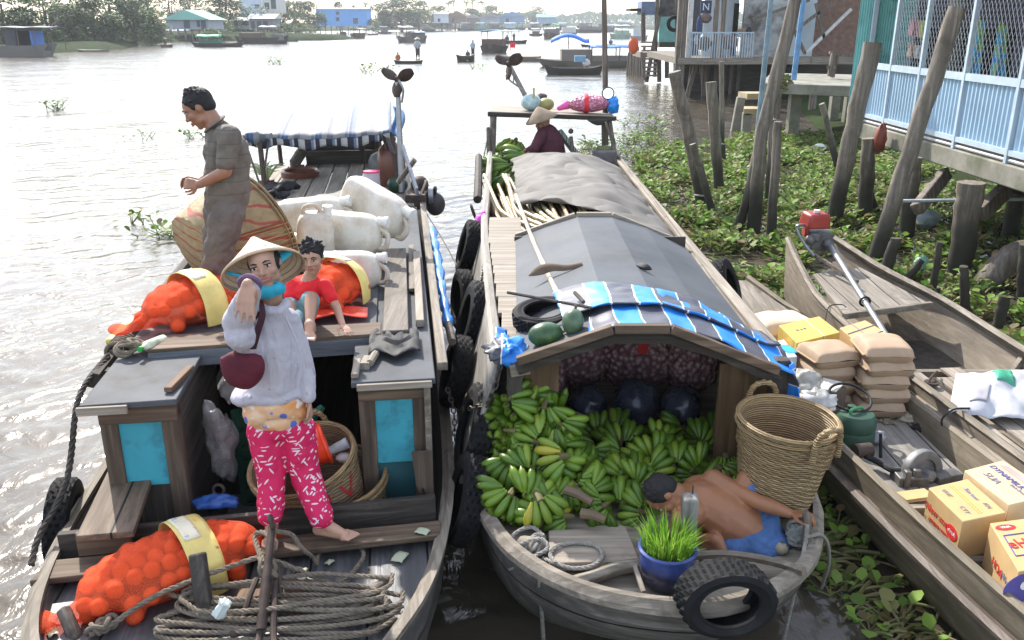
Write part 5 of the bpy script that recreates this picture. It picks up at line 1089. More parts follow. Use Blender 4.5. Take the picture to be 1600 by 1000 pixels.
tagrope([at(850, 838, .80), at(832, 824, .80), at(810, 830, .78), at(790, 850, .76), at(795, 858, .76), at(820, 848, .79), at(845, 842, .82), at(856, 856, .80), at(838, 868, .77), at(812, 882, .68), at(793, 888, .55), at(775, 865, .35), at(758, 825, .2)], .0115, 'tangled grey rope round the front left cleat', mRopeG)
tagrope([at(1082, 866, .76), at(1094, 872, .76), at(1097, 885, .75), at(1088, 896, .73), at(1075, 902, .72)], .012, 'short grey rope loop between the blue pot and the bow tyre', mRopeG)
b = B(); b.tube([at(815, 848, .74), at(835, 852, .78), at(855, 860, .75)], [.04, .045, .035], 9, flat=.8); o = b.obj('wooden_cleat', wGrey); tag(o, 'grey wooden cleat under the tangled rope at the front left bow', 'cleat')
b = B()
for k in range(5): b.torus(at(832+k*2, 858-k*3, .77), .035, .0105, 16, 6, frame((random.uniform(-1, 1), random.uniform(-1, 1), .5)))
o = b.obj('rope_knot', mRopeG); tag(o, 'grey rope knot wrapped on the front left cleat', 'rope'); recenter(o, at(832, 860, .74))

# ---------------------------------------------------------------- stern stand with flat roof
std = thing('roof_stand', 'rough flat board roof on wooden posts over the stern of the banana boat', 'shelter', (.6, 13.6, 1.15))
b = B(); q = [ay(764, 176, 13.2), ay(962, 184, 13.2), ay(950, 170, 14.8), ay(770, 165, 14.8)]; b.slab(q, .05); b.obj('board_roof', wPaleX, std, 'w', bevel=.01)
b = B(); b.bar(ay(762, 178, 13.15), ay(850, 181, 13.15), .07, .07); b.bar(ay(850, 181, 13.14), ay(963, 185, 13.14), .06, .06); b.obj('front_beam', wDarkX, std, 'w', bevel=.008)
b = B()
def fsag(u, v): return ay(915+40*u, 186+10*math.sin(math.pi*u)*v, 13.1)
b.grid(fsag, 10, 3); b.obj('sagging_edge', wDarkX, std, 'w', solid=.01)
for (a, ya, c, yc, r) in (((771, 178), 13.2, (768, 275), 12.6, .05), ((763, 200), 13.0, (764, 280), 12.5, .03), ((943, 186), 13.2, (944, 240), 13.2, .035), ((952, 186), 13.2, (964, 262), 12.8, .035), ((946, 190), 13.1, (960, 232), 13.0, .02)):
    b = B(); b.tube([ay(*a, ya), ay(*c, yc)], r, 8); b.obj('post', wPole, std, 'w')
b = B(); b.tube([ay(764, 205, 13), ay(756, 245, 12.6), ay(752, 275, 12.2)], .01, 5); b.obj('stay_line', wDark, std, 'w')
t = thing('net_sack', 'pink net sack of shallots with a red band on the flat stern roof', 'onion sack', ay(918, 174, 13.8)); c0 = ay(918, 161, 13.8)
b = B(); b.ball((0, 0, .12), (.34, .2, .135), 26, 14); 
for i, q in enumerate(b.v): b.v[i] = q*(1+.05*noise.noise(q*9))
b.obj('sack', onionmat('pink_net_shallots', (.78, .42, .46), (.45, .12, .22)), t); b = B(); b.torus((0, 0, .12), .175, .02, 26, 6, frame((1, 0, 0))); 
for i, q in enumerate(b.v): b.v[i] = V((q.x*2.0-.03, q.y*1.06, .12+(q.z-.12)*.78))
b.obj('red_band', plain('red_band', (.75, .03, .05), .5), t); b = B(); b.cap((-.32, 0, .10), (-.44, 0, .05), .07, .04); b.obj('pink_neck', plain('pink_net_cloth', (.85, .12, .42), .6), t)
bag_blob('plastic_bag', 'bright blue plastic bag at the right end of the flat stern roof', ay(958, 164, 13.8), (.09, .1, .13), plain('blue_bag_plastic', (.03, .30, .85), .35, .2, 9), jit=.25, seed=71)
b = B(); b.ball(ay(830, 160, 13.8), (.16, .14, .13), 18, 12, jit=.05); o = b.obj('cabbage_bag', plain('pale_blue_green_bag', (.42, .55, .56), .5, .4, 9)); tag(o, 'pale cabbage in a misty plastic bag on the flat stern roof', 'cabbage')
b = B(); b.ball(ay(853, 163, 13.8), (.13, .12, .10), 18, 12); o = b.obj('pumpkin', plain('yellow_green_rind', (.33, .31, .11), .5, .3, 7)); tag(o, 'yellowish gourd with a dark top beside the cabbage on the stern roof', 'gourd')
b = B(); b.ball(ay(846, 153, 13.95), (.10, .10, .07), 14, 9, jit=.1); o = b.obj('dark_bundle', plain('purple_brown', (.09, .06, .07), .8)); tag(o, 'dark purple bundle behind the gourd on the stern roof', 'bundle')
b = B(); b.tube([ay(834, 160, 13.7), ay(834, 137, 13.7)], .018, 6); o = b.obj('stub', plain('pale_stick', (.45, .42, .2), .6)); tag(o, 'short pale stick rising from the cabbage bag', 'stick')
t = thing('tall_pole', 'tall thin bare pole rising from the stern past the top of the picture', 'pole', (ay(946, 240, 14).x, 14, .8)); b = B(); b.tube([ay(946, 250, 14), ay(946, 150, 14), ay(943, -60, 14.1)], [.05, .045, .04], 9); b.obj('shaft', wPole, t, 'w')
t = thing('round_mirror', 'small round mirror fixed to the tall stern pole', 'mirror', ay(950, 146, 13.8)); F_ = frame((.0, -1, .1), (1, 0, 0)); b = B(); b.lathe([(0, .0), (.08, .0), (.08, .012), (0, .012)], n=28, rot=F_, cap=(0, 0)); b.obj('glass', plain('mirror_glass', (.8, .82, .85), .05, 0, 5, metal=1, bst=0), t); b = B(); b.torus((0, 0, 0), .085, .014, 28, 6, F_); b.obj('frame', mBlack, t)
pr = propeller('raised long tail propeller above the stern roof of the banana boat', ay(826, 160, 14.6), ay(795, 100, 14.2), .22, (-.35, -1, .3), extra=[ay(790, 115, 14.2), ay(797, 126, 14.25), ay(812, 137, 14.35), ay(826, 150, 14.5)])
for (a, c) in (((799, 108), (795, 124)), ((803, 112), (802, 130)), ((808, 122), (811, 137))):
    b = B(); b.tube([ay(*a, 14.25), ay(*c, 14.3)], .012, 5); b.obj('strut', mMetal, pr, 'w')
t = thing('engine_box', 'grey engine box at the right stern with a melon on it', 'engine', ay(944, 262, 13)); b = B(); c = ay(944, 249, 13); b.box(c, (.34, .3, .30)); b.obj('box', plain('engine_grey', (.16, .14, .14), .6, .3, 8), t, 'w', bevel=.03); b = B(); b.ball(ay(962, 258, 12.9), (.12, .1, .06), 10, 7, jit=.2); b.obj('rusty_side', mRust, t, 'w')
b = B(); b.ball(ay(944, 233, 13), (.13, .1, .06), 18, 10); o = b.obj('melon', plain('olive_rind', (.14, .16, .05), .4, .3, 8)); tag(o, 'flat olive melon on the grey engine box', 'melon')
t = thing('hammock', 'green and white striped hammock cloth slung behind the seated vendor', 'hammock', ay(890, 235, 13.2)); b = B()
def fh(u, v): return ay(866+14*u+30*v, 201+41*v+5*u+3*math.sin(u*6), 13.35+.1*u)
b.grid(fh, 10, 16); b.obj('cloth', stripes('hammock_stripes', [(0, (.65, .66, .62)), (.35, (.05, .22, .16)), (.6, (.7, .7, .66)), (.85, (.12, .3, .2))], 'X', .07), t, 'w', solid=.01)
b = B(); b.tube([ay(866, 200, 13.4), ay(902, 247, 13.2)], .025, 6); b.obj('edge_pole', wPole, t, 'w')
b = B(); b.tube([ay(892, 214, 13.2), ay(896, 250, 13)], .03, 6); b.ball(ay(892, 205, 13.2), .04); o = b.obj('peg', wPole); tag(o, 'short round headed peg right of the hammock', 'peg')
for i, (px, py, r) in enumerate(((848, 252, .13), (858, 250, .1), (868, 254, .13), (840, 258, .1))):
    b = B(); b.tube([ay(px-4, py+10, 12.4), ay(px+2, py-8, 12.3)], [r*.5, r*.6], 8, jit=.15); o = b.obj('wrapped_roll', plain('pale_rag', (.36, .33, .30), .8)); tag(o, ['pale cloth roll left of the canvas hump', 'thin cloth roll in the middle before the vendor', 'fat pale cloth roll right before the vendor', 'leftmost small cloth roll by the bananas'][i], 'cloth roll', 'cloth rolls before the seated vendor')
# ================================================================ two plank boats on the right
def planked(name, lab, st, mat, bev=0):
    r = thing('wooden_boat', lab, 'boat', (sum(s[1]+s[2] for s in st)/2/len(st), st[len(st)//2][0], 0))
    b = B(); rows = []
    for y, xl, xr, zg in st:
        c = (xl+xr)/2; w = (xr-xl)/2
        rows.append([(xl, y, zg), (xl+.02, y, zg*.62), (c-w*.86, y, zg*.2), (c-w*.5, y, -.15), (c+w*.5, y, -.15), (c+w*.86, y, zg*.2), (xr-.02, y, zg*.62), (xr, y, zg), (xr-.045, y, zg), (xr-.07, y, zg*.6), (c+w*.72, y, .10), (c-w*.72, y, .10), (xl+.07, y, zg*.6), (xl+.045, y, zg)])
    k = 14; b.v = [V(q) for r_ in rows for q in r_]
    for i in range(len(rows)-1):
        for j in range(k): b.f.append((i*k+j, i*k+(j+1) % k, (i+1)*k+(j+1) % k, (i+1)*k+j))
    b.f += [tuple(range(k-1, -1, -1)), tuple((len(rows)-1)*k+j for j in range(k))]
    b.obj('hull', mat, r, 'w', ang=35); return r
def dense(st, n=5):
    c = curve([(a, b_, d) for a, b_, d, e in st], n); z = curve([(a, e, 0) for a, b_, d, e in st], n); return [(p.x, p.y, p.z, q.y) for p, q in zip(c, z)]
mSamp = wood('sampan_wood', (.175, .145, .105), (.33, .28, .21), 'y', .7, board=-.16, stain=(.10, .10, .055), dens=.6)
mSamp2 = wood('tan_sampan_wood', (.24, .20, .155), (.42, .36, .285), 'y', .7, stain=(.10, .085, .07), dens=.6)
SA = dense([(8.9, 2.30, 2.55, .72), (8.2, 2.20, 2.75, .64), (7.2, 2.12, 2.98, .58), (6.2, 2.15, 3.10, .55), (5, 2.27, 3.22, .56), (3.8, 2.44, 3.38, .57), (2.4, 2.70, 3.62, .6)])
SBt = dense([(10, 3.25, 3.9, .85), (9.1, 3.14, 4.10, .74), (8.2, 3.06, 4.36, .66), (7, 3.13, 4.48, .6), (5.8, 3.25, 4.6, .58), (4.4, 3.4, 4.7, .58), (2.6, 3.62, 4.8, .6)])
BA = planked('a', 'narrow grey plank motor boat loaded with tan sacks and cartons', SA, mSamp)
BBt = planked('b', 'tan wooden sampan with a red tanked engine on its stern', SBt, mSamp2)
def rail(st, side, parent, dz, r, flat, mat, nm, off=0):
    b = B(); b.tube([V(((s[1]+off) if side < 0 else (s[2]-off), s[0], s[3]+dz)) for s in st], r, 6, flat=flat); b.obj(nm, mat, parent, 'w')
rail(SA, -1, BA, -.17, .035, .8, wood('wet_rub_rail', (.10, .075, .06), (.26, .22, .19), 'y', .5), 'rub_rail', -.03); rail(SA, -1, BA, .0, .028, .9, mSamp, 'gunwale', .02); rail(SA, 1, BA, .0, .028, .9, mSamp, 'gunwale', .02)
rail(SBt, -1, BBt, .01, .035, 1.4, wGrey, 'gunwale', .03); rail(SBt, 1, BBt, .01, .045, 1.6, wGrey, 'gunwale', .05)
wDeckA = wood('grey_deck_planks', (.20, .185, .165), (.36, .335, .30), 'y', .75, stain=(.09, .08, .07), board=.17)
b = B(); b.slab([(2.30, 4.75, .40), (3.08, 4.75, .40), (3.02, 7.0, .40), (2.22, 7.2, .40)], .03); b.obj('deck', wDeckA, BA, 'w')
b = B(); b.slab([(2.44, 3.9, .34), (3.22, 3.9, .34), (3.15, 4.62, .34), (2.36, 4.62, .34)], .03); b.obj('bilge_floor', wDark, BA, 'w')
b = B(); b.slab([(2.28, 7.5, .60), (2.84, 7.5, .60), (2.50, 8.85, .70), (2.36, 8.85, .70)], .03); b.obj('end_deck', wGrey, BA, 'w')
for y in (4.7, 4.15): b = B(); b.bar((2.36+.1*(4.7-y), y, .43), (3.18, y, .43), .05, .06); b.obj('frame_beam', wGreyX, BA, 'w', bevel=.005)
# flywheel engine in the open hold
t = thing('boat_engine', 'greasy engine with a big flywheel in the open hold of the plank boat', 'engine', at(1440, 745, .30)); c = at(1440, 738, .44); F_ = frame((.35, -.9, .15), (0, 0, 1))
b = B(); b.lathe([(.10, -.03), (.155, -.03), (.16, -.02), (.16, .02), (.155, .03), (.10, .03), (.10, -.03)], c, 40, F_, cap=(0, 0)); b.lathe([(0, -.012), (.11, -.012), (.11, .012), (0, .012)], c, 24, F_, cap=(0, 0)); b.obj('flywheel', plain('worn_iron', (.20, .20, .20), .5, .3, 12, metal=.4), t, 'w')
b = B(); b.tube([c-F_ @ V((0, 0, .06)), c+F_ @ V((0, 0, .09))], .035, 12); b.obj('hub', mMetal, t, 'w')
b = B(); b.box(at(1420, 752, .40), (.20, .16, .13)); b.box(at(1432, 745, .46), (.05, .04, .11)); b.box(at(1417, 748, .46), (.04, .05, .12)); b.box(at(1478, 745, .42), (.20, .10, .06), M.Rotation(.3, 3, 'Z')); b.obj('engine_block', plain('oily_metal', (.13, .125, .12), .45, .4, 14, metal=.3), t, 'w', bevel=.008)
b = B(); b.tube(curve([at(1352, 712, .50), at(1372, 722, .46), at(1395, 735, .46), at(1415, 735, .45), at(1432, 728, .45)], 5), .022, 8); b.obj('hose', mBlack, t, 'w')
b = B(); b.lathe([(0, -.06), (.05, -.06), (.05, .06), (0, .06)], at(1348, 704, .52), 18, frame((1, .2, 0)), cap=(0, 0)); b.obj('muffler', mRust, t, 'w')
b = B(); b.tube([at(1376, 715, .40), at(1376, 680, .55), at(1376, 678, .56)], .011, 6); b.obj('lever', mBlack, t, 'w')
# long tail engine on the sampan stern
t = thing('long_tail_engine', 'small engine with a red fuel tank and long shaft on the sampan stern', 'engine', ay(1282, 400, 9.6)); c = ay(1274, 343, 9.6)
b = B(); b.box(c, (.29, .24, .17), frame((.05, -.1, 1), (1, .25, 0)), taper=.85); b.obj('fuel_tank', plain('red_tank_paint', (.36, .045, .035), .35, .3, 5, .5), t, 'w', bevel=.03)
b = B(); b.lathe([(0, 0), (.035, 0), (.035, .03), (0, .032)], c+V((0, -.02, .085)), 14, cap=(0, 0)); b.obj('tank_cap', mCanCap, t, 'w')
b = B(); c2 = ay(1280, 374, 9.6); b.box(c2, (.25, .22, .20)); b.ball(c2+V((.06, -.12, -.03)), .07); b.box(c2+V((-.08, -.1, .05)), (.1, .08, .1)); b.ball(ay(1266, 375, 9.45), .06)
b.obj('engine_block', plain('oily_metal', (.06, .058, .056)), t, 'w', bevel=.02)
b = B(); b.box(ay(1259, 358, 9.65), (.05, .12, .16)); b.obj('red_cowl', plain('red_tank_paint', (.36, .045, .035)), t, 'w', bevel=.01)
b = B(); b.tube(curve([ay(1262, 352, 9.6), ay(1248, 352, 9.5), ay(1245, 358, 9.5), ay(1256, 380, 9.4), ay(1272, 400, 9.3)], 5), .016, 7); b.obj('handle_bar', mMetal, t, 'w')
b = B(); b.bar(ay(1265, 395, 9.45), ay(1305, 392, 9.5), .03, .03); b.bar(ay(1270, 408, 9.3), ay(1310, 405, 9.4), .03, .03); b.bar(ay(1268, 395, 9.4), ay(1340, 440, 8.6), .035, .03); b.obj('engine_frame', wPole, t, 'w')
b = B(); p, q = ay(1296, 382, 9.5), at(1424, 588, .63); b.tube([p, p.lerp(q, .3), p.lerp(q, .6), q], [.034, .03, .028, .026], 10); b.obj('shaft_tube', mMetal, t, 'w')
b = B(); b.torus(p.lerp(q, .52), .045, .012, 14, 6, frame(q-p)); b.obj('lashing', mBlack, t, 'w')
# sampan interior
b = B(); b.slab([at(1270, 428, .70), at(1320, 492, .66), at(1452, 474, .66), at(1345, 418, .72)], .03); b.obj('stern_deck', wood('tan_stern_deck', (.24, .21, .175), (.38, .34, .29), 'y', .75, stain=(.09, .08, .07), board=.12), BBt, 'w')
b = B(); b.bar(at(1318, 494, .65), at(1455, 476, .65), .05, .06); b.obj('deck_beam', wGreyX, BBt, 'w', bevel=.006)
b = B(); b.slab([(3.2, 6.9, .22), (4.3, 6.9, .22), (4.25, 8.3, .22), (3.2, 8.3, .22)], .03); b.obj('hold_floor', plain('dirty_hold', (.055, .045, .035), .9, .5, 12), BBt, 'w')
for i, (x0, w_) in enumerate(((3.28, .10), (3.43, .16), (3.64, .13), (3.82, .17), (4.04, .16), (4.25, .15))):
    for y0, y1 in ((2.8, 4.9+.1*(i % 2)), (4.95+.1*(i % 2), 6.85-.12*(i % 3))):
        b = B(); b.box((x0+.06*(1-(y0+y1)/12)+.10*(5.5-(y0+y1)/2)*.6, (y0+y1)/2, .50+.006*(i % 3)), (w_, y1-y0, .025), M.Rotation(R(3.3), 3, 'Z')); b.obj('slat', wood('slat_wood', (.26, .22, .18), (.44, .385, .32), 'y', .75, stain=(.10, .09, .08)), BBt, 'w', bevel=.003)
for y in (6.9, 5.3):
    b = B(); x1 = 4.46+.06*(7-y); b.bar((x1-.30, y, .12), (x1+.01, y+.1, .60), .05, .06, up=(0, 1, 0)); b.obj('rib', wGrey, BBt, 'w', bevel=.006)
    b = B(); b.bar((3.2, y, .44), (4.4, y, .44), .06, .05); b.obj('cross_beam', wGreyX, BBt, 'w')
# cartons: top corners seen in the photo, height below
def carton(lab, quad, z, h, mat, cat='carton', grp=None):
    q = [at(x, y, z) for x, y in quad]; c = sum(q, V())/4; t = thing('carton', lab, cat, (c.x, c.y, z-h), group=grp)
    b = B(); bot = [V((p.x, p.y, z-h)) for p in q]; b.add(q+bot, [(0, 1, 2, 3), (7, 6, 5, 4)]+[(i, i+4, (i+1) % 4+4, (i+1) % 4) for i in range(4)]); b.obj('box', mat, t, 'w', bevel=.006); return t, q
mCart = plain('tan_carton', (.53, .36, .17), .75, .12, 5, dirt=(.45, .30, .16), dirts=(.6, .8)); mCartY = plain('yellow_carton', (.62, .42, .10), .7, .12, 5, dirt=(.48, .20, .05), dirts=(.62, .7), dscale=6); mCartP = plain('pale_carton', (.62, .47, .28), .75, .1, 5)
mRedI, mBluI, mInk = plain('red_print', (.62, .03, .03), .6, .05, 5, bst=0), plain('blue_print', (.08, .09, .32), .6, .05, 5, bst=0), plain('grey_print', (.22, .22, .30), .6, .05, 5, bst=0); mWhI = plain('white_print', (.8, .78, .75), .6, .05, 5, bst=0)
def onface(word, t, q0, qx, qy, u, v, size, mat, sh=0):          # lettering on the face q0 + u*(qx-q0) + v*(qy-q0)
    q0, qx, qy = V(q0), V(qx), V(qy); n = (qx-q0).cross(qy-q0).normalized(); o = q0+(qx-q0)*u+(qy-q0)*v+n*.0035; return text(word, size, mat, t, mtx(o, qx-q0, qy-q0), shear=sh, depth=.001)
def patch(t, q0, qx, qy, u, v, w, h, mat, round_=True, nm='printed_patch', lift=.003):
    q0, qx, qy = V(q0), V(qx), V(qy); x = (qx-q0).normalized(); n = x.cross(qy-q0).normalized(); y = n.cross(x); o = q0+(qx-q0)*u+(qy-q0)*v+n*lift; b = B()
    if round_: pts = [o+x*w/2*math.cos(a)+y*h/2*math.sin(a) for a in [2*math.pi*k/28 for k in range(28)]]
    else: pts = [o+x*w/2*a+y*h/2*c for a, c in ((-1, -1), (1, -1), (1, 1), (-1, 1))]
    m_ = len(pts); b.add(pts+[p-n*.002 for p in pts], [tuple(range(m_)), tuple(range(2*m_-1, m_-1, -1))]+[(i, i+m_, (i+1) % m_+m_, (i+1) % m_) for i in range(m_)]); return b.obj(nm, mat, t, 'w', smooth=False)
dn = lambda p, h: V((p.x, p.y, p.z-h))
t, q = carton('tan carton with red script and a red oval, left one of the front cartons', ((1451, 762), (1505, 815), (1573, 801), (1512, 748)), .70, .25, mCart)
lf = (q[0]-V((0, 0, .25)), q[1]-V((0, 0, .25)), q[0])      # left face: x towards the camera
onface('New more', t, *lf, .40, .58, .068, mRedI, .25); onface('more moi', t, *lf, .42, .34, .05, mRedI, .2); patch(t, *lf, .78, .52, .115, .085, mRedI, nm='red_oval'); onface('VINA', t, *lf, .78, .52, .034, mWhI); onface('L.A', t, *lf, .12, .25, .05, mInk)
tp = (q[0], q[3], q[1])
for k, (u, v, w_) in enumerate(((.25, .25, 'UHT'), (.72, .42, 'Sua tuoi'), (.78, .78, 'KN'), (.25, .75, 'CTY'))): onface(w_, t, q[0], q[1], q[3], v, u, .04, mInk)
for u in (.47, .53): patch(t, q[0], q[1], q[3], .5, u, .30, .006, mCartY, False, 'printed_line')
t, q = carton('pale carton lettered in blue, behind and right of the red script carton', ((1507, 735), (1577, 789), (1650, 772), (1567, 719)), .73, .27, mCartP)
onface('DYNAMILK', t, q[0], q[1], q[3], .42, .62, .058, mBluI); onface('SUA', t, q[0], q[1], q[3], .35, .32, .07, mInk); patch(t, q[0], q[1], q[3], .45, .86, .26, .045, plain('pink_print', (.62, .32, .30), .6, bst=0), False); onface('Binh Duong', t, q[0], q[1], q[3], .78, .5, .03, mInk)
t, q = carton('nearest tan carton with large red letters and a purple corner', ((1547, 817), (1592, 893), (1700, 878), (1632, 806)), .71, .27, mCart)
fr = (dn(q[1], .27), dn(q[2], .27), q[1])
onface('eHU', t, q[1], q[2], q[0], .30, .50, .105, mRedI, .1); patch(t, q[1], q[2], q[0], .18, .86, .12, .05, mRedI, nm='red_oval'); onface('VINA', t, q[1], q[2], q[0], .18, .86, .026, mWhI)
for (u0, v0, u1, v1) in ((.08, .28, .62, .28), (.08, .70, .62, .70), (.08, .28, .08, .70)):
    b = B(); f_ = lambda u, v: q[1]+(q[2]-q[1])*u+(q[0]-q[1])*v+V((0, 0, .003)); b.bar(f_(u0, v0), f_(u1, v1), .005, .003); b.obj('printed_line', mBluI, t, 'w')
onface('HOA', t, q[0]-V((0, 0, .27)), q[1]-V((0, 0, .27)), q[0], .45, .45, .07, mRedI, .1); onface('180ml', t, q[0]-V((0, 0, .27)), q[1]-V((0, 0, .27)), q[0], .72, .5, .05, mInk)
patch(t, *fr, .10, .62, .22, .17, plain('purple_print', (.10, .08, .30), .6, bst=0), nm='purple_patch'); patch(t, *fr, .12, .68, .05, .05, mWhI, nm='white_dot', lift=.006)
o = thing('board', 'orange tan board across the hold beside the red script carton', 'board', at(1430, 775, .40)); b = B(); b.bar(at(1408, 777, .45), at(1452, 771, .45), .10, .02); b.obj('panel', mCart, o, 'w')
t, q = carton('yellow carton tied with a pale strap on top of the sacks', ((1217, 508), (1245, 536), (1313, 519), (1280, 494)), .88, .20, mCartY)
b = B(); m0, m1 = q[0].lerp(q[3], .62), q[1].lerp(q[2], .62); b.bar(m0+V((0, 0, .003)), m1+V((0, 0, .003)), .014, .004); b.bar(m1+V((0, -.004, 0)), dn(m1, .2)+V((0, -.004, 0)), .014, .004, up=(1, 0, 0)); b.obj('strap', plain('pale_strap', (.72, .62, .34), .5), t, 'w')
fr = (dn(q[1], .2), dn(q[2], .2), q[1]); patch(t, *fr, .72, .55, .13, .09, plain('orange_print', (.62, .16, .04), .6, bst=0), nm='orange_patch'); patch(t, *fr, .22, .45, .07, .10, plain('green_print', (.08, .18, .05), .6, bst=0), nm='green_patch'); onface('7UP', t, q[1], q[2], q[0], .35, .5, .06, mInk) if False else None
onface('4 x 6', t, q[1], q[2], q[0], .32, .55, .055, mBluI, .2)
t, q = carton('tan carton bound with dark string behind the sack stacks', ((1312, 512), (1352, 545), (1396, 526), (1352, 500)), .84, .24, mCart)
for (a, c_) in ((0.33, 0), (.66, 0), (0, .45)):
    b = B()
    if c_ == 0: p, r_ = q[0].lerp(q[1], a), q[3].lerp(q[2], a)
    else: p, r_ = q[0].lerp(q[3], c_), q[1].lerp(q[2], c_)
    b.tube([p+V((0, 0, .004)), r_+V((0, 0, .004))], .004, 5); b.obj('string', mInk, t, 'w')
t, q = carton('white and blue printed box leaning beside the tarpaulin end', ((1199, 536), (1214, 560), (1246, 557), (1225, 530)), .82, .22, plain('white_carton', (.68, .70, .78), .6, .1, 4))
patch(t, q[1], q[2], q[0], .78, .5, .10, .18, plain('cyan_print', (.02, .38, .70), .5, bst=0), False, 'blue_band'); patch(t, q[1], q[2], q[0], .30, .62, .07, .07, plain('brown_print', (.22, .12, .1), .6, bst=0), False, 'picture'); onface('A1', t, q[1], q[2], q[0], .3, .25, .05, mInk)
# sacks
mSack = plain('tan_woven_sack', (.40, .285, .19), .7, .12, 4, dirt=(.33, .21, .15), dirts=(.55, .75), dscale=3)
mSackP = plain('pale_woven_sack', (.62, .49, .36), .7, .12, 4)
def sack(lab, c, d, yaw, mat, seed, grp, tilt=0):
    t = thing('sack', lab, 'sack', c, yaw, grp); b = B(); w, l, h = d
    def q(x, y, top):
        e = max(0, (1-abs(2*x/w)**3.2)*(1-abs(2*y/l)**3.6))**.30
        z = h/2+(h/2*e)*(1 if top else -1)+(.012*noise.noise(V((x*8, y*8, seed))) if top else 0)*1; return V((x*(1-.05*(1-e)), y, z))
    n = 18
    for top in (1, 0): b.grid(lambda u, v: q((u-.5)*w, (v-.5)*l, top), n, n)
    o = b.obj('body', mat, t, ang=180)
    for s_ in (-1, 1): b = B(); b.bar((s_*w*.495, -l*.42, h*.5), (s_*w*.495, l*.42, h*.5), .02, .006); b.obj('seam', mat, t); return t
for i in range(4): sack(['bottom', 'lower middle', 'upper middle', 'top'][i]+' tan sack of the shorter stack beside the white and blue box', (2.46+.02*(i % 2), 6.32, .405+i*.118), (.40, .34, .165), R(8+5*(i % 2)), mSack, i, 'tan sacks in the plank boat')
for i in range(5): sack(['bottom', 'second', 'middle', 'fourth', 'top'][i]+' tan sack of the taller stack beside the steel shaft', (2.85+.012*(i % 2), 6.22, .405+i*.112), (.38, .40, .16), R(-4+6*(i % 2)), mSack, 10+i, 'tan sacks in the plank boat')
sack('pale sack lying at the far left behind the yellow carton', (2.42, 7.35, .60), (.55, .40, .22), R(12), mSackP, 21, 'tan sacks in the plank boat')
sack('pale pillow shaped sack under the white and blue box', (2.26, 6.45, .56), (.40, .34, .16), R(-6), mSackP, 22, 'tan sacks in the plank boat')
sack('tan sack supporting the yellow carton', (2.52, 6.95, .45), (.55, .45, .22), R(4), mSack, 23, 'tan sacks in the plank boat'); sack('tan sack under the string bound carton', (2.90, 6.85, .41), (.42, .42, .18), R(4), mSack, 24, 'tan sacks in the plank boat')
b = B(); b.slab([at(1272, 604, .72), at(1306, 612, .72), at(1320, 598, .74), at(1287, 590, .74)], .006); o = b.obj('paper_sheet', plain('grey_white_card', (.62, .60, .56), .6)); tag(o, 'pale grey card sheet lying in front of the shorter sack stack', 'card')
b = B(); b.box(at(1300, 622, .52), (.16, .14, .22)); o = b.obj('carton_piece', plain('brown_card', (.16, .12, .09), .8), bevel=.004); tag(o, 'brown carton piece standing under the pale card sheet', 'carton')
bag_blob('plastic_bag', 'cloudy plastic bag bulging behind the tall basket', ay(1250, 603, 5.7), (.15, .13, .11), filmmat('cloudy_film', (.55, .53, .47), .75, .25), jit=.25, seed=81)
bag_blob('plastic_bag', 'whitish plastic bag slumped between basket and black ring', ay(1275, 628, 5.5), (.14, .10, .08), filmmat('white_film', (.64, .63, .61), .75, .25), jit=.28, seed=83)
b = B(); b.torus(ay(1328, 621, 5.80), .15, .010, 40, 8, frame((.05, -.35, 1))); o = b.obj('black_ring', mBlack); tag(o, 'thin black rubber ring leaning against the taller sack stack', 'ring')
t = thing('jerrycan', 'dark green jerrycan with a bright handle next to the tall basket', 'jerrycan', at(1333, 690, .42)); mGj = plain('dark_green_can', (.035, .085, .055), .5, .25, 6); b = B(); b.lathe([(0, 0), (.13, 0), (.145, .02), (.145, .09), (.138, .10), (.145, .11), (.143, .19), (.12, .225), (0, .235)], n=32, cap=(0, 0), sx=1.0, sy=.85); b.obj('body', mGj, t); b = B(); b.tube(curve([(-.06, -.03, .225), (-.05, -.02, .262), (.03, .02, .262), (.06, .03, .225)], 4), .012, 7); b.obj('handle', plain('green_handle', (.05, .22, .10), .45), t); b = B(); b.lathe([(.03, .22), (.03, .26), (0, .262)], (-.02, .06, 0), 14, cap=(0, 1)); b.obj('cap', mGj, t)
b = B(); b.ball(at(1370, 683, .46), (.06, .04, .05), 12, 8, jit=.2); o = b.obj('rag', plain('pale_lilac_rag', (.40, .37, .40), .7)); tag(o, 'small pale rag beside the green jerrycan', 'rag')
random.seed(31); b = B()
for k in range(30):
    p = at(random.uniform(1362, 1405), random.uniform(645, 662), .412); b.box(p, (random.uniform(.02, .06), random.uniform(.015, .04), .012), frame((random.uniform(-.4, .4), random.uniform(-.4, .4), 1), (random.random(), random.random()-.5, 0)))
o = b.obj('husk_scraps', plain('dry_husk', (.26, .22, .15), .9, .4, 20), smooth=False); struct(o, 'stuff', 'dry brown husk scraps scattered on the plank boat deck', 'husks')
bag_blob('glove', 'crumpled cream work glove on the plank boat deck', at(1418, 655, .41), (.07, .06, .05), plain('cream_cloth', (.42, .38, .28), .8), 'glove', .3, 91)
bag_blob('black_glove', 'black rag lying right of the cream glove', at(1437, 668, .41), (.06, .04, .025), mBlack, 'rag', .3, 93)
t = thing('woven_sack', 'white plastic sack with a green print spread on the sampan slats', 'sack', at(1560, 620, .55)); b = B()
def fws(u, v):
    p = at(1492+130*u-12*v, 592+64*v+8*u-14*u*(1-v), .54); return p+V((0, 0, .05+.09*max(0, math.sin(math.pi*u))*max(0, math.sin(math.pi*v))+.05*noise.noise(V((u*5, v*4, 8)))))
b.grid(fws, 26, 18); b.obj('sheet', plain('white_sack_plastic', (.48, .48, .51), .5, .15, 8), t, 'w', solid=.008)
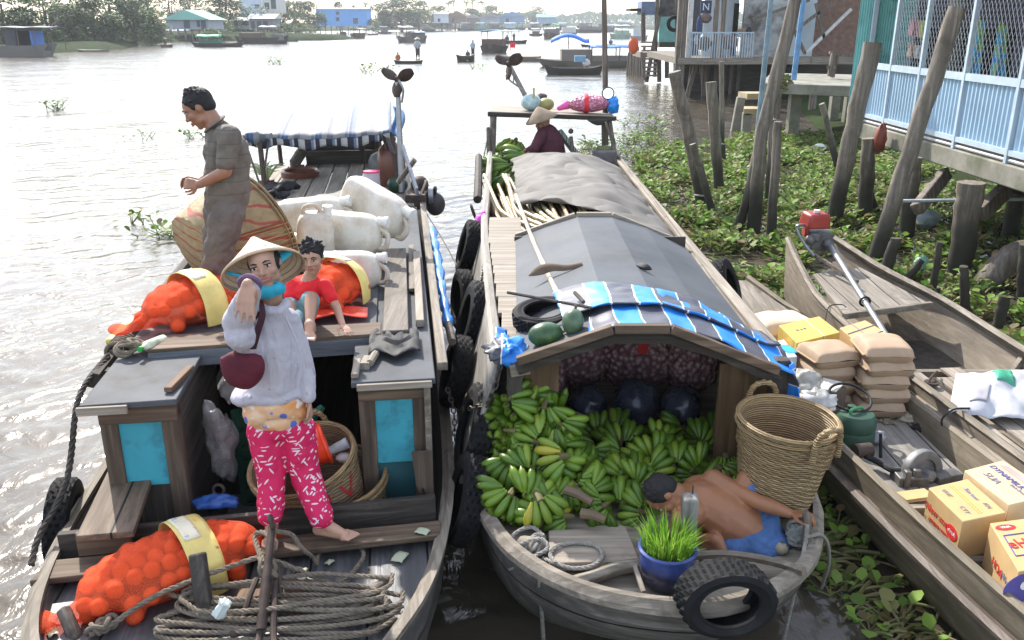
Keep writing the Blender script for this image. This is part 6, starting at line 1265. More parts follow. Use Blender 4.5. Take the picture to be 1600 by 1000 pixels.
b = B(); b.grid(lambda u, v: fws(.42+.24*u+.08*v, .10+.38*v)+V((0, 0, .010)), 8, 8); b.obj('green_print', plain('green_sack_print', (.05, .32, .20), .5), t, 'w', solid=.002)
b = B(); b.grid(lambda u, v: fws(.22+.22*u, .55+.3*v)+V((0, 0, .010)), 8, 6); b.obj('grey_print', plain('grey_sack_print', (.34, .33, .36), .5), t, 'w', solid=.002)
tagrope([at(1474, 672, .50), at(1472, 655, .60), at(1490, 640, .66), at(1515, 638, .62)], .008, 'thin dark cable looped over the board between plank boat and sampan', mBlack)
b = B(); b.lathe([(0, 0), (.055, 0), (.055, .02), (0, .02)], at(1455, 600, .545), 18, cap=(0, 0)); b.tube(curve([at(1450, 600, .55), at(1456, 588, .60), at(1464, 580, .57)], 4), .008, 6); o = b.obj('iron_disc', mRust); tag(o, 'round iron disc with a wire on the sampan slats', 'disc')
tagrope([at(1288, 510, .60), at(1295, 480, .70), at(1315, 476, .70), at(1322, 480, .69)], .006, 'thin wire tied over the left gunwale of the sampan', mBlack)
# ================================================================ right bank: poles, stilt houses, platform
def ax(px, py, X): d = ray(px, py); return V((0, 0, CAMH))+d*(X/d.x)
random.seed(23)
wPoleW = wood('riverside_pole_wood', (.17, .14, .11), (.40, .35, .285), 'z', dens=.6, stain=(.06, .05, .035), st=(.5, .7))
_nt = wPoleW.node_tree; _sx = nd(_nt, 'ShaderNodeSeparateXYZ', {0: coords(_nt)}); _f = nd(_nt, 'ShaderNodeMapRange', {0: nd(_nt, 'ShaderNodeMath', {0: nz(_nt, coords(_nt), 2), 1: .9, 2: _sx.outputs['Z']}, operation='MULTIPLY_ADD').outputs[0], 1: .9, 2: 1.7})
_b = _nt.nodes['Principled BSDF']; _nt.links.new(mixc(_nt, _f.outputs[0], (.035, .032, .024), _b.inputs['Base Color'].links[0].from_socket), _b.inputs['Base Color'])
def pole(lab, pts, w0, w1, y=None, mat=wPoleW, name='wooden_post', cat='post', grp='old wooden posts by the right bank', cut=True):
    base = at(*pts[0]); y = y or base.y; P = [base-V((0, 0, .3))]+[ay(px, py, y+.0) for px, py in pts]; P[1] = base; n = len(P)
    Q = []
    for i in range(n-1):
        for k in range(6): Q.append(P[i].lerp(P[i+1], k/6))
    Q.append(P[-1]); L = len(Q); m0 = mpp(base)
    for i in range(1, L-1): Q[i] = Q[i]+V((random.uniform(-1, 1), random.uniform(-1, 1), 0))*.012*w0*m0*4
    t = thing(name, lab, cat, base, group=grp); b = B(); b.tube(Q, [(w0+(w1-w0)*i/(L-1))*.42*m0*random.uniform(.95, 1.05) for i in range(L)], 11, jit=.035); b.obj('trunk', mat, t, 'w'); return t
pole('leftmost leaning post with a pale sawn top and rope at its foot', ((1100, 330), (1078, 220), (1054, 112)), 25, 22)
pole('thin dark prop leaning on the leftmost post', ((1116, 345), (1098, 275), (1082, 225)), 15, 13)
pole('straight grey green post right of the leftmost leaning one', ((1124, 306), (1118, 220), (1111, 128)), 19, 20)
pole('thin bare pole rising behind the straight grey green post', ((1128, 240), (1128, 160), (1127, 96)), 9, 9)
pole('short peg on the right flank of the straight grey green post', ((1131, 262), (1130, 225)), 9, 8)
pole('tallest leaning grey pole running past the top of the picture', ((1176, 368), (1190, 205), (1222, 85), (1252, -40)), 26, 22)
pole('dark prop leaning against the foot of the tallest grey pole', ((1152, 366), (1170, 300), (1184, 236)), 19, 17)
pole('split upright post just right of the tallest grey pole', ((1203, 386), (1210, 290), (1216, 190)), 20, 15)
pole('short split stake behind the split upright post', ((1199, 330), (1203, 260), (1207, 186)), 12, 13)
pole('slim leaning stake under the concrete landing platform', ((1311, 272), (1298, 215), (1284, 162)), 14, 11)
pole('thick leaning post with a flat sawn top beside the teal wall', ((1301, 352), (1328, 220), (1364, 66)), 27, 31)
pole('thick concrete coloured pillar under the left corner of the blue house', ((1349, 347), (1354, 290), (1358, 216)), 27, 25, name='house_pillar', cat='pillar', grp='pillars under the blue house')
pole('short prop leaning on the corner pillar of the blue house', ((1374, 345), (1362, 310), (1351, 280)), 17, 14)
pole('heaviest brown pole slanting across the front of the blue house', ((1361, 424), (1420, 240), (1496, 12)), 30, 30)
pole('dark stub at the foot of the heaviest slanting pole', ((1377, 444), (1390, 400), (1400, 372)), 24, 20)
pole('dark pillar right behind the heaviest slanting pole', ((1413, 382), (1420, 320), (1428, 245)), 28, 30, name='house_pillar', cat='pillar', grp='pillars under the blue house')
pole('widest bark covered pillar under the middle of the blue house', ((1497, 432), (1508, 360), (1518, 285)), 40, 48, name='house_pillar', cat='pillar', grp='pillars under the blue house')
pole('dark shaded pillar under the right part of the blue house', ((1577, 380), (1582, 340), (1592, 300)), 30, 30, name='house_pillar', cat='pillar', grp='pillars under the blue house')
pole('low tilted stake nearest the sampan gunwale', ((1408, 451), (1424, 428), (1441, 406)), 16, 12)
pole('slim dark upright stake between the low tilted stake and the bark pillar', ((1455, 468), (1462, 420), (1469, 378)), 15, 11)
pole('stubby pointed stake in front of the slim dark one', ((1463, 475), (1466, 450)), 14, 8)
pole('upright blunt post in the plants right of the bark pillar', ((1508, 498), (1507, 450), (1506, 416)), 20, 15)
pole('short thick stump at the far right by the sampan', ((1556, 522), (1564, 490), (1570, 464)), 22, 20)
pole('grey post cut by the right picture edge', ((1598, 470), (1601, 420), (1604, 380)), 24, 24)
for lab, a, c, y, w in (('diagonal timber brace propping the concrete slab left of the bark pillar', (1432, 328), (1478, 270), 12.4, 20), ('dark diagonal brace right of the bark pillar', (1530, 335), (1572, 296), 11.6, 24)):
    p, q = ay(*a, y), ay(*c, y+.6); o = thing('timber_brace', lab, 'brace', p, group='braces under the blue house'); b = B(); b.bar(p, q, w*mpp(p), w*mpp(p)*.8, up=(0, 1, 0)); b.obj('beam', wPole, o, 'w', bevel=.02)
o = thing('log', 'thick bent grey log leaning out of the plants at the right edge', 'log', at(1535, 452)); b = B(); b.tube(curve([at(1533, 452)+V((0, 0, .02)), ay(1560, 420, 10.9), ay(1580, 402, 10.9), ay(1625, 392, 10.9)], 4), [.15, .16, .16, .17, .17, .17, .17, .17, .18, .18, .18, .18, .18], 11, jit=.06); b.obj('trunk', wPole, o, 'w')
o = thing('water_pipe', 'thin pale pipe bent over in front of the house pillars', 'pipe', at(1388, 372)); b = B(); b.tube([at(1388, 372)-V((0, 0, .1)), ay(1396, 330, 12.2), ay(1402, 316, 12.2), ay(1408, 314, 12.2), ay(1640, 311, 12.2)], .024, 8); b.obj('pipe', plain('pale_pipe', (.42, .47, .50), .5), o, 'w')
b = B()
for k in range(4): b.torus(at(1098, 322+3*k)+V((0, 0, .12+.06*k)), .17, .018, 20, 6, frame((random.uniform(-.2, .2), random.uniform(-.2, .2), 1)))
o = b.obj('rope_wrap', mRopeG); tag(o, 'grey rope wound round the foot of the leftmost leaning post', 'rope'); recenter(o, at(1098, 330))
# litter among the plants
for i, (px, py, r, col, nm, lab) in enumerate(((1280, 236, (.18, .1, .10), (.75, .74, .72), 'plastic_bag', 'white plastic bag with orange bits among the far plants'), (1445, 357, (.22, .16, .16), (.30, .36, .38), 'plastic_bag', 'grey blue plastic bag in the plants behind the slanting pole'), (1437, 428, (.10, .08, .13), (.20, .40, .28), 'plastic_bag', 'pale green bottle shaped bag beside the low tilted stake'), (1352, 365, (.10, .08, .05), (.75, .72, .70), 'litter', 'white wrapper in the plants behind the red engine'), (1328, 334, (.10, .08, .05), (.70, .66, .55), 'litter', 'cream wrapper beside the thick leaning post foot'), (1220, 302, (.07, .06, .03), (.75, .72, .72), 'litter', 'tiny white scrap in the plants right of the split post'), (1212, 344, (.07, .06, .03), (.72, .62, .62), 'litter', 'pinkish scrap at the foot of the split post'), (1540, 290, (.2, .1, .1), (.6, .6, .58), 'litter', 'pale rubbish under the concrete slab'), (1372, 240, (.10, .12, .25), (.22, .055, .035), 'rag', 'rusty red rag hanging on the corner pillar'))):
    p = at(px, py) if nm != 'rag' else ay(px, py, 14.7); b = B(); b.ball(p+V((0, 0, r[2])), r, 16, 10, jit=.16); o = b.obj(nm, plain('litter%d' % i, col, .5, .3, 9)); tag(o, lab, 'plastic bag' if 'bag' in nm else 'rag' if nm == 'rag' else 'litter'); recenter(o, p)
# ---- blue house on its concrete slab
XH = 6.38
H1 = thing('house', 'pale blue fenced stilt house on a concrete slab at the right edge', 'house', (XH+2, 12, 0))
mConc = plain('stained_concrete', (.25, .235, .195), .85, .3, 2, dirt=(.10, .11, .06), dirts=(.45, .7), dscale=1.6)
zs0, zs1 = 1.30, 1.58
b = B(); b.bb(XH-.04, 14, 5.5, 16.2, zs0, zs1); b.obj('floor_slab', mConc, H1, 'w', bevel=.02)
b = B(); b.bb(XH+.02, XH+.10, 5.5, 16.15, zs1, zs1+.10); b.obj('brick_kerb', plain('worn_brick', (.26, .17, .13), .9, .4, 8), H1, 'w')
b = B(); b.tube([(XH+.0, 5.5, zs1+.05), (XH+.0, 16.1, zs1+.04)], .022, 6); b.obj('conduit', plain('pale_pipe', (.42, .47, .50)), H1, 'w')
mPan = plain('pale_blue_paint', (.36, .50, .62), .5, .12, 3, dirt=(.22, .28, .32), dirts=(.6, .85), dscale=3); mFr = plain('pale_blue_frame', (.44, .53, .60), .5, .12, 4)
zp0, zp1 = 1.75, 2.55
ylist = [16.1, 15.1, 14.0, 12.6, 11.2, 9.8, 8.4, 7.0, 5.5]
for i in range(len(ylist)-1):
    y1, y0 = ylist[i], ylist[i+1]; b = B(); n = int((y1-y0)/.028)
    b.grid(lambda u, v: V((XH+.02+(.014 if int(u*n+.5) % 4 < 2 else -.014), y0+.03+(y1-y0-.06)*u, zp0+(zp1-zp0)*v)), n, 1); b.obj('corrugated_panel', mPan, H1, 'w', smooth=False, solid=.004)
for y in ylist:
    b = B(); b.bb(XH-.035, XH+.035, y-.03, y+.03, zs1, 4.6); b.obj('fence_post', mFr, H1, 'w')
for z, h in ((zp1+.03, .05), (zp0-.03, .035), (4.3, .05)):
    b = B(); b.bb(XH-.028, XH+.045, 5.5, 16.12, z-h, z+h); b.obj('fence_rail', mFr, H1, 'w')
b = B(); s_ = .095
for k in range(-20, int(11/s_)+4):
    for sg in (1, -1):
        y0 = 5.5+k*s_; z0, z1 = zp1+.08, 4.28; ya, yb = (y0, y0+sg*(z1-z0)*.62)
        pa, pb = V((XH+.01*sg, ya, z0)), V((XH+.01*sg, yb, z1))
        lo, hi = 5.5, 15.05
        def cl(p, q):
            t0, t1 = 0, 1; d = q.y-p.y
            if d == 0: return None
            ta, tb = sorted(((lo-p.y)/d, (hi-p.y)/d)); t0, t1 = max(0, ta), min(1, tb); return (p.lerp(q, t0), p.lerp(q, t1)) if t1 > t0 else None
        c_ = cl(pa, pb)
        if c_: b.tube([c_[0], c_[1]], .0036, 3)
b.obj('chain_link_mesh', plain('galvanised_wire', (.50, .52, .54), .5, .1, 5, metal=.3, bst=0), H1, 'w', smooth=False)
mTealW = plain('teal_sheet', (.26, .60, .57), .5, .15, 3, dirt=(.10, .24, .24), dirts=(.55, .8))
b = B(); n = 46; b.grid(lambda u, v: V((XH-.22+1.0*u, 16.25+(.02 if int(u*n+.5) % 2 else 0), 1.62+3.4*v)), n, 1); b.obj('teal_wall', mTealW, H1, 'w', smooth=False, solid=.006)
b = B(); b.bb(XH+.03, XH+.09, 16.18, 16.24, 1.6, 5); b.bb(XH+.72, XH+.78, 16.18, 16.24, 1.6, 5); b.obj('wall_batten', mFr, H1, 'w')
b = B(); b.bb(XH+2.6, XH+2.75, 5.5, 16.2, zs1, 5.0); b.obj('inner_wall', plain('mauve_plaster', (.20, .19, .25), .8, .3, 2), H1, 'w')
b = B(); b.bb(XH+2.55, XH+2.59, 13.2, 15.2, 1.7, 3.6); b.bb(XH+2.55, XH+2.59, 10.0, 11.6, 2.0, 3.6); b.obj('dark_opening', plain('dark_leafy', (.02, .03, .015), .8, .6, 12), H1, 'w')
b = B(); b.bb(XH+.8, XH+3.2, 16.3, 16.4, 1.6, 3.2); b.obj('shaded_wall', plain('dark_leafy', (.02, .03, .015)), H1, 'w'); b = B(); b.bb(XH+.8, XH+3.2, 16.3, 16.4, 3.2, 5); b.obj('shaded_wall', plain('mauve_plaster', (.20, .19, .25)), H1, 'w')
b = B(); b.tube([(XH+1.1, 15.4, 1.6), (XH+1.1, 15.4, 4.8)], .16, 12); b.obj('porch_column', mConc, H1, 'w')
b = B(); b.bb(XH-.5, 14, 5.3, 16.6, 5.0, 5.12); b.obj('roof', plain('tin_roof', (.30, .31, .32), .5), H1, 'w')
# washing on the porch
def cloth(lab, quad, y, mat, nm='hanging_cloth', cat='washing'):
    q = [ay(a, c, y) for a, c in quad]; b = B()
    b.grid(lambda u, v: q[0].lerp(q[1], u).lerp(q[3].lerp(q[2], u), v)+V((0, .05*math.sin(u*9+v*3)*v, 0)), 12, 12); o = b.obj(nm, mat, solid=.012); tag(o, lab, cat, 'washing on the porch'); recenter(o, q[3]); return o
mBat, nt, bs = newmat('blue_green_batik'); v = coords(nt); c = ramp(nt, nz(nt, v, 4.5, 4, .6, .6), [(.38, (.03, .22, .62)), (.48, (.05, .40, .70)), (.55, (.30, .45, .05)), (.66, (.10, .42, .20))]); nt.links.new(c, bs.inputs['Base Color']); bs.inputs['Roughness'].default_value = .8
cloth('blue and green patterned trousers hanging left of a fence post', ((1528, 30), (1541, 34), (1526, 130), (1506, 128)), 13.2, mBat, 'hanging_trousers')
cloth('blue and green patterned cloth hanging right of a fence post', ((1562, 34), (1574, 40), (1568, 134), (1546, 130)), 13.0, mBat)
cloth('pink cloth hanging highest on the porch line', ((1422, 27), (1436, 31), (1434, 58), (1420, 55)), 15.3, plain('pink_cloth', (.72, .36, .38), .8))
cloth('yellow green cloth right beside the pink cloth', ((1437, 31), (1450, 33), (1445, 70), (1436, 58)), 15.25, plain('yellow_cloth', (.62, .62, .16), .8))
cloth('peach cloth hanging below the pink cloth', ((1420, 66), (1430, 68), (1429, 90), (1418, 89)), 15.3, plain('peach_cloth', (.75, .50, .36), .8))
cloth('white cloth hanging below the yellow green one', ((1430, 70), (1443, 71), (1437, 93), (1429, 91)), 15.25, plain('white_cloth', (.75, .74, .72), .8))
# ---- concrete landing platform and little stands
P1 = thing('landing_platform', 'concrete landing platform on square legs between the stilt houses', 'platform', ay(1270, 200, 26)); yp = 26
b = B(); q = [ay(1188, 124, 25.5), ay(1350, 138, 23.5), ay(1360, 122, 28), ay(1205, 110, 31)]
z_ = sum(p.z for p in q)/4; q = [V((p.x, p.y, z_)) for p in (ay(1188, 122, 25.0), ay(1350, 136, 23.5), ay(1355, 118, 29), ay(1205, 112, 30))]; b.slab(q, .28); b.obj('deck_slab', mConc, P1, 'w', bevel=.02)
for px, py, w in ((1236, 216, 16), (1212, 185, 9), (1300, 195, 13), (1322, 200, 13), (1268, 175, 9), (1345, 190, 10)):
    p = at(px, py); b = B(); s_ = w*mpp(p)/2; b.bb(p.x-s_, p.x+s_, p.y-s_, p.y+s_, -.3, z_-.27); b.obj('leg', wPole if w < 12 else mConc, P1, 'w')
b = B(); p = ay(1300, 121, 27); b.bar(p, ay(1308, 82, 27), .12, .1, up=(0, 1, 0)); b.bar(ay(1296, 119, 26.6), ay(1302, 84, 26.6), .12, .1, up=(0, 1, 0)); b.bar(ay(1296, 82, 26.8), ay(1360, 92, 26.8), .12, .08); b.bar(ay(1294, 105, 26.5), ay(1304, 105, 27), .1, .08); b.obj('bench_rail', wPole, P1, 'w')
for lab, la, lb_, top in (('low concrete stand with a tan top left of the tallest pole', ((1147, 205), (1158, 152)), ((1200, 200), (1200, 160)), ((1153, 148), (1198, 146), (1203, 164), (1166, 166))), ('small dark concrete stand in front of the tan topped one', ((1165, 212), (1167, 176)), ((1195, 200), (1196, 176)), ((1162, 170), (1198, 170), (1198, 178), (1162, 178)))):
    o = thing('landing_stand', lab, 'stand', at(*la[0]), group='small stands in the shallows')
    for a, c in (la, lb_):
        p = at(*a); b = B(); b.bar(p-V((0, 0, .2)), ay(*c, p.y), .26, .2, up=(0, 1, 0)); b.obj('leg', mConc, o, 'w', bevel=.02)
    yb = at(*la[0]).y; b = B(); q = [ay(x, y, yb+(.8 if i < 2 else -.1)) for i, (x, y) in enumerate(top)]; zz = ay(*la[1], yb).z+.12; b.slab([V((p.x, p.y, zz)) for p in (q[3], q[2], q[1], q[0])], .18); b.obj('top_plate', plain('tan_board', (.38, .30, .18), .8) if 'tan' in lab[:30] else mConc, o, 'w')
for lab, a, c, col in (('thin blue grey pole left of the tallest leaning pole', (1184, 205), (1207, -20), (.20, .28, .34)), ('thin pole with a bright blue top on the landing platform', (1240, 125), (1258, -20), (.16, .32, .55))):
    o = thing('thin_pole', lab, 'pole', ay(*a, 24)); b = B(); p, q = ay(*a, 22), ay(*c, 22); b.tube([p, p.lerp(q, .5), q], [.07, .065, .06], 7); b.obj('shaft', plain('bluepole%d' % a[0], col, .6, .4, 3), o, 'w')
b = B()
for k in range(40): p = ay(1231+random.uniform(-9, 9), 122+random.uniform(-4, 18), 24.6); b.box(p, (.10, .03, .12), frame((random.random()-.5, random.random()-.5, .5)))
o = b.obj('hanging_weeds', leafmat('dry_weed', [(.30, .28, .10), (.20, .22, .08), (.14, .12, .05)]), smooth=False); tag(o, 'dry yellow weeds hanging over the platform corner', 'weeds')
# ---- weathered house behind, with the N sign
y2 = 40.0; m2 = mpp(ay(1150, 100, y2))
H2 = thing('house', 'weathered white stilt house with stained plaster and a railed porch', 'house', ay(1200, 150, y2)); 
zd = ay(1120, 90, y2).z
def X2(px): return ay(px, 60, y2).x
b = B(); b.bb(X2(1060), X2(1345), y2-.2, y2+9, zd-.28, zd); b.obj('floor_deck', wGreyX, H2, 'w')
mPl = plain('blue_white_plaster', (.45, .50, .54), .8, .18, .8, dirt=(.22, .22, .20), dirts=(.55, .8), dscale=.5); mPlS = plain('stained_plaster', (.40, .40, .39), .85, .4, 1.2, dirt=(.10, .09, .08), dirts=(.42, .62), dscale=.7); mBrk = plain('brick_wall', (.20, .12, .09), .9, .4, 5)
for x0, x1, yy, mt, nm in ((1116, 1170, 2.2, mPl, 'plaster_wall'), (1171, 1238, 1.2, mPlS, 'stained_wall'), (1238, 1290, 1.6, mPl, 'plaster_wall'), (1290, 1430, 2.2, mBrk, 'brick_wall'), (1078, 1116, 3.2, plain('dark_porch_wall', (.10, .10, .11), .9), 'porch_wall')):
    b = B(); b.bb(X2(x0), X2(x1), y2+yy, y2+yy+.3, zd, zd+5.5); b.obj(nm, mt, H2, 'w')
b = B(); b.bb(X2(1162), X2(1170), y2+2.1, y2+2.19, zd, zd+2.3); b.obj('doorway', plain('painted_darkness', (.012, .011, .01)), H2, 'w')  # flat panel on the wall, doorway gloom painted as near-black
b = B(); b.bb(X2(1073), X2(1080), y2-.1, y2+.1, zd, zd+4.8); b.obj('white_post', plain('white_post_paint', (.55, .54, .52), .7), H2, 'w')
for px in (1060, 1068, 1116, 1127):
    b = B(); b.bb(X2(px)-.09, X2(px)+.09, y2-.15, y2+.05, (0 if px < 1100 else zd-6) if px < 1100 else zd-.2, zd+5); b.obj('porch_post', wPole, H2, 'w')
mRl = plain('pale_blue_rail', (.38, .46, .52), .6)
b = B(); b.bar((X2(1077), y2-.15, zd+1.05), (X2(1176), y2-.15, zd+1.05), .05, .06); b.obj('top_rail', mRl, H2, 'w')
for k in range(26):
    x = X2(1077+k*99/25); b = B(); b.bb(x-.018, x+.018, y2-.17, y2-.13, zd, zd+1.03); b.obj('baluster', mRl, H2, 'w')
for a, c in (((1240, 45), (1258, 84)), ((1258, 84), (1330, 14)), ((1176, 30), (1265, 0)), ((1275, 5), (1288, 62)), ((1246, 45), (1300, 4))):
    b = B(); b.bar(ay(*a, y2+.7), ay(*c, y2+.7), .13, .10, up=(0, 1, 0)); b.obj('brace', wPole if a[0] != 1258 else plain('white_post_paint', (.55, .54, .52)), H2, 'w')
b = B(); b.bb(X2(1055), X2(1350), y2-.6, y2+9, zd+5.5, zd+5.7); b.obj('roof', plain('tin_roof', (.30, .31, .32)), H2, 'w')
sg = thing('sign', 'dark blue sign with a white letter N above the railed porch', 'sign', ay(1103, 12, y2+.3)); b = B(); p = ay(1103, 11, y2+.3); b.box(p, (17*m2, .06, 19*m2)); b.obj('board', plain('navy_sign', (.035, .05, .12), .5), sg, 'w'); text('N', 15*m2, plain('white_letter', (.7, .72, .75), .5, bst=0), sg, mtx(p+V((0, -.035, 0)), (1, 0, 0), (0, 0, 1)))
for px, py, r, col, nm, lab in ((1103, 28, (.25, .2, .22), (.18, .12, .10), 'hanging_bundle', 'brown bundle hanging under the N sign'), (1093, 42, (.14, .12, .5), (.05, .07, .16), 'hanging_coat', 'dark blue coat hanging on the railed porch'), (1100, 68, (.35, .2, .3), (.16, .12, .09), 'stacked_sacks', 'brown load piled behind the porch railing'), (1140, 66, (.38, .2, .3), (.22, .16, .14), 'bundle', 'reddish brown bundle behind the right part of the railing'), (1158, 49, (.18, .1, .12), (.24, .15, .09), 'wicker_hat', 'tan hat hung beside the porch doorway'), (1170, 48, (.13, .1, .16), (.03, .035, .04), 'black_bag', 'black bag hanging right of the porch doorway'), (1088, 62, (.1, .08, .18), (.5, .55, .62), 'white_cloth', 'pale cloth hung on the left of the railing')):
    p = ay(px, py, y2+.25); b = B(); b.ball(p, r, 14, 9, jit=.12); o = b.obj(nm, plain(nm+'_mat', col, .8)); tag(o, lab, nm.split('_')[-1]); recenter(o, p-V((0, 0, r[2])))
for k, (px, py) in enumerate(((1085, 152), (1078, 150), (1096, 150), (1090, 146), (1104, 145), (1117, 143), (1130, 142), (1140, 147), (1152, 142), (1165, 140), (1178, 141), (1195, 140), (1210, 138), (1228, 138), (1262, 140), (1290, 138))):
    p = at(px, py); w = random.uniform(.10, .2) if k < 5 else random.uniform(.14, .34); b = B(); b.bar((p.x+random.uniform(-.5, .5)*(k < 6), p.y, -.4), (p.x, min(p.y, y2+6), zd-.25), w, w); b.obj('stilt', wPole, H2, 'w')
# dark-coloured wall standing in for the shaded bank behind the stilts
b = B(); b.bb(X2(1110), X2(1460), y2+5.5, y2+6, -.5, zd-.3); b.obj('shaded_bank_wall', wDarkX, H2, 'w')
# ---- teal shack with stairs at the waterside
y3 = 52.0; H3 = thing('house', 'small teal stilt shack with a plank stair down to the water', 'house', ay(1040, 110, y3)); m3 = mpp(ay(1040, 60, y3))
def b3(x0, x1, ya, yb, d0, d1, nm, mt):
    p, q = ay(x0, yb, y3+d0), ay(x1, ya, y3+d0); b = B(); b.bb(p.x, q.x, y3+d0, y3+d1, p.z, q.z); b.obj(nm, mt, H3, 'w')
b3(1029, 1062, 26, 66, 1, 1.3, 'teal_wall', mTealW); b3(1002, 1030, 2, 23, .2, 2, 'blue_gable', plain('blue_sheet', (.18, .24, .36), .6, .2, 2)); b3(1030, 1064, -30, 26, 1.0, 1.4, 'upper_wall', plain('cluttered_wall', (.12, .11, .11), .9, .6, 3))
b3(985, 1003, 13, 17, .4, 2.5, 'eave', wDarkX); b3(1000, 1066, 82, 90, 0, 3, 'landing_deck', wGreyX); b3(1030, 1062, 66, 74, .5, 1.6, 'moss_ledge', plain('moss', (.08, .085, .05), .9))
for x, ya, yb, w in ((1005, 20, 66, 6), (1023, -10, 120, 5), (1058, -20, 150, 6), (1064, -20, 150, 4), (1042, 90, 122, 6), (1055, 90, 126, 5), (1030, 90, 128, 6)):
    p, q = ay(x, yb, y3-.2), ay(x+(4 if x == 1023 else 0), ya, y3-.2); b = B(); b.bar(p, q, w*m3, w*m3, up=(0, 1, 0)); b.obj('post', wPole, H3, 'w')
p, q = ay(1010, 128, y3-1.2), ay(1030, 25, y3-.6); b = B(); b.bar(p, q, .2, .2, up=(0, 1, 0)); b.obj('leaning_post', wPole, H3, 'w')
for k in range(9):
    yy = 66+k*6.5; b = B(); b.bar(ay(1001+k*.6, yy, y3-.4-.12*k), ay(1023+k*.5, yy, y3-.4-.12*k), .22, .09); b.obj('stair_tread', wPaleX, H3, 'w')
b = B(); b.bar(ay(1002, 82, y3-.8), ay(1007, 124, y3-1.5), .12, .12, up=(0, 1, 0)); b.obj('stair_rail', wPole, H3, 'w')
for k in range(9):
    p = at(980+k*3.4, 116+k*.6); b = B(); b.tube([p-V((0, 0, .2)), ay(982+k*3.2+random.uniform(-3, 3), 72+random.uniform(0, 14), p.y)], .09, 6); o = b.obj('mooring_stake', wPole); tag(o, 'dark mooring stake in the row before the plank stair', 'stake', 'mooring stakes before the plank stair')
b = B(); p = ay(990, 72, 50); b.ball(p, (.28, .2, .42), 12, 8, jit=.1); o = b.obj('orange_jacket', plain('orange_cloth', (.75, .13, .04), .7)); tag(o, 'bright orange jacket hanging at the top of the mooring stakes', 'jacket')
b = B(); F_ = frame((0, -1, 0)); b.torus(ay(1054, 37, y3-.4), .35, .11, 18, 8, F_); o = b.obj('tyre', mRubber); tag(o, 'small dark tyre hanging on the teal shack wall', 'tyre')
# ================================================================ far side: trees, houses, boats
random.seed(41)
mFol = [leafmat('foliage_a', [(.03, .06, .012), (.055, .11, .018), (.09, .16, .03), (.12, .20, .04)], .3, .6), leafmat('foliage_b', [(.025, .06, .02), (.045, .10, .025), (.07, .14, .035)], .25, .6), leafmat('foliage_c', [(.05, .09, .02), (.09, .15, .03), (.14, .21, .05)], .3, .6)]
mTrunk = plain('tree_bark', (.12, .10, .08), .9, .4, 6)
def tree0(kind, seed):
    random.seed(seed); t = thing('tree', 'x', 'tree'); tb = B(); cb = B()
    blobs = []
    if kind == 'palm':
        pts = curve([(0, 0, -.3), (.05, 0, 2), (.3, 0, 5), (.7, 0, 7.6)], 4); tb.tube(pts, [.16-.006*i for i in range(len(pts))], 7); top = pts[-1]
        for k in range(17):
            a = k*2.4+random.uniform(-.2, .2); el = random.uniform(-.2, 1.2); L = random.uniform(2.2, 3.0); prev = None
            for i in range(9):
                s = i/8; p = top+V((math.cos(a)*math.cos(el)*L*s, math.sin(a)*math.cos(el)*L*s, math.sin(el)*L*s-1.7*s*s))
                if prev is not None:
                    sd_ = V((-math.sin(a), math.cos(a), 0))
                    for sg in (1, -1):
                        for q in range(3):
                            b0 = prev.lerp(p, q/3); tip = b0+sd_*sg*(.62*(1-s*.6))+V((math.cos(a)*.25, math.sin(a)*.25, -.28)); o = len(cb.v); cb.v += [b0, b0+(p-prev)*.26, tip]; cb.f.append((o, o+1, o+2))
                prev = p
    else:
        H_ = {'round': 6.0, 'tall': 8.5, 'bush': 2.4}[kind]; W_ = {'round': 3.6, 'tall': 3.0, 'bush': 2.0}[kind]; th = {'round': 1.3, 'tall': 1.8, 'bush': .2}[kind]
        tb.tube(curve([(0, 0, -.3), (.08, .05, th*.6), (-.05, 0, th*1.2), (.1, .05, H_*.75)], 4), [.26*(1-.055*i)*(H_/7) for i in range(13)], 7)
        for k in range({'round': 30, 'tall': 32, 'bush': 16}[kind]):
            z = random.uniform(th*.75, H_); rr = W_*math.sin(math.pi*min(1, max(.12, (z-th*.55)/(H_-th*.45))))**.6; a = random.random()*6.28; q = random.random()**.6*rr
            blobs.append((V((math.cos(a)*q, math.sin(a)*q, z)), random.uniform(.55, 1.15)*W_/3))
            if k < 8 and kind != 'bush': tb.tube([(0, 0, th*.8), (math.cos(a)*q*.5, math.sin(a)*q*.5, (th+z)*.5), (math.cos(a)*q, math.sin(a)*q, z)], [.09, .06, .03], 5)
        for c, r in blobs:
            for _ in range(int(150*(r/.9)**1.5)):
                d = V((random.gauss(0, 1), random.gauss(0, 1), random.gauss(0, 1))).normalized()*r*random.uniform(.65, 1.08); p = c+V((d.x, d.y, d.z*.75)); s = random.uniform(.11, .23)*(1 if kind != 'bush' else .8)
                u = V((random.uniform(-1, 1), random.uniform(-1, 1), random.uniform(-.6, .6))).normalized(); w = u.cross(V((random.random()-.5, random.random()-.5, 1))).normalized(); o = len(cb.v); cb.v += [p-u*s, p+w*s*.55, p+u*s, p-w*s*.55]; cb.f.append((o, o+1, o+2, o+3))
    tb.obj('trunk', mTrunk, t); cb.obj('crown', mFol[{'round': 0, 'tall': 1, 'bush': 2, 'palm': 2}[kind]], t, smooth=False); return t
PT = {k: [tree0(k, 50+i+7*j) for j in range(2 if k in ('round', 'tall') else 1)] for i, k in enumerate(('round', 'tall', 'bush', 'palm'))}
HT = {'round': 6.9, 'tall': 9.4, 'bush': 3.2, 'palm': 9.2}; usedT = {}
FAR_TOP = {}
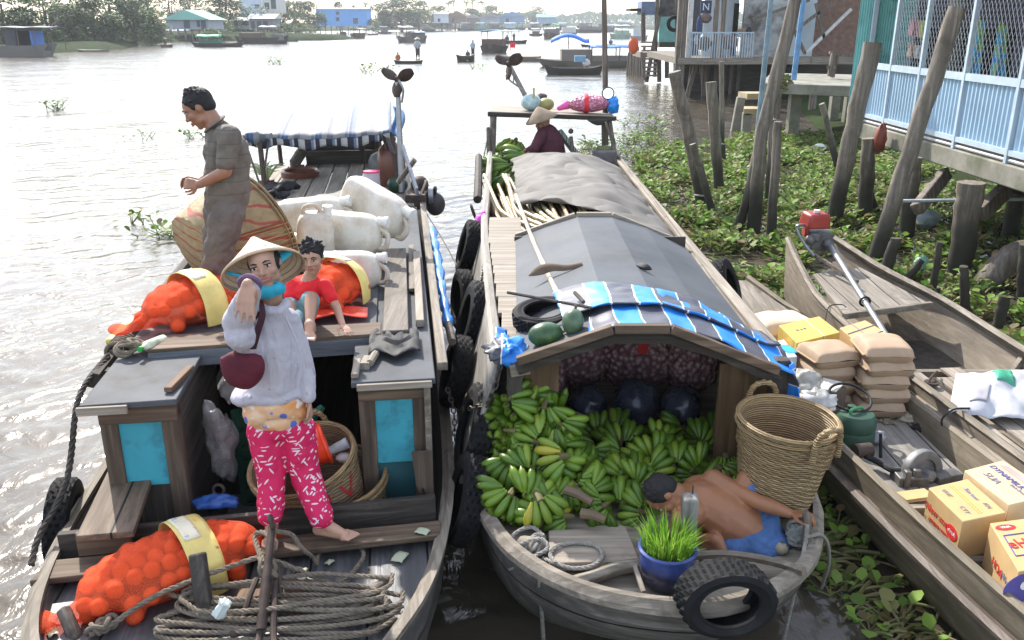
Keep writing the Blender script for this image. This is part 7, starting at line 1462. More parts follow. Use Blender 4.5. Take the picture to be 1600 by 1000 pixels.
def tree(kind, px, py, hpx, lab, back=0, wid=1.0, i=0):
    p = at(px, py, .5); p = p*(1+back/p.y) if back else p; p.z = .4; k = hpx*mpp(p)/HT[kind]; P = PT[kind]; src = P[i % len(P)]; key = (kind, i % len(P)); rz = random.random()*6.28
    if key not in usedT:
        usedT[key] = 1; src.location = p; src.rotation_euler = (0, 0, rz); src.scale = (k*wid, k*wid, k); src['label'] = lab; src['group'] = 'trees on the far bank'
    else: dup(src, p, (0, 0, rz), (k*wid, k*wid, k), lab, 'trees on the far bank')
where = [('tall', 12, 74, 96, 'dark tree above the left end of the moored barge', 1.3), ('round', 45, 72, 86, 'dense tree right above the barge roof', 1.3), ('tall', 78, 70, 92, 'tall tree over the right end of the barge', 1.2), ('round', 112, 69, 62, 'tree right of the barge with its branches near the water', 1.2), ('round', 150, 68, 74, 'bushy tree above the small drifting canoe', 1.3), ('tall', 180, 66, 88, 'tall tree right of the one above the canoe', 1.2), ('round', 212, 65, 72, 'spreading tree over the brown bank fence', 1.4), ('tall', 236, 63, 80, 'tall tree left of the gabled grey house', 1.1), ('bush', 252, 64, 34, 'low bush at the left foot of the gabled grey house', 1.2), ('bush', 342, 58, 40, 'light bush right of the gabled grey house', 1.1), ('round', 352, 56, 62, 'wide tree behind the right side of the gabled grey house', 1.8), ('tall', 300, 54, 66, 'tall tree behind the roof of the gabled grey house', 1.3), ('tall', 270, 56, 74, 'dark tree just behind the left of the gabled grey house', 1.3), ('round', 392, 53, 52, 'tree over the low white house', 1.6), ('round', 440, 53, 50, 'tree between the tall white building and the blue house', 1.3), ('tall', 462, 52, 56, 'tall tree left of the bright blue house', 1.2), ('round', 484, 51, 48, 'tree touching the left wall of the bright blue house', 1.2), ('bush', 446, 57, 24, 'reedy bush at the water left of the blue house', 1.5), ('bush', 470, 56, 22, 'reedy bush closest to the blue house', 1.5), ('tall', 532, 48, 50, 'tree rising behind the middle of the blue house', .9), ('palm', 556, 47, 42, 'palm behind the right end of the blue house', 1), ('palm', 572, 46, 46, 'tall palm right of the blue house', 1), ('bush', 582, 49, 22, 'bush at the right end of the blue house', 1.4), ('round', 600, 47, 42, 'round tree right of the blue house', 1.5), ('round', 628, 47, 48, 'biggest round tree between blue and white houses', 1.7), ('round', 655, 46, 46, 'round tree just left of the small white house', 1.4), ('palm', 700, 45, 46, 'leftmost palm of the grove above the brown roofs', 1), ('palm', 712, 45, 50, 'tallest palm of the grove above the brown roofs', 1), ('palm', 726, 45, 48, 'middle palm of the grove above the brown roofs', 1), ('palm', 738, 44, 50, 'palm right of the middle one above the brown roofs', 1), ('palm', 750, 44, 46, 'rightmost palm of the grove above the brown roofs', 1), ('round', 690, 45, 36, 'tree behind the small white house', 1.5), ('round', 770, 43, 34, 'tree left of the blue roofed houses', 1.5), ('round', 838, 42, 32, 'round tree standing alone right of the blue roofs', 1.2), ('round', 735, 44, 30, 'tree under the palm grove', 1.8)]
for k, (kd, px, py, h, lab, w) in enumerate(where): tree(kd, px, py, h, lab, 0, w, k)
for k in range(44):
    px = 4+k*13.6; py = 76-.044*px-(3 if k % 3 else 0)-(6 if px > 500 else 0)
    if 255 < px < 330 or 360 < px < 430 or 490 < px < 580: py -= 6
    tree('bush', px, py, random.uniform(20, 34)*(1-px/1300), 'low green bush in the undergrowth along the left bank', 3, 1.5)
# far wood as one hazy mass
random.seed(77); b = B()
for k in range(5200):
    x = random.uniform(-40, 330); y = 905+random.uniform(0, 60); h = 11+5*noise.noise(V((x*.03, 1, 0)))+3*noise.noise(V((x*.11, 4, 0))); z = random.random()**.7*h+.5; s = random.uniform(.9, 2.0)
    u = V((random.uniform(-1, 1), random.uniform(-.6, .6), random.uniform(-.6, .6))).normalized(); w = u.cross(V((random.random()-.5, 1, random.random()-.5))).normalized(); o = len(b.v); p = V((x, y, z)); b.v += [p-u*s, p+w*s*.7, p+u*s, p-w*s*.7]; b.f.append((o, o+1, o+2, o+3))
struct(b.obj('far_wood', mFol[1], smooth=False), 'stuff', 'hazy blue green line of woods along the far end of the river', 'woods')
# houses on the left bank
def mcol(n, c, r=.7): return plain(n, c, r, .12, .6)
def house(lab, x0, x1, yb, yt, mat, roof=None, rpx=8, gable='x', depth=7, piles=0, wins=(), base=None, win_mat=None, over=.6):
    p = at((x0+x1)/2, base or yb, .3); Y = p.y; A, Bq = ay(x0, yb, Y), ay(x1, yb, Y); T = ay(x0, yt, Y).z; t = thing('house', lab, 'house', (p.x, Y, .3)); z0 = A.z
    b = B(); b.bb(A.x, Bq.x, Y, Y+depth, z0, T); b.obj('wall', mat, t, 'w')
    m_ = mpp(p)
    if roof:
        rh = rpx*m_; b = B(); o = over
        if gable == 'x': b.add([(A.x-o, Y-o, T), (Bq.x+o, Y-o, T), (Bq.x+o, Y+depth/2, T+rh), (A.x-o, Y+depth/2, T+rh), (A.x-o, Y+depth+o, T), (Bq.x+o, Y+depth+o, T)], [(0, 1, 2, 3), (3, 2, 5, 4), (0, 3, 4), (1, 5, 2), (0, 4, 5, 1)])
        else:
            cx = (A.x+Bq.x)/2; b.add([(A.x-o, Y-o, T), (cx, Y-o, T+rh), (Bq.x+o, Y-o, T), (A.x-o, Y+depth+o, T), (cx, Y+depth+o, T+rh), (Bq.x+o, Y+depth+o, T)], [(0, 1, 4, 3), (1, 2, 5, 4), (0, 2, 1), (3, 4, 5), (0, 3, 5, 2)])
        b.obj('roof', roof, t, 'w', smooth=False)
    for (a, c, u, v) in wins:
        q, r = ay(a, v, Y-.05), ay(c, u, Y-.05); b = B(); b.bb(q.x, r.x, Y-.06, Y+.05, q.z, r.z); b.obj('window', win_mat or mcol('far_window', (.05, .07, .09)), t, 'w')
    for k in range(piles):
        x = A.x+(Bq.x-A.x)*(k+.5)/piles; b = B(); b.bb(x-.15, x+.15, Y+.3, Y+.6, -.3, z0); b.obj('stilt', wPole, t, 'w')
    return t
mTin, mRust2, mBlueR, mTealR, mWhite = mcol('far_tin', (.42, .44, .46)), mcol('far_rust_roof', (.24, .14, .10)), mcol('far_blue_roof', (.16, .28, .45)), mcol('far_teal_roof', (.22, .48, .42)), mcol('far_white', (.60, .64, .68))
house('grey gabled house with a teal green roof on the left bank', 260, 326, 46, 31, mcol('far_grey_blue_wall', (.30, .33, .38)), mTealR, 15, 'y', 9, 6, ((288, 296, 32, 44), (308, 312, 32, 42), (315, 321, 31, 45)), 62)
house('bright blue two storey house on stilts at the water', 495, 574, 41, 14, mcol('far_bright_blue', (.10, .33, .72)), mTin, 2, 'x', 10, 9, ((504, 509, 29, 35), (525, 530, 18, 23), (525, 530, 27, 33), (552, 559, 28, 37)), 50)
house('tall white building with a dark window behind the low white house', 376, 410, 22, -12, mcol('far_pale_blue', (.50, .58, .70)), None, 0, 'x', 8, 0, ((398, 405, 7, 13),), 56)
house('cream balcony building right of the tall white building', 411, 434, 20, -14, mcol('far_cream', (.55, .53, .50)), None, 0, 'x', 8, 0, ((414, 420, 4, 14), (424, 430, -6, 14)), 57)
house('low white house with a wide window by the moored boats', 361, 390, 46, 32, mWhite, mTin, 5, 'x', 6, 4, ((377, 387, 34, 39), (364, 370, 35, 44)), 57)
house('low open porch house with a pale roof right of the low white house', 391, 428, 45, 29, mcol('far_porch', (.20, .20, .20)), mcol('far_pale_roof', (.52, .53, .50)), 7, 'x', 6, 5, ((393, 398, 33, 44), (402, 408, 33, 44), (412, 418, 33, 44)), 58, mcol('far_opening', (.05, .05, .06)))
house('small white house with a lean roof near the river bend', 678, 699, 36, 22, mWhite, mTin, 3, 'x', 8, 4, ((684, 688, 29, 34),), 47)
house('brown roofed shack right of the small white house', 700, 728, 37, 26, mcol('far_brown', (.22, .16, .13)), mRust2, 9, 'y', 9, 4, ((706, 710, 29, 35),), 46.5)
house('brown shack with a wide grey roof below the palms', 729, 748, 37, 28, mcol('far_brown', (.22, .16, .13)), mcol('far_grey_roof', (.28, .27, .27)), 6, 'y', 9, 4, (), 46)
house('grey roofed house at the bend left of the blue roofs', 750, 780, 37, 27, mcol('far_grey_blue_wall', (.30, .33, .38)), mcol('far_grey_roof', (.28, .27, .27)), 6, 'y', 10, 4, (), 45.5)
house('large blue roofed house left of the lone round tree', 781, 820, 38, 26, mcol('far_blue_wall', (.22, .32, .44)), mBlueR, 8, 'y', 14, 5, ((790, 795, 29, 35),), 45.3)
house('small blue roofed house right of the lone round tree', 840, 868, 37, 27, mcol('far_blue_wall', (.22, .32, .44)), mBlueR, 5, 'x', 12, 5, (), 44.6)
house('rusty gabled roof peeking through the trees above the barge', 78, 114, 40, 20, mcol('far_brown', (.22, .16, .13)), mRust2, 14, 'y', 8, 0, (), 66)
house('pale tiled roof peeking through the trees above the bank fence', 186, 206, 30, 4, mcol('far_cream', (.55, .53, .50)), mcol('far_tile', (.50, .36, .30)), 6, 'x', 8, 0, (), 60)
t = thing('bank_fence', 'brown stake fence along the left bank beside the gabled house', 'fence', at(215, 66)); p0, p1 = at(168, 67.5), at(262, 63); b = B()
b.grid(lambda u, v: p0.lerp(p1, u)+V((0, .06*((int(u*80+.5)) % 2), -.3+2.5*v+.25*v*math.sin(u*50))), 80, 1); b.obj('stake_panel', mcol('fence_stakes', (.16, .09, .075)), t, 'w', solid=.08, smooth=False)
b = B(); b.bar(p0+V((0, -.1, 1.7)), p1+V((0, -.1, 1.7)), .12, .1); b.obj('rail', wPole, t, 'w')
# far boats
def fboat(lab, x0, x1, yw, hp, mat, roof=None, cabin=None, tilt=0.0, grp='boats on the river', deep=None, bow=(.35, .35), nm='boat', cat='boat'):
    """x0,x1: ends in photo pixels, yw: waterline row, hp: freeboard in pixels; roof/cabin: (x0,x1,ytop,thick,material,posts)"""
    p = at((x0+x1)/2, yw); m_ = mpp(p); L = (x1-x0)*m_; W = deep or max(.9, min(3.2, L*.26)); h = hp*m_; t = thing(nm, lab, cat, p, tilt, grp); b = B(); n = 12; rows = []
    for i in range(n+1):
        s = i/n; e = 0
        if s < .3: e = (1-s/.3)**2*bow[0]
        if s > .7: e = max(e, ((s-.7)/.3)**2*bow[1])
        w = W/2*max(.12, 1-e*2.2); z = h*(.75+.8*e); x = -L/2+L*s; xb = x*(1-.12*(e > 0)*1.0)
        rows.append([(x, -w, z), (xb, -w*.85, 0), (xb, -w*.4, -.3), (xb, w*.4, -.3), (xb, w*.85, 0), (x, w, z), (x, w*.86, z), (xb, w*.6, z*.45), (xb, -w*.6, z*.45), (x, -w*.86, z)])
    b.v = [V(q) for r in rows for q in r]
    for i in range(n):
        for j in range(10): b.f.append((i*10+j, i*10+(j+1) % 10, (i+1)*10+(j+1) % 10, (i+1)*10+j))
    b.f += [tuple(range(9, -1, -1)), tuple(n*10+j for j in range(10))]; b.obj('hull', mat, t)
    cx = (x0+x1)/2
    for spec, nm in ((cabin, 'cabin'), (roof, 'roof')):
        for (a, c, yt, th, mt, posts) in (spec or ()):
            xa, xc = (a-cx)*m_, (c-cx)*m_; zt = (yw-yt)*m_; b = B()
            if nm == 'cabin': b.bb(xa, xc, -W*.38, W*.38, h*.4, zt)
            else:
                k = 8; b.grid(lambda u, v: V((xa+(xc-xa)*u, (-.5+v)*W*1.05, zt-th*m_*(1-math.sin(math.pi*v))*.8+.04*math.sin(u*11))), 6, 8)
            b.obj(nm, mt, t, solid=0 if nm == 'cabin' else .05)
            if posts:
                for q in range(posts):
                    x = xa+(xc-xa)*(q+.1)/(posts-.8) if posts > 1 else (xa+xc)/2
                    for sy in (-.42, .42): b = B(); b.tube([(x, sy*W, h*.4), (x, sy*W, zt-.05)], .05, 5); b.obj('post', wPole, t)
    return t
fG, fD, fT, fB, fGn, fBr = mcol('far_hull_grey', (.17, .155, .14)), mcol('far_hull_dark', (.06, .052, .048)), mcol('far_hull_tan', (.30, .25, .20)), mcol('far_blue_tarp', (.05, .17, .55)), mcol('far_green_tarp', (.10, .36, .18)), mcol('far_hull_brown', (.13, .085, .06))
dkr = mcol('far_dark_roof', (.10, .11, .14)); lgr = mcol('far_light_roof', (.50, .54, .58)); pbl = mcol('far_pale_blue_roof', (.35, .52, .62))
t = fboat('big moored barge with a flat dark roof at the left picture edge', -60, 84, 88, 22, fG, ((15, 98, 44, 2, dkr, 4),), ((22, 62, 48, 0, mcol('far_dark_cabin', (.05, .055, .07)), 0), (40, 64, 50, 0, fB, 0)), 0, deep=3.2, bow=(.2, .12))
fboat('small empty canoe drifting near the left bank', 120, 172, 81, 4, fT, deep=1.2, bow=(.5, .5))
fboat('long low brown boat moored under the trees by the fence', 137, 196, 68, 5, fBr, deep=1.6)
fboat('thatched low houseboat below the gabled grey house', 250, 300, 63, 7, fG, ((251, 299, 47, 3, lgr, 0),), ((258, 296, 52, 0, fT, 0),))
fboat('boat with a bright green canopy moored left of the dark cargo boat', 300, 381, 73, 7, fD, ((311, 350, 55, 4, fGn, 3),), ((314, 346, 62, 0, mcol('far_dark_green', (.05, .16, .10)), 0),), deep=2.4)
fboat('boat under a rounded blue tarpaulin behind the green canopied one', 328, 366, 60, 4, fD, ((332, 363, 44, 5, fB, 0),), ((333, 360, 48, 0, fB, 0),), deep=2.6)
fboat('large dark cargo boat with a small pale roof near the porch house', 368, 452, 68, 12, fD, ((410, 436, 42, 2, lgr, 2),), ((378, 412, 52, 0, fBr, 0), (428, 446, 54, 0, fG, 0)), deep=3.2)
fboat('tiny brown canoe right of the large dark cargo boat', 448, 466, 65, 3, fBr, deep=.9, bow=(.5, .5))
fboat('small boat with a peaked tan cover left of the roofed ferry', 531, 543, 61, 3, fD, None, ((533, 541, 50, 0, fBr, 0),), deep=1.3)
fboat('roofed ferry boat in front of the blue house', 546, 573, 60, 8, fBr, ((551, 574, 45, 2, mcol('far_tan_roof', (.46, .40, .30)), 3),), ((556, 570, 52, 0, fD, 0),), 1.2, deep=2.8)
fboat('flat canoe right of the roofed ferry', 574, 591, 55, 2.5, fD, deep=1.0)
fboat('grey houseboat with a pale raised roof behind the standing rower', 620, 668, 66, 10, fG, ((621, 645, 42, 3, lgr, 3), (640, 664, 50, 2, lgr, 2)), ((634, 662, 52, 0, fG, 0),), .35, deep=3)
fboat('low dark boat moored behind the grey houseboat', 658, 680, 50, 5, fD, None, ((661, 672, 42, 0, fG, 0),))
fboat('thin canoe right of the low dark boat', 679, 694, 50, 2, fG, deep=1)
for k, (a, c, yw, mt, ct) in enumerate(((714, 740, 48, fD, dkr), (738, 764, 48, fG, mcol('far_teal_cabin', (.15, .32, .34))), (760, 786, 47.5, fD, dkr), (782, 812, 47, fBr, pbl), (806, 822, 46.5, fD, dkr))):
    fboat(['leftmost boat moored below the brown shacks', 'second boat moored below the palms with a teal cabin', 'middle dark boat moored at the bend', 'boat with a pale blue cabin moored below the blue roofs', 'rightmost boat moored below the blue roofs'][k], a, c, yw, 4, mt, ((a+6, c-5, 36, 1.5, ct, 2),), ((a+8, c-7, 40, 0, ct, 0),), deep=3.4, grp='boats moored at the river bend')
fboat('roofed boat seen end on right of the two paddled canoes', 757, 787, 82, 13, fD, ((764, 787, 49, 3, pbl, 2),), ((762, 782, 62, 0, fBr, 0),), 1.1, deep=3.2)
fboat('ferry with a pale blue roof and people behind the end on boat', 782, 824, 68, 6, fD, ((786, 812, 48, 2.5, pbl, 3),), None, deep=2.6)
fboat('boat with a green gabled canopy on the middle of the river', 847, 877, 60, 9, fBr, ((850, 876, 38, 4, fGn, 2),), ((852, 874, 46, 0, fG, 0),), 1.2, deep=3.4)
fboat('boat with a pale cabin right of the green canopied one', 876, 902, 55, 5, fD, None, ((878, 899, 43, 0, mcol('far_cream', (.55, .53, .50)), 0),), deep=3.2)
fboat('dark cluttered boat right of the pale cabined boat', 898, 942, 51, 6, fD, ((902, 925, 36, 2, dkr, 2),), ((905, 938, 42, 0, fG, 0),), deep=3.4)
fboat('pale green boat half hidden behind the tall pole', 952, 986, 60, 8, mcol('far_pale_green', (.34, .44, .36)), ((958, 984, 40, 2, lgr, 3),), ((960, 982, 48, 0, mcol('far_pale_green', (.34, .44, .36)), 0),), deep=3)
fboat('pinkish cargo boat by the teal shack', 984, 1012, 62, 7, mcol('far_pink', (.36, .28, .25)), None, ((988, 1008, 46, 0, lgr, 0),), deep=3)
fboat('grey boat at the foot of the far woods', 930, 960, 46, 4, fG, None, ((935, 955, 38, 0, dkr, 0),), deep=3)
for k, (a, c, yw, lab) in enumerate(((690, 712, 46, 'low grey boat moored below the small white house'), (824, 846, 47, 'grey barge moored below the lone round tree'), (868, 890, 47, 'dark barge moored below the small blue roofed house'), (900, 925, 44, 'thin dark boat under the far woods left of the tall pole'), (940, 965, 50, 'dark covered boat right behind the tall pole'), (962, 992, 44, 'long dark boat at the far right under the woods'), (590, 612, 53, 'dark covered boat moored right of the flat canoe'), (826, 848, 56, 'small covered boat left of the green canopied boat'))):
    fboat(lab, a, c, yw, 4, (fG, fD)[k % 2], ((a+4, c-4, yw-11, 1.5, (dkr, lgr, pbl)[k % 3], 2),), ((a+6, c-6, yw-7, 0, (fG, fBr)[k % 2], 0),), deep=3)
fboat('tan flat boat carrying a red plastic chair', 783, 846, 95, 9, fT, deep=2.2, bow=(.3, .1))
t = thing('plastic_chair', 'red plastic chair standing on the tan flat boat', 'chair', at(801, 92)+V((0, 0, .62))); mR = mcol('red_chair_plastic', (.70, .03, .05)); 
for nm, x0, x1, y0, y1, z0, z1 in (('seat', -.25, .25, -.22, .22, .40, .45), ('backrest', -.25, .25, .20, .25, .45, .88), ('leg', -.24, -.19, -.22, -.17, 0, .4), ('leg', .19, .24, -.22, -.17, 0, .4), ('leg', -.24, -.19, .17, .22, 0, .4), ('leg', .19, .24, .17, .22, 0, .4), ('armrest', -.27, -.22, -.2, .22, .60, .64), ('armrest', .22, .27, -.2, .22, .60, .64)):
    b = B(); b.bb(x0, x1, y0, y1, z0, z1); b.obj(nm, mR, t, bevel=.01)
fboat('long wooden cargo boat with a blue canopy and blue tarpaulin before the stakes', 838, 1002, 104, 13, mcol('far_wood_grey', (.19, .165, .14)), ((920, 988, 72, 4, fB, 4),), ((876, 922, 78, 0, mcol('far_wood_grey', (.19, .165, .14)), 0), (922, 996, 88, 0, mcol('far_wood_grey', (.19, .165, .14)), 0)), deep=3.0, bow=(.3, .1))
t = thing('canopy', 'peaked blue canopy on a thin pole over the long cargo boat', 'canopy', at(888, 100)+V((0, 0, 1.5))); Y = at(888, 101).y; b = B()
b.grid(lambda u, v: ay(861+60*u, 64-9*math.sin(math.pi*min(1, u*1.15))+(3 if v in (0, 1) else 0)-3*math.sin(math.pi*v), Y-1.2+2.4*v), 14, 6); b.obj('cloth', fB, t, 'w', solid=.04); b = B(); b.tube([ay(888, 84, Y), ay(888, 57, Y)], .04, 6); b.tube([ay(870, 84, Y), ay(888, 66, Y), ay(908, 84, Y)], .025, 5); b.obj('pole', wPole, t, 'w')
fboat('dark sampan with a blue box and a seated person nearest the stakes', 850, 942, 116, 13, fD, deep=1.8, bow=(.5, .45))
b = B(); p = at(906, 110)+V((0, 0, .8)); b.box(p, (.8, .5, .45)); o = b.obj('blue_box', mcol('far_box_blue', (.18, .34, .48)), bevel=.03); tag(o, 'pale blue box on the dark sampan', 'box')
fboat('low boat with a rower in blue behind the blue tarpaulin', 906, 962, 73, 4, fD, deep=1.6)
fboat('canoe with a standing rower and an orange clad passenger', 615, 661, 99, 5, fD, deep=1.2, bow=(.4, .4))
fboat('blunt canoe coming head on with a standing rower', 713, 742, 96, 11, fD, deep=1.5, bow=(.3, .3))
fboat('tiny canoe with a crouching person near the thatched houseboat', 251, 270, 74, 5, fBr, deep=1.2)
# small far people
def mini(lab, px, feet, head, shirt, pants, hat=None, sit=False, lean=0):
    p = at(px, feet); Y = p.y; f, h = ay(px, feet, Y), ay(px, head, Y); Hh = (h.z-f.z)/(1 if not sit else .58); t = thing('person', lab, 'person', f); b = B(); g = lambda x, z, y=0: f+V((x*Hh+lean*z*Hh, y*Hh, z*Hh)); o = 0 if not sit else -.42
    b.cap(g(0, .56+o), g(0, .78+o), .085*Hh, .10*Hh); b.cap(g(0, .8+o), g(0, .88+o), .04*Hh, .035*Hh); b.ball(g(.0, .93+o), (.055*Hh, .062*Hh, .07*Hh))
    for s in (-1, 1):
        if sit: b.chain([g(s*.06, .52+o), g(s*.09, .50+o, -.22), g(s*.09, .25+o+.1, -.24)], [.06*Hh, .05*Hh, .035*Hh])
        else: b.chain([g(s*.05, .52), g(s*.06, .28), g(s*.065, .02)], [.06*Hh, .045*Hh, .03*Hh]); b.cap(g(s*.065, .02), g(s*.07, .015, -.08), .028*Hh, .022*Hh)
        b.chain([g(s*.11, .78+o), g(s*.16, .62+o, -.03), g(s*.10, .52+o, -.14)], [.04*Hh, .032*Hh, .025*Hh])
    b.obj('body', mcol('far_skin', (.30, .18, .12)), t, 'w', remesh=.022*Hh, sm=2)
    c = B(); c.cap(g(0, .55+o), g(0, .79+o), .10*Hh, .112*Hh)
    for s in (-1, 1): c.cap(g(s*.11, .79+o), g(s*.15, .66+o, -.03), .052*Hh, .045*Hh)
    c.obj('shirt', shirt, t, 'w', remesh=.022*Hh, sm=2); c = B()
    for s in (-1, 1): c.cap(g(s*.05, .54+o), g(s*.06, .30+(0 if not sit else .0)+o*.5, 0 if not sit else -.2), .072*Hh, .058*Hh)
    if not sit:
        for s in (-1, 1): c.cap(g(s*.06, .30), g(s*.065, .08), .058*Hh, .045*Hh)
    c.obj('trousers', pants, t, 'w', remesh=.022*Hh, sm=2); c = B()
    if hat: c.lathe([(.17*Hh, 0), (.15*Hh, .02*Hh), (0, .13*Hh)], g(0, .96+o), 18, cap=(1, 0)); c.obj('conical_hat', hat, t, 'w')
    else: c.ball(g(0, .955+o, .01), (.06*Hh, .066*Hh, .06*Hh)); c.obj('hair', mcol('far_hair', (.012, .011, .012)), t, 'w')
hat_ = mcol('far_straw', (.52, .44, .30)); mini('rower standing in pale clothes at the stern of a low canoe', 653, 91, 60, mcol('far_shirt_grey', (.40, .44, .48)), fD, hat_)
mini('passenger in orange sitting at the bow of the low canoe', 622, 96, 82, mcol('far_shirt_orange', (.50, .16, .05)), fBr, None, True)
mini('rower in a pale blue shirt standing in the head on canoe', 739, 88, 63, mcol('far_shirt_blue', (.38, .48, .62)), fD, hat_)
mini('dark person sitting in front of the pale blue shirted rower', 731, 90, 78, fD, fD, None, True)
mini('person in white sitting in the dark sampan beside the blue box', 916, 108, 88, mcol('far_shirt_white', (.62, .60, .58)), fD, None, True)
mini('rower in dark blue behind the blue tarpaulin', 954, 71, 60, mcol('far_shirt_navy', (.08, .14, .28)), fD, None, True)
mini('crouching person with a pale hat in the tiny canoe', 259, 71, 60, fBr, fD, hat_, True)
mini('person standing on the pale blue roofed ferry', 803, 66, 51, fBr, fD)
mini('person sitting at the left of the pale blue roofed ferry', 792, 66, 54, fD, fD, None, True)
# air between camera and the far bank
m, nt, bs = newmat('river_haze'); nt.nodes.remove(bs); pv = nd(nt, 'ShaderNodeVolumePrincipled', {'Color': (.90, .94, 1.0, 1), 'Density': .0004, 'Anisotropy': .25}); nt.links.new(pv.outputs[0], nt.nodes['Material Output'].inputs['Volume'])
b = B(); b.bb(-1450, 1450, -160, 1750, -2, 48); o = b.obj('haze', m, smooth=False); o['kind'] = 'stuff'
# ================================================================ people
def skinmat(name, col):
    m, nt, bs = newmat(name); v = coords(nt); c = ramp(nt, nz(nt, v, 7, 4), [(.3, tuple(q*.8 for q in col)), (.7, tuple(q*1.1 for q in col))]); nt.links.new(c, bs.inputs['Base Color']); bs.inputs['Roughness'].default_value = .48
    bs.inputs['Subsurface Weight'].default_value = .12; bs.inputs['Subsurface Radius'].default_value = (.02, .008, .005); bump(nt, bs, nz(nt, v, 60, 3), .1, .002); return m
mHair = plain('black_hair', (.014, .012, .012), .75, .4, 40, .5, bst=.6, bd=.006); mEyeW = plain('eye_white', (.62, .58, .54), .3, .05); mIris = plain('dark_iris', (.015, .009, .007), .2, .1); mLip = plain('lip', (.36, .13, .11), .5, .1); mTeeth = plain('teeth', (.65, .62, .56), .4, .05)
class Head:
    def __init__(s, c, fwd, up, size):
        s.c = V(c); s.f = V(fwd).normalized(); u = V(up); s.u = (u-s.f*u.dot(s.f)).normalized(); s.r = s.f.cross(s.u); s.s = size; s.M = M((s.r, s.f, s.u)).transposed()
    def p(s, x, y, z): return s.c+(s.r*x+s.f*y+s.u*z)*s.s
    def skull(s, b):
        k = s.s; R_ = lambda *q: tuple(a*k for a in q)
        b.ball(s.p(0, -.03, .10), R_(.35, .43, .40), 22, 16, s.M); b.ball(s.p(0, .10, -.16), R_(.275, .285, .31), 18, 12, s.M); b.ball(s.p(0, .24, -.41), R_(.11, .10, .09), 12, 8, s.M)
        b.cap(s.p(0, .37, .05), s.p(0, .45, -.10), .035*k, .058*k, 10)
        for q in (-1, 1):
            b.ball(s.p(q*.055, .41, -.115), R_(.045, .045, .035), 8, 6, s.M); b.ball(s.p(q*.19, .25, -.10), R_(.12, .12, .12), 12, 8, s.M); b.ball(s.p(q*.16, .335, .115), R_(.12, .05, .035), 10, 6, s.M); b.ball(s.p(q*.355, -.04, -.02), R_(.035, .085, .12), 10, 8, s.M)
            b.ball(s.p(q*.18, .10, -.30), R_(.11, .14, .10), 10, 8, s.M)
        b.ball(s.p(0, .35, -.25), R_(.12, .05, .06), 10, 6, s.M); return b
    def face(s, t, smile=False):
        k = s.s; R_ = lambda *q: tuple(a*k for a in q)
        for q in (-1, 1):
            b = B(); b.ball(s.p(q*.155, .345, .035), R_(.068, .045, .030), 12, 8, s.M); e = b.obj('eye', mEyeW, t, 'w'); b = B(); b.ball(s.p(q*.155, .382, .035), R_(.030, .016, .028), 10, 8, s.M); b.obj('iris', mIris, e, 'w')
            b = B(); b.tube([s.p(q*.08, .385, .035+.045), s.p(q*.155, .395, .035+.040), s.p(q*.235, .345, .035+.030)], .012*k, 5); b.obj('eyelash', mHair, e, 'w')
            b = B(); b.tube([s.p(q*.07, .395, .125), s.p(q*.15, .395, .155), s.p(q*.25, .33, .125)], [.018*k, .022*k, .010*k], 6, flat=.6); b.obj('eyebrow', mHair, t, 'w')
        b = B(); w = .19 if smile else .10
        for z, d in ((-.235, .030), (-.285, .034)): b.tube([s.p(-w, .355, -.25+(.015 if smile else 0)), s.p(-w*.5, .40, z), s.p(0, .41, z+(.004 if z > -.25 else -.004)), s.p(w*.5, .40, z), s.p(w, .355, -.25+(.015 if smile else 0))], [.008*k, d*k*.8, d*k, d*k*.8, .008*k], 7, flat=.8)
        l = b.obj('lips', mLip, t, 'w')
        if smile: b = B(); b.ball(s.p(0, .385, -.260), R_(.125, .032, .026), 12, 6, s.M); b.obj('teeth', mTeeth, l, 'w')
    def hair(s, t, tuft=.03, seed=1, low=0, n=150):
        random.seed(seed); k = s.s; R_ = lambda *q: tuple(a*k for a in q); b = B(); b.ball(s.p(0, -.085, .17+low), R_(.385, .43, .375), 22, 14, s.M); b.ball(s.p(0, -.22, -.02), R_(.33, .27, .25), 16, 10, s.M)
        for q in (-1, 1): b.ball(s.p(q*.33, .03, .08), R_(.05, .11, .12), 10, 6, s.M)
        for _ in range(n):
            a = random.random()*6.28; e = random.uniform(.15, 1.5); d = s.M @ V((math.cos(a)*math.cos(e), math.sin(a)*math.cos(e), math.sin(e))); o = s.p(0, -.085, .17+low)+V((d.x, d.y, d.z))*.36*k; dr = (d+s.M @ V((random.uniform(-.7, .7), random.uniform(-.2, .9), -.1))).normalized(); b.cap(o, o+dr*random.uniform(.05, .05+tuft*6)*k, .035*k, .012*k, 6)
        b.obj('hair', mHair, t, 'w', remesh=.0065 if k > .15 else .006, sm=1)
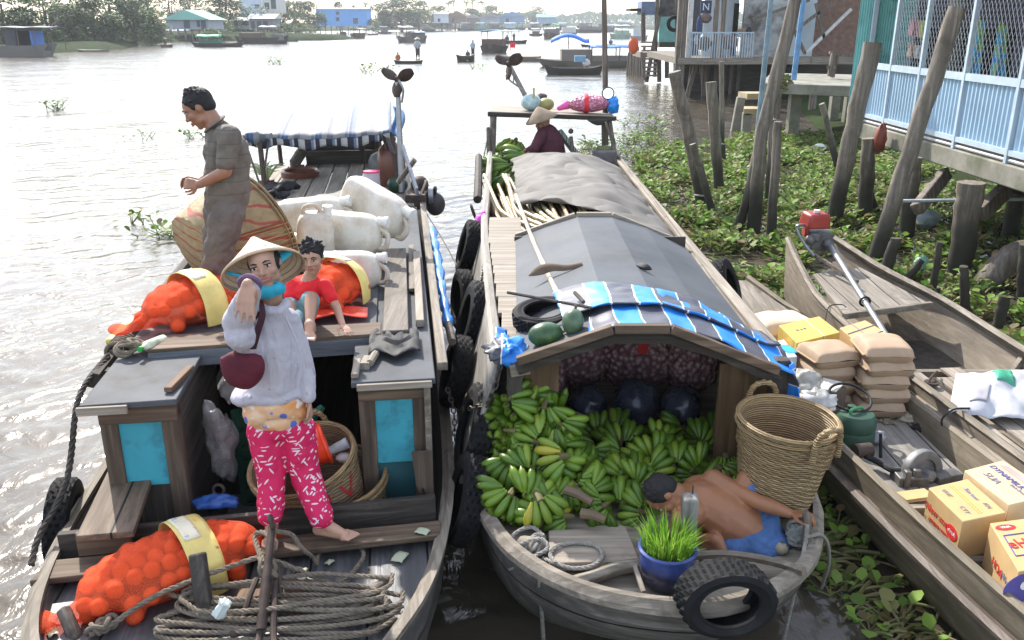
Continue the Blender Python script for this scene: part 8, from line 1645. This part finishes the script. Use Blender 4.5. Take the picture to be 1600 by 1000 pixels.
def hand(b, w, d, n, L=.17, curl=(.3, .3, .3), side=1, spread=.10, tuck=0):
    """w wrist, d pointing direction, n palm normal; side picks the thumb side"""
    w, d, n = V(w), V(d).normalized(), V(n); n = (n-d*n.dot(d)).normalized(); s = d.cross(n)*side; k = L/.17
    for i in range(4): b.cap(w+s*(.012-.008*i)*k, w+d*.082*k+s*(.030-.0195*i)*k, .014*k, .0125*k, 8)
    for i in range(4):
        Lf = (.070, .078, .072, .055)[i]*k; p = w+d*.085*k+s*(.030-.0195*i)*k; dr = (d+s*spread*(1.2-.8*i)).normalized(); r = (.0095, .0098, .0092, .008)[i]*k; ax_ = n
        for j, fr in enumerate((.45, .32, .23)):
            a = curl[j]; dr = (dr*math.cos(a)+ax_*math.sin(a)); dr.normalize(); ax_ = (ax_-dr*ax_.dot(dr)).normalized(); q = p+dr*Lf*fr; b.cap(p, q, r*(1-.1*j), r*(.92-.12*j), 8); p = q
    p = w+d*.025*k+s*.030*k; q = p+(d*.55+s*(.75-.8*tuck)+n*(.35+.5*tuck)).normalized()*.040*k; b.cap(p, q, .013*k, .0115*k, 8); e = q+(d*.85+s*(.30-.6*tuck)+n*.35).normalized()*.032*k; b.cap(q, e, .011*k, .0095*k, 8); f = e+(d*.95+n*.3).normalized()*.022*k; b.cap(e, f, .0095*k, .008*k, 8)
def foot(b, ankle, d, L=.22):
    a, d = V(ankle), V((d[0], d[1], 0)).normalized(); s = V((-d.y, d.x, 0)); z0 = a.z-.07; heel = V((a.x, a.y, z0+.028))-d*.035; ball_ = V((a.x, a.y, z0+.022))+d*(L-.09)
    b.cap(a, heel, .036, .032); b.cap(a, ball_, .034, .024); b.cap(heel, ball_, .030, .026); b.cap(ball_-s*.02, ball_+s*.02, .022, .022)
    for i in range(5): o = ball_+s*(.034-.017*i)+d*.012; b.cap(o, o+d*(.045-.006*i)-V((0, 0, .006)), .0125-.0012*i, .010-.001*i, 8)
# ---------------------------------------------------------------- woman in the conical hat
skW = skinmat('tan_skin', (.47, .27, .185))
W = thing('person', 'woman in a conical hat and red leaf print trousers reaching one arm to the viewer', 'person', at(470, 826, .74))
hd = Head(ay(414, 414, 3.96), (.06, -.98, .02), (-.27, .22, .94), .205)
neck = ay(424, 478, 4.04); shR, shL = ay(385, 496, 3.97), ay(452, 500, 4.10); chest = ay(422, 535, 4.06); belly = ay(428, 600, 4.08); pel = ay(436, 660, 4.10)
elR, wrR = ay(372, 504, 3.80), ay(387, 444, 3.63); elL, wrL = ay(478, 575, 4.12), ay(482, 624, 4.06)
hpR, knR, anR = ay(416, 672, 4.08), ay(424, 745, 4.02), at(424, 816, .84); hpL, knL, anL = ay(464, 672, 4.10), ay(478, 745, 4.06), at(506, 818, .83)
b = B(); hd.skull(b); b.cap(hd.p(0, -.08, -.30), neck, .052, .055); b.cap(neck, chest, .06, .10); b.chain([chest, belly, pel], [.10, .09, .10]); b.cap(shR, shL, .05, .05)
b.chain([shR, elR, wrR], [.048, .038, .026]); b.chain([shL, elL, wrL], [.046, .036, .025]); hand(b, wrR, (-.02, -.60, -.80), (.03, .80, -.60), .185, (.08, .16, .16), 1, .13, 1); hand(b, wrL, (.08, -.05, -1), (-.8, -.3, 0), .15, (.4, .5, .4), -1)
b.chain([hpR, knR, anR], [.08, .052, .034]); b.chain([hpL, knL, anL], [.08, .052, .034]); foot(b, anR, (.15, -1, 0), .20); foot(b, anL, (.96, -.28, 0), .21); b.obj('body', skW, W, 'w', remesh=.0058, sm=3); hd.face(W, True); hd.hair(W, .01, 3, -.09, 0)
def jackmat():
    m, nt, bs = newmat('lilac_white_jacket'); v = coords(nt); c = ramp(nt, nz(nt, v, 3.5, 5), [(.3, (.42, .39, .44)), (.7, (.56, .53, .58))]); c = mixc(nt, ramp(nt, nz(nt, v, 16, 3), [(.66, 0.0), (.72, .6)]), c, (.20, .15, .15)); nt.links.new(c, bs.inputs['Base Color']); bs.inputs['Roughness'].default_value = .85
    bump(nt, bs, nz(nt, coords(nt, (1, 1, .45)), 13, 4, .55, 1.2), .9, .022); return m
mJack = jackmat(); b = B(); b.chain([ay(422, 492, 4.05), chest, belly], [.095, .128, .132]); b.ball(ay(424, 612, 4.08), (.168, .135, .065), 20, 10); b.cap(shR, shL, .060, .058)
b.ball(ay(385, 618, 4.04), (.08, .10, .05)); b.ball(ay(450, 565, 4.08), (.06, .11, .13))
b.chain([shR, elR, wrR+V((0, .05, -.03))], [.066, .072, .046]); b.ball(ay(378, 520, 3.82), (.082, .11, .085)); b.cap(ay(380, 525, 3.84), ay(396, 560, 3.96), .070, .05); b.chain([shL, elL, wrL+V((0, 0, .02))], [.056, .048, .042])
o_ = b.obj('jacket', mJack, W, 'w', remesh=.0075, sm=5); folds(o_, .012, .055)
b = B(); b.tube(curve([ay(398, 470, 3.97), ay(413, 482, 3.93), ay(436, 484, 3.93), ay(450, 472, 4.0)], 5), .022, 8, flat=.5); b.tube([ay(446, 495, 3.94), ay(462, 530, 3.935), ay(474, 565, 3.94), ay(476, 610, 3.94)], .006, 6); b.obj('collar', mJack, W, 'w')
b = B(); b.torus(wrR+V((-.005, .045, -.012)), .042, .014, 22, 7, frame((-.02, -.7, -.3))); b.obj('cuff', plain('purple_cuff', (.16, .09, .16), .8), W, 'w')
m, nt, bs = newmat('orange_flowered_blouse'); v = coords(nt); c = ramp(nt, nz(nt, v, 9, 3), [(.35, (.70, .30, .10)), (.65, (.72, .50, .32))]); vo = nd(nt, 'ShaderNodeTexVoronoi', {'Vector': v, 'Scale': 13}); c = mixc(nt, ramp(nt, vo.outputs['Distance'], [(.22, 1.0), (.28, 0.0)]), c, (.08, .14, .50)); c = mixc(nt, ramp(nt, nz(nt, v, 15, 2), [(.6, 0.0), (.63, .9)]), c, (.75, .66, .58)); nt.links.new(c, bs.inputs['Base Color']); bs.inputs['Roughness'].default_value = .8; bump(nt, bs, nz(nt, coords(nt, (1, 1, .3)), 20, 3), .6, .01)
b = B(); b.ball(ay(428, 628, 4.08), (.165, .132, .09), 20, 12); b.ball(ay(405, 645, 4.03), (.085, .09, .07)); b.ball(ay(462, 640, 4.09), (.07, .09, .05)); b.ball(ay(434, 650, 4.10), (.150, .135, .07), 20, 10); folds(b.obj('blouse', m, W, 'w', remesh=.008, sm=4), .018, .05)
m, nt, bs = newmat('crimson_leaf_print'); cr = (.58, .008, .085); acc = None
for i, (ang, off) in enumerate(((.7, 0), (-.55, 3.3), (1.5, 7.7))):
    v = nd(nt, 'ShaderNodeMapping', {'Vector': nd(nt, 'ShaderNodeTexCoord').outputs['Object'], 'Rotation': (0, ang, 0), 'Scale': (.85, 1.8, 4.6)}, vector_type='TEXTURE').outputs[0]; vv = nd(nt, 'ShaderNodeVectorMath', {0: v, 1: (off, off*.7, off*.3)}, operation='ADD').outputs[0]; vo = nd(nt, 'ShaderNodeTexVoronoi', {'Vector': vv, 'Scale': 40, 'Randomness': .9}); f = ramp(nt, vo.outputs['Distance'], [(.19, 1.0), (.22, 0.0)])
    acc = f if acc is None else nd(nt, 'ShaderNodeMath', {0: acc, 1: f}, operation='MAXIMUM').outputs[0]
c = mixc(nt, acc, cr, (.74, .60, .66)); nt.links.new(c, bs.inputs['Base Color']); bs.inputs['Roughness'].default_value = .75; bump(nt, bs, nz(nt, coords(nt, (1, 1, .35)), 14, 3, .5, .8), .8, .016)
b = B(); b.ball(pel+V((0, 0, -.01)), (.142, .125, .10), 20, 12); b.chain([hpR, knR, anR+V((0, 0, .05))], [.100, .078, .068]); b.chain([hpL, knL, anL+V((-.01, 0, .04))], [.100, .080, .066]); folds(b.obj('trousers', m, W, 'w', remesh=.0075, sm=4), .016, .06)
hat = thing('conical_hat', 'woven palm leaf conical hat tilted back on the pointing woman\'s head', 'hat', hd.p(0, 0, .3)); hz_ = V((-.36, .60, .72)).normalized(); hc = ay(411.5, 424, 4.03); F_ = frame(hz_, (1, 0, 0)); mHat = plain('palm_leaf_straw', (.62, .48, .33), .7, .12, 9); 
b = B(); b.lathe([(.198, 0), (.196, .012), (.15, .050), (.10, .098), (.05, .148), (.012, .19), (0, .195)], hc, 56, F_, cap=(0, 0)); b.obj('cone', mHat, hat, 'w', solid=.004)
b = B(); b.torus(hc, .198, .0055, 56, 6, F_)
for k in range(9): z = .012+.018*k; b.torus(hc+F_ @ V((0, 0, z-.003)), .190-.0185*k, .0022, 40, 4, F_)
b.obj('ring', plain('hat_ring_straw', (.42, .29, .18), .7), hat, 'w')
b = B(); p1, p2 = hc+F_ @ V((.155, -.07, .02)), hc+F_ @ V((-.150, -.06, .02)); pts = curve([p1, hd.p(.35, .14, -.22), hd.p(.24, .20, -.52), hd.p(0, .27, -.57), hd.p(-.25, .18, -.52), p2], 6); b.tube(pts, [.022, .024, .027, .03, .03, .03, .032, .034, .036, .036, .036, .036, .036, .036, .036, .036, .036, .036, .034, .03, .03, .028, .025, .022, .02, .02, .018, .018, .018, .016, .016], 9, flat=.5); b.obj('chin_strap', plain('turquoise_scarf', (.03, .38, .52), .7, .3, 14), hat, 'w')
bagt = thing('shoulder_bag', 'maroon cloth shoulder bag hanging at the woman\'s hip', 'bag', ay(378, 610, 3.86)); mMar = plain('maroon_cloth', (.115, .012, .026), .8, .4, 6, bst=.5, bd=.012); b = B(); c = ay(379, 572, 3.84); b.ball(c, (.105, .06, .12), 24, 16)
for i, q in enumerate(b.v):
    d = q-c
    if d.z > .05: q.z = c.z+.05+(d.z-.05)*.45; q.x = c.x+d.x*.85
    b.v[i] = q+V((.010*noise.noise(q*14), .014*noise.noise(q*11), .012*noise.noise(q*9)))
b.obj('pouch', mMar, bagt, 'w'); b = B(); b.tube(curve([ay(395, 545, 3.80), ay(402, 520, 3.80), ay(410, 492, 3.84), ay(408, 474, 3.92), ay(404, 468, 4.02)], 5), .019, 8, flat=.35); b.tube(curve([ay(360, 545, 3.82), ay(380, 520, 3.84), ay(405, 488, 3.88)], 5), .013, 8, flat=.4); b.obj('strap', plain('dark_maroon_strap', (.05, .012, .02), .85), bagt, 'w')
# ---------------------------------------------------------------- boy
skB = skinmat('light_brown_skin', (.46, .265, .18)); BY = thing('person', 'small boy in a red shirt crouching on the roof with one hand on the board', 'person', at(484, 518, 1.535))
hb = Head(ay(488, 403, 5.04), (-.05, -.99, -.10), (-.06, -.06, 1), .182); nk = ay(485, 432, 5.10); ch = ay(480, 458, 5.13); pv_ = ay(466, 496, 5.22); s1, s2 = ay(459, 444, 5.14), ay(507, 447, 5.12)
b = B(); hb.skull(b); b.cap(hb.p(0, -.1, -.3), nk, .036, .04); b.cap(nk, ch, .045, .075); b.cap(ch, pv_, .085, .085); b.cap(s1, s2, .036, .036); e2, w2 = ay(526, 480, 5.07), at(535, 507, 1.575); b.chain([s2, e2, w2], [.034, .027, .020]); e1, w1 = ay(450, 478, 5.05), ay(462, 500, 4.98); b.chain([s1, e1, w1], [.034, .027, .020])
hand(b, w2, (.55, -.70, -.28), (0, -.25, -.95), .125, (.05, .05, .05), -1, .18); hand(b, w1, (.3, -.4, -.8), (0, 1, 0), .12, (.3, .4, .3), 1)
h1, h2 = ay(455, 497, 5.18), ay(474, 497, 5.18); k2, a2 = ay(486, 466, 5.02), at(484, 508, 1.595); k1, a1 = ay(452, 478, 5.0), at(455, 512, 1.595); b.chain([h2, k2, a2], [.058, .043, .026]); b.chain([h1, k1, a1], [.058, .043, .026]); foot(b, a2, (.1, -1, 0), .15); foot(b, a1, (-.1, -1, 0), .15); b.obj('body', skB, BY, 'w', remesh=.0056, sm=2); hb.face(BY); hb.hair(BY, .035, 7, .03, 130)
b = B(); b.cap(nk+V((0, .01, -.055)), ch, .068, .092); b.cap(s1, s2, .048, .048); b.cap(s2, s2.lerp(e2, .55), .050, .044); b.cap(s1, s1.lerp(e1, .55), .050, .044); m, nt, bs = newmat('red_and_white_shirt'); v = coords(nt); sx = nd(nt, 'ShaderNodeSeparateXYZ', {0: v}); zc = ch.z-.055-1.535; f = nd(nt, 'ShaderNodeMath', {0: sx.outputs['Z'], 1: zc}, operation='GREATER_THAN'); c = mixc(nt, f.outputs[0], (.62, .60, .58), (.72, .012, .02)); nt.links.new(c, bs.inputs['Base Color']); bs.inputs['Roughness'].default_value = .8; bump(nt, bs, nz(nt, v, 18, 3), .7, .012)
b.cap(ch, pv_.lerp(ch, .35), .092, .092); folds(b.obj('shirt', m, BY, 'w', remesh=.0062, sm=3), .012, .04)
b = B(); b.ball(pv_, (.10, .095, .085)); b.cap(h2, h2.lerp(k2, .88), .074, .062); b.cap(h1, h1.lerp(k1, .9), .074, .062); b.ball(at(458, 505, 1.60)+V((0, .08, 0)), (.07, .08, .06)); b.obj('shorts', plain('teal_grey_shorts', (.22, .36, .38), .8, .35, 7, bst=.5, bd=.01, dirt=(.10, .40, .46), dirts=(.5, .6), dscale=5), BY, 'w', remesh=.0062, sm=3)
# ---------------------------------------------------------------- standing man
skM = skinmat('brown_skin', (.34, .165, .10)); YM = 5.75; MN = thing('person', 'man in a grey brown striped shirt standing with head bowed over his hands', 'person', ay(338, 470, YM))
g = lambda x, y, d=0: ay(x, y, YM+d)
hm = Head(g(311, 170), (-.80, -.18, -.48), (-.42, .05, .85), .235); nk = g(338, 198); ch = g(354, 238); be = g(357, 285); pv_ = g(352, 325); sN, sF = g(358, 214, -.16), g(340, 210, .16)
b = B(); hm.skull(b); b.cap(hm.p(0, -.12, -.25), nk, .058, .062); b.cap(nk, ch, .07, .12); b.chain([ch, be, pv_], [.13, .125, .125]); b.cap(sN, sF, .055, .055); eN, wN = g(352, 268, -.20), g(312, 288, -.16); eF, wF = g(340, 266, .14), g(312, 284, .02); b.chain([sN, eN, wN], [.052, .042, .028]); b.chain([sF, eF, wF], [.052, .042, .028])
hand(b, wN, (-.97, .1, .05), (.1, .9, -.3), .16, (.5, .6, .5), 1); hand(b, wF, (-.97, -.15, .10), (0, -.9, -.3), .16, (.6, .6, .5), -1)
hN, kN, aN = g(356, 335, -.08), g(342, 392, -.12), g(336, 455, -.08); hF, kF, aF = g(346, 335, .08), g(338, 392, .06), g(328, 455, .08); b.chain([hN, kN, aN], [.085, .058, .038]); b.chain([hF, kF, aF], [.085, .058, .038]); foot(b, aN, (-1, -.1, 0), .23); foot(b, aF, (-1, .1, 0), .23); b.obj('body', skM, MN, 'w', remesh=.0065, sm=3); hm.face(MN); hm.hair(MN, .02, 11, .0, 110)
m, nt, bs = newmat('grey_brown_check_shirt'); v = coords(nt); sx = nd(nt, 'ShaderNodeSeparateXYZ', {0: v}); fr = nd(nt, 'ShaderNodeMath', {0: nd(nt, 'ShaderNodeMath', {0: sx.outputs['Z'], 1: .085}, operation='DIVIDE').outputs[0]}, operation='FRACT'); c = ramp(nt, nz(nt, v, 4), [(.3, (.125, .105, .085)), (.7, (.185, .16, .13))]); c = mixc(nt, ramp(nt, fr.outputs[0], [(.0, .5), (.07, .5), (.1, 0.0)]), c, (.07, .055, .045)); nt.links.new(c, bs.inputs['Base Color']); bs.inputs['Roughness'].default_value = .85; bump(nt, bs, nz(nt, coords(nt, (1, 1, .6)), 10, 4, .5, .8), .8, .02)
b = B(); b.chain([nk+V((.01, 0, -.03)), ch, be, g(354, 312)], [.085, .148, .146, .142]); b.cap(sN, sF, .078, .078); b.cap(sN, sN.lerp(eN, .72), .080, .066); b.cap(sF, sF.lerp(eF, .72), .080, .066); folds(b.obj('shirt', m, MN, 'w', remesh=.0078, sm=4), .03, .075); b = B(); b.tube(curve([g(322, 205, -.03), g(332, 196, -.09), g(346, 186, -.05), g(348, 182, .03)], 5), .02, 8, flat=.5); b.obj('collar', m, MN, 'w')
b = B(); b.chain([g(353, 318), pv_], [.135, .138]); b.chain([hN, kN, kN.lerp(aN, .65)], [.118, .094, .092]); b.chain([hF, kF, kF.lerp(aF, .65)], [.118, .092, .09]); o_ = b.obj('trousers', plain('grey_brown_trousers', (.155, .125, .105), .85, .25, 3, bst=.7, bd=.02, dirt=(.10, .085, .075), dirts=(.5, .7), dscale=5), MN, 'w', remesh=.0078, sm=4); folds(o_, .035, .08)
# ---------------------------------------------------------------- crouching man without a shirt
skS = skinmat('sun_browned_skin', (.33, .145, .07)); SM = thing('person', 'man without a shirt crouching with his back to the viewer behind the bow post', 'person', at(1150, 868, .70))
hs = Head(ay(1038, 773, 4.02), (-.22, -.30, -.93), (-.93, .10, .20), .215); nk = ay(1072, 778, 4.08); up_ = ay(1098, 788, 4.10); mid = ay(1132, 806, 4.06); lo = ay(1160, 824, 4.03); pv_ = ay(1184, 842, 3.98); sF, sN = ay(1114, 750, 4.16), ay(1066, 812, 3.93)
b = B(); hs.skull(b); b.cap(hs.p(0, -.10, -.28), nk, .058, .065); b.cap(nk, up_, .08, .125); b.chain([up_, mid, lo, pv_], [.142, .158, .142, .12]); b.cap(up_, sF, .10, .062); b.cap(up_, sN, .10, .062); b.ball(ay(1095, 762, 4.16), (.10, .08, .07)); b.ball(ay(1082, 800, 4.0), (.08, .08, .08))
eF, wF = ay(1184, 784, 3.98), ay(1234, 802, 3.90); b.chain([sF, sF.lerp(eF, .5), eF, eF.lerp(wF, .35), wF], [.060, .052, .040, .043, .027]); hand(b, wF, (.75, -.35, .15), (.15, -.2, -.95), .17, (.5, .8, .6), -1); eN, wN = ay(1052, 852, 3.92), ay(1030, 838, 4.12); b.chain([sN, eN, wN], [.058, .042, .028]); hand(b, wN, (-.3, .8, -.3), (.1, -.3, -.9), .17, (.4, .5, .4), 1)
h1, k1, a1 = ay(1184, 842, 4.08), ay(1168, 752, 4.10), at(1175, 800, .78); h2, k2, a2 = ay(1140, 852, 4.06), ay(1085, 838, 4.38), at(1120, 845, .78); b.chain([h1, k1, a1], [.095, .062, .038]); b.chain([h2, k2, a2], [.095, .062, .038]); foot(b, a1, (-.3, .9, 0), .22); foot(b, a2, (-.6, .8, 0), .22); b.obj('body', skS, SM, 'w', remesh=.0068, sm=4); hs.face(SM); hs.hair(SM, .012, 13, -.02, 90)
b = B(); b.ball(pv_+V((.01, -.03, -.01)), (.165, .15, .115)); b.ball(ay(1150, 856, 3.92), (.12, .09, .07)); b.ball(ay(1200, 830, 3.98), (.07, .10, .12)); b.cap(h1, h1.lerp(k1, .86), .118, .085); b.cap(h2, h2.lerp(k2, .8), .118, .085); b.ball(ay(1130, 865, 3.97), (.09, .07, .04)); o_ = b.obj('shorts', plain('blue_denim_shorts', (.075, .16, .36), .85, .3, 7, bst=.8, bd=.012, dirt=(.025, .03, .045), dirts=(.62, .68), dscale=4), SM, 'w', remesh=.0075, sm=4); folds(o_, .022, .05)
# ---------------------------------------------------------------- seated vendor at the stern
VN = thing('person', 'vendor in a conical hat and dark maroon shirt sitting under the flat stern roof', 'person', ay(856, 262, 13.1)); g = lambda x, y, d=0: ay(x, y, 13.1+d); hv = Head(g(848, 192), (-.92, -.12, -.25), (-.25, 0, .95), .25)
b = B(); hv.skull(b); b.cap(hv.p(0, -.1, -.3), g(855, 205), .06, .065); b.chain([g(855, 208), g(858, 224), g(862, 252)], [.14, .20, .20]); b.chain([g(846, 212, -.18), g(835, 232, -.3), g(820, 236, -.3)], [.07, .055, .035]); hand(b, g(820, 236, -.3), (-1, 0, -.2), (0, 0, -1), .18, (.3, .3, .3), 1); b.chain([g(866, 212, .18), g(868, 235, .0), g(845, 244, -.2)], [.07, .055, .035]); b.chain([g(862, 255, -.1), g(840, 252, -.35), g(846, 268, -.3)], [.11, .08, .05]); b.chain([g(866, 255, .1), g(842, 256, .2), g(848, 270, .1)], [.11, .08, .05]); b.obj('body', skM, VN, 'w', remesh=.012, sm=3); hv.face(VN)
b = B(); b.chain([g(855, 210), g(858, 225), g(862, 248)], [.16, .225, .225]); b.chain([g(846, 212, -.18), g(835, 232, -.3), g(826, 236, -.3)], [.09, .075, .06]); b.chain([g(866, 212, .18), g(868, 235, 0), g(850, 243, -.18)], [.09, .075, .06]); b.obj('shirt', plain('maroon_shirt', (.085, .022, .035), .85, .4, 6, bst=.6, bd=.02), VN, 'w', remesh=.012, sm=3); b = B(); b.ball(g(862, 258), (.24, .26, .14)); b.cap(g(862, 255, -.1), g(842, 252, -.35), .13, .10); b.cap(g(866, 255, .1), g(844, 256, .2), .13, .10); b.obj('trousers', plain('black_trousers', (.02, .02, .022), .9), VN, 'w', remesh=.013, sm=3)
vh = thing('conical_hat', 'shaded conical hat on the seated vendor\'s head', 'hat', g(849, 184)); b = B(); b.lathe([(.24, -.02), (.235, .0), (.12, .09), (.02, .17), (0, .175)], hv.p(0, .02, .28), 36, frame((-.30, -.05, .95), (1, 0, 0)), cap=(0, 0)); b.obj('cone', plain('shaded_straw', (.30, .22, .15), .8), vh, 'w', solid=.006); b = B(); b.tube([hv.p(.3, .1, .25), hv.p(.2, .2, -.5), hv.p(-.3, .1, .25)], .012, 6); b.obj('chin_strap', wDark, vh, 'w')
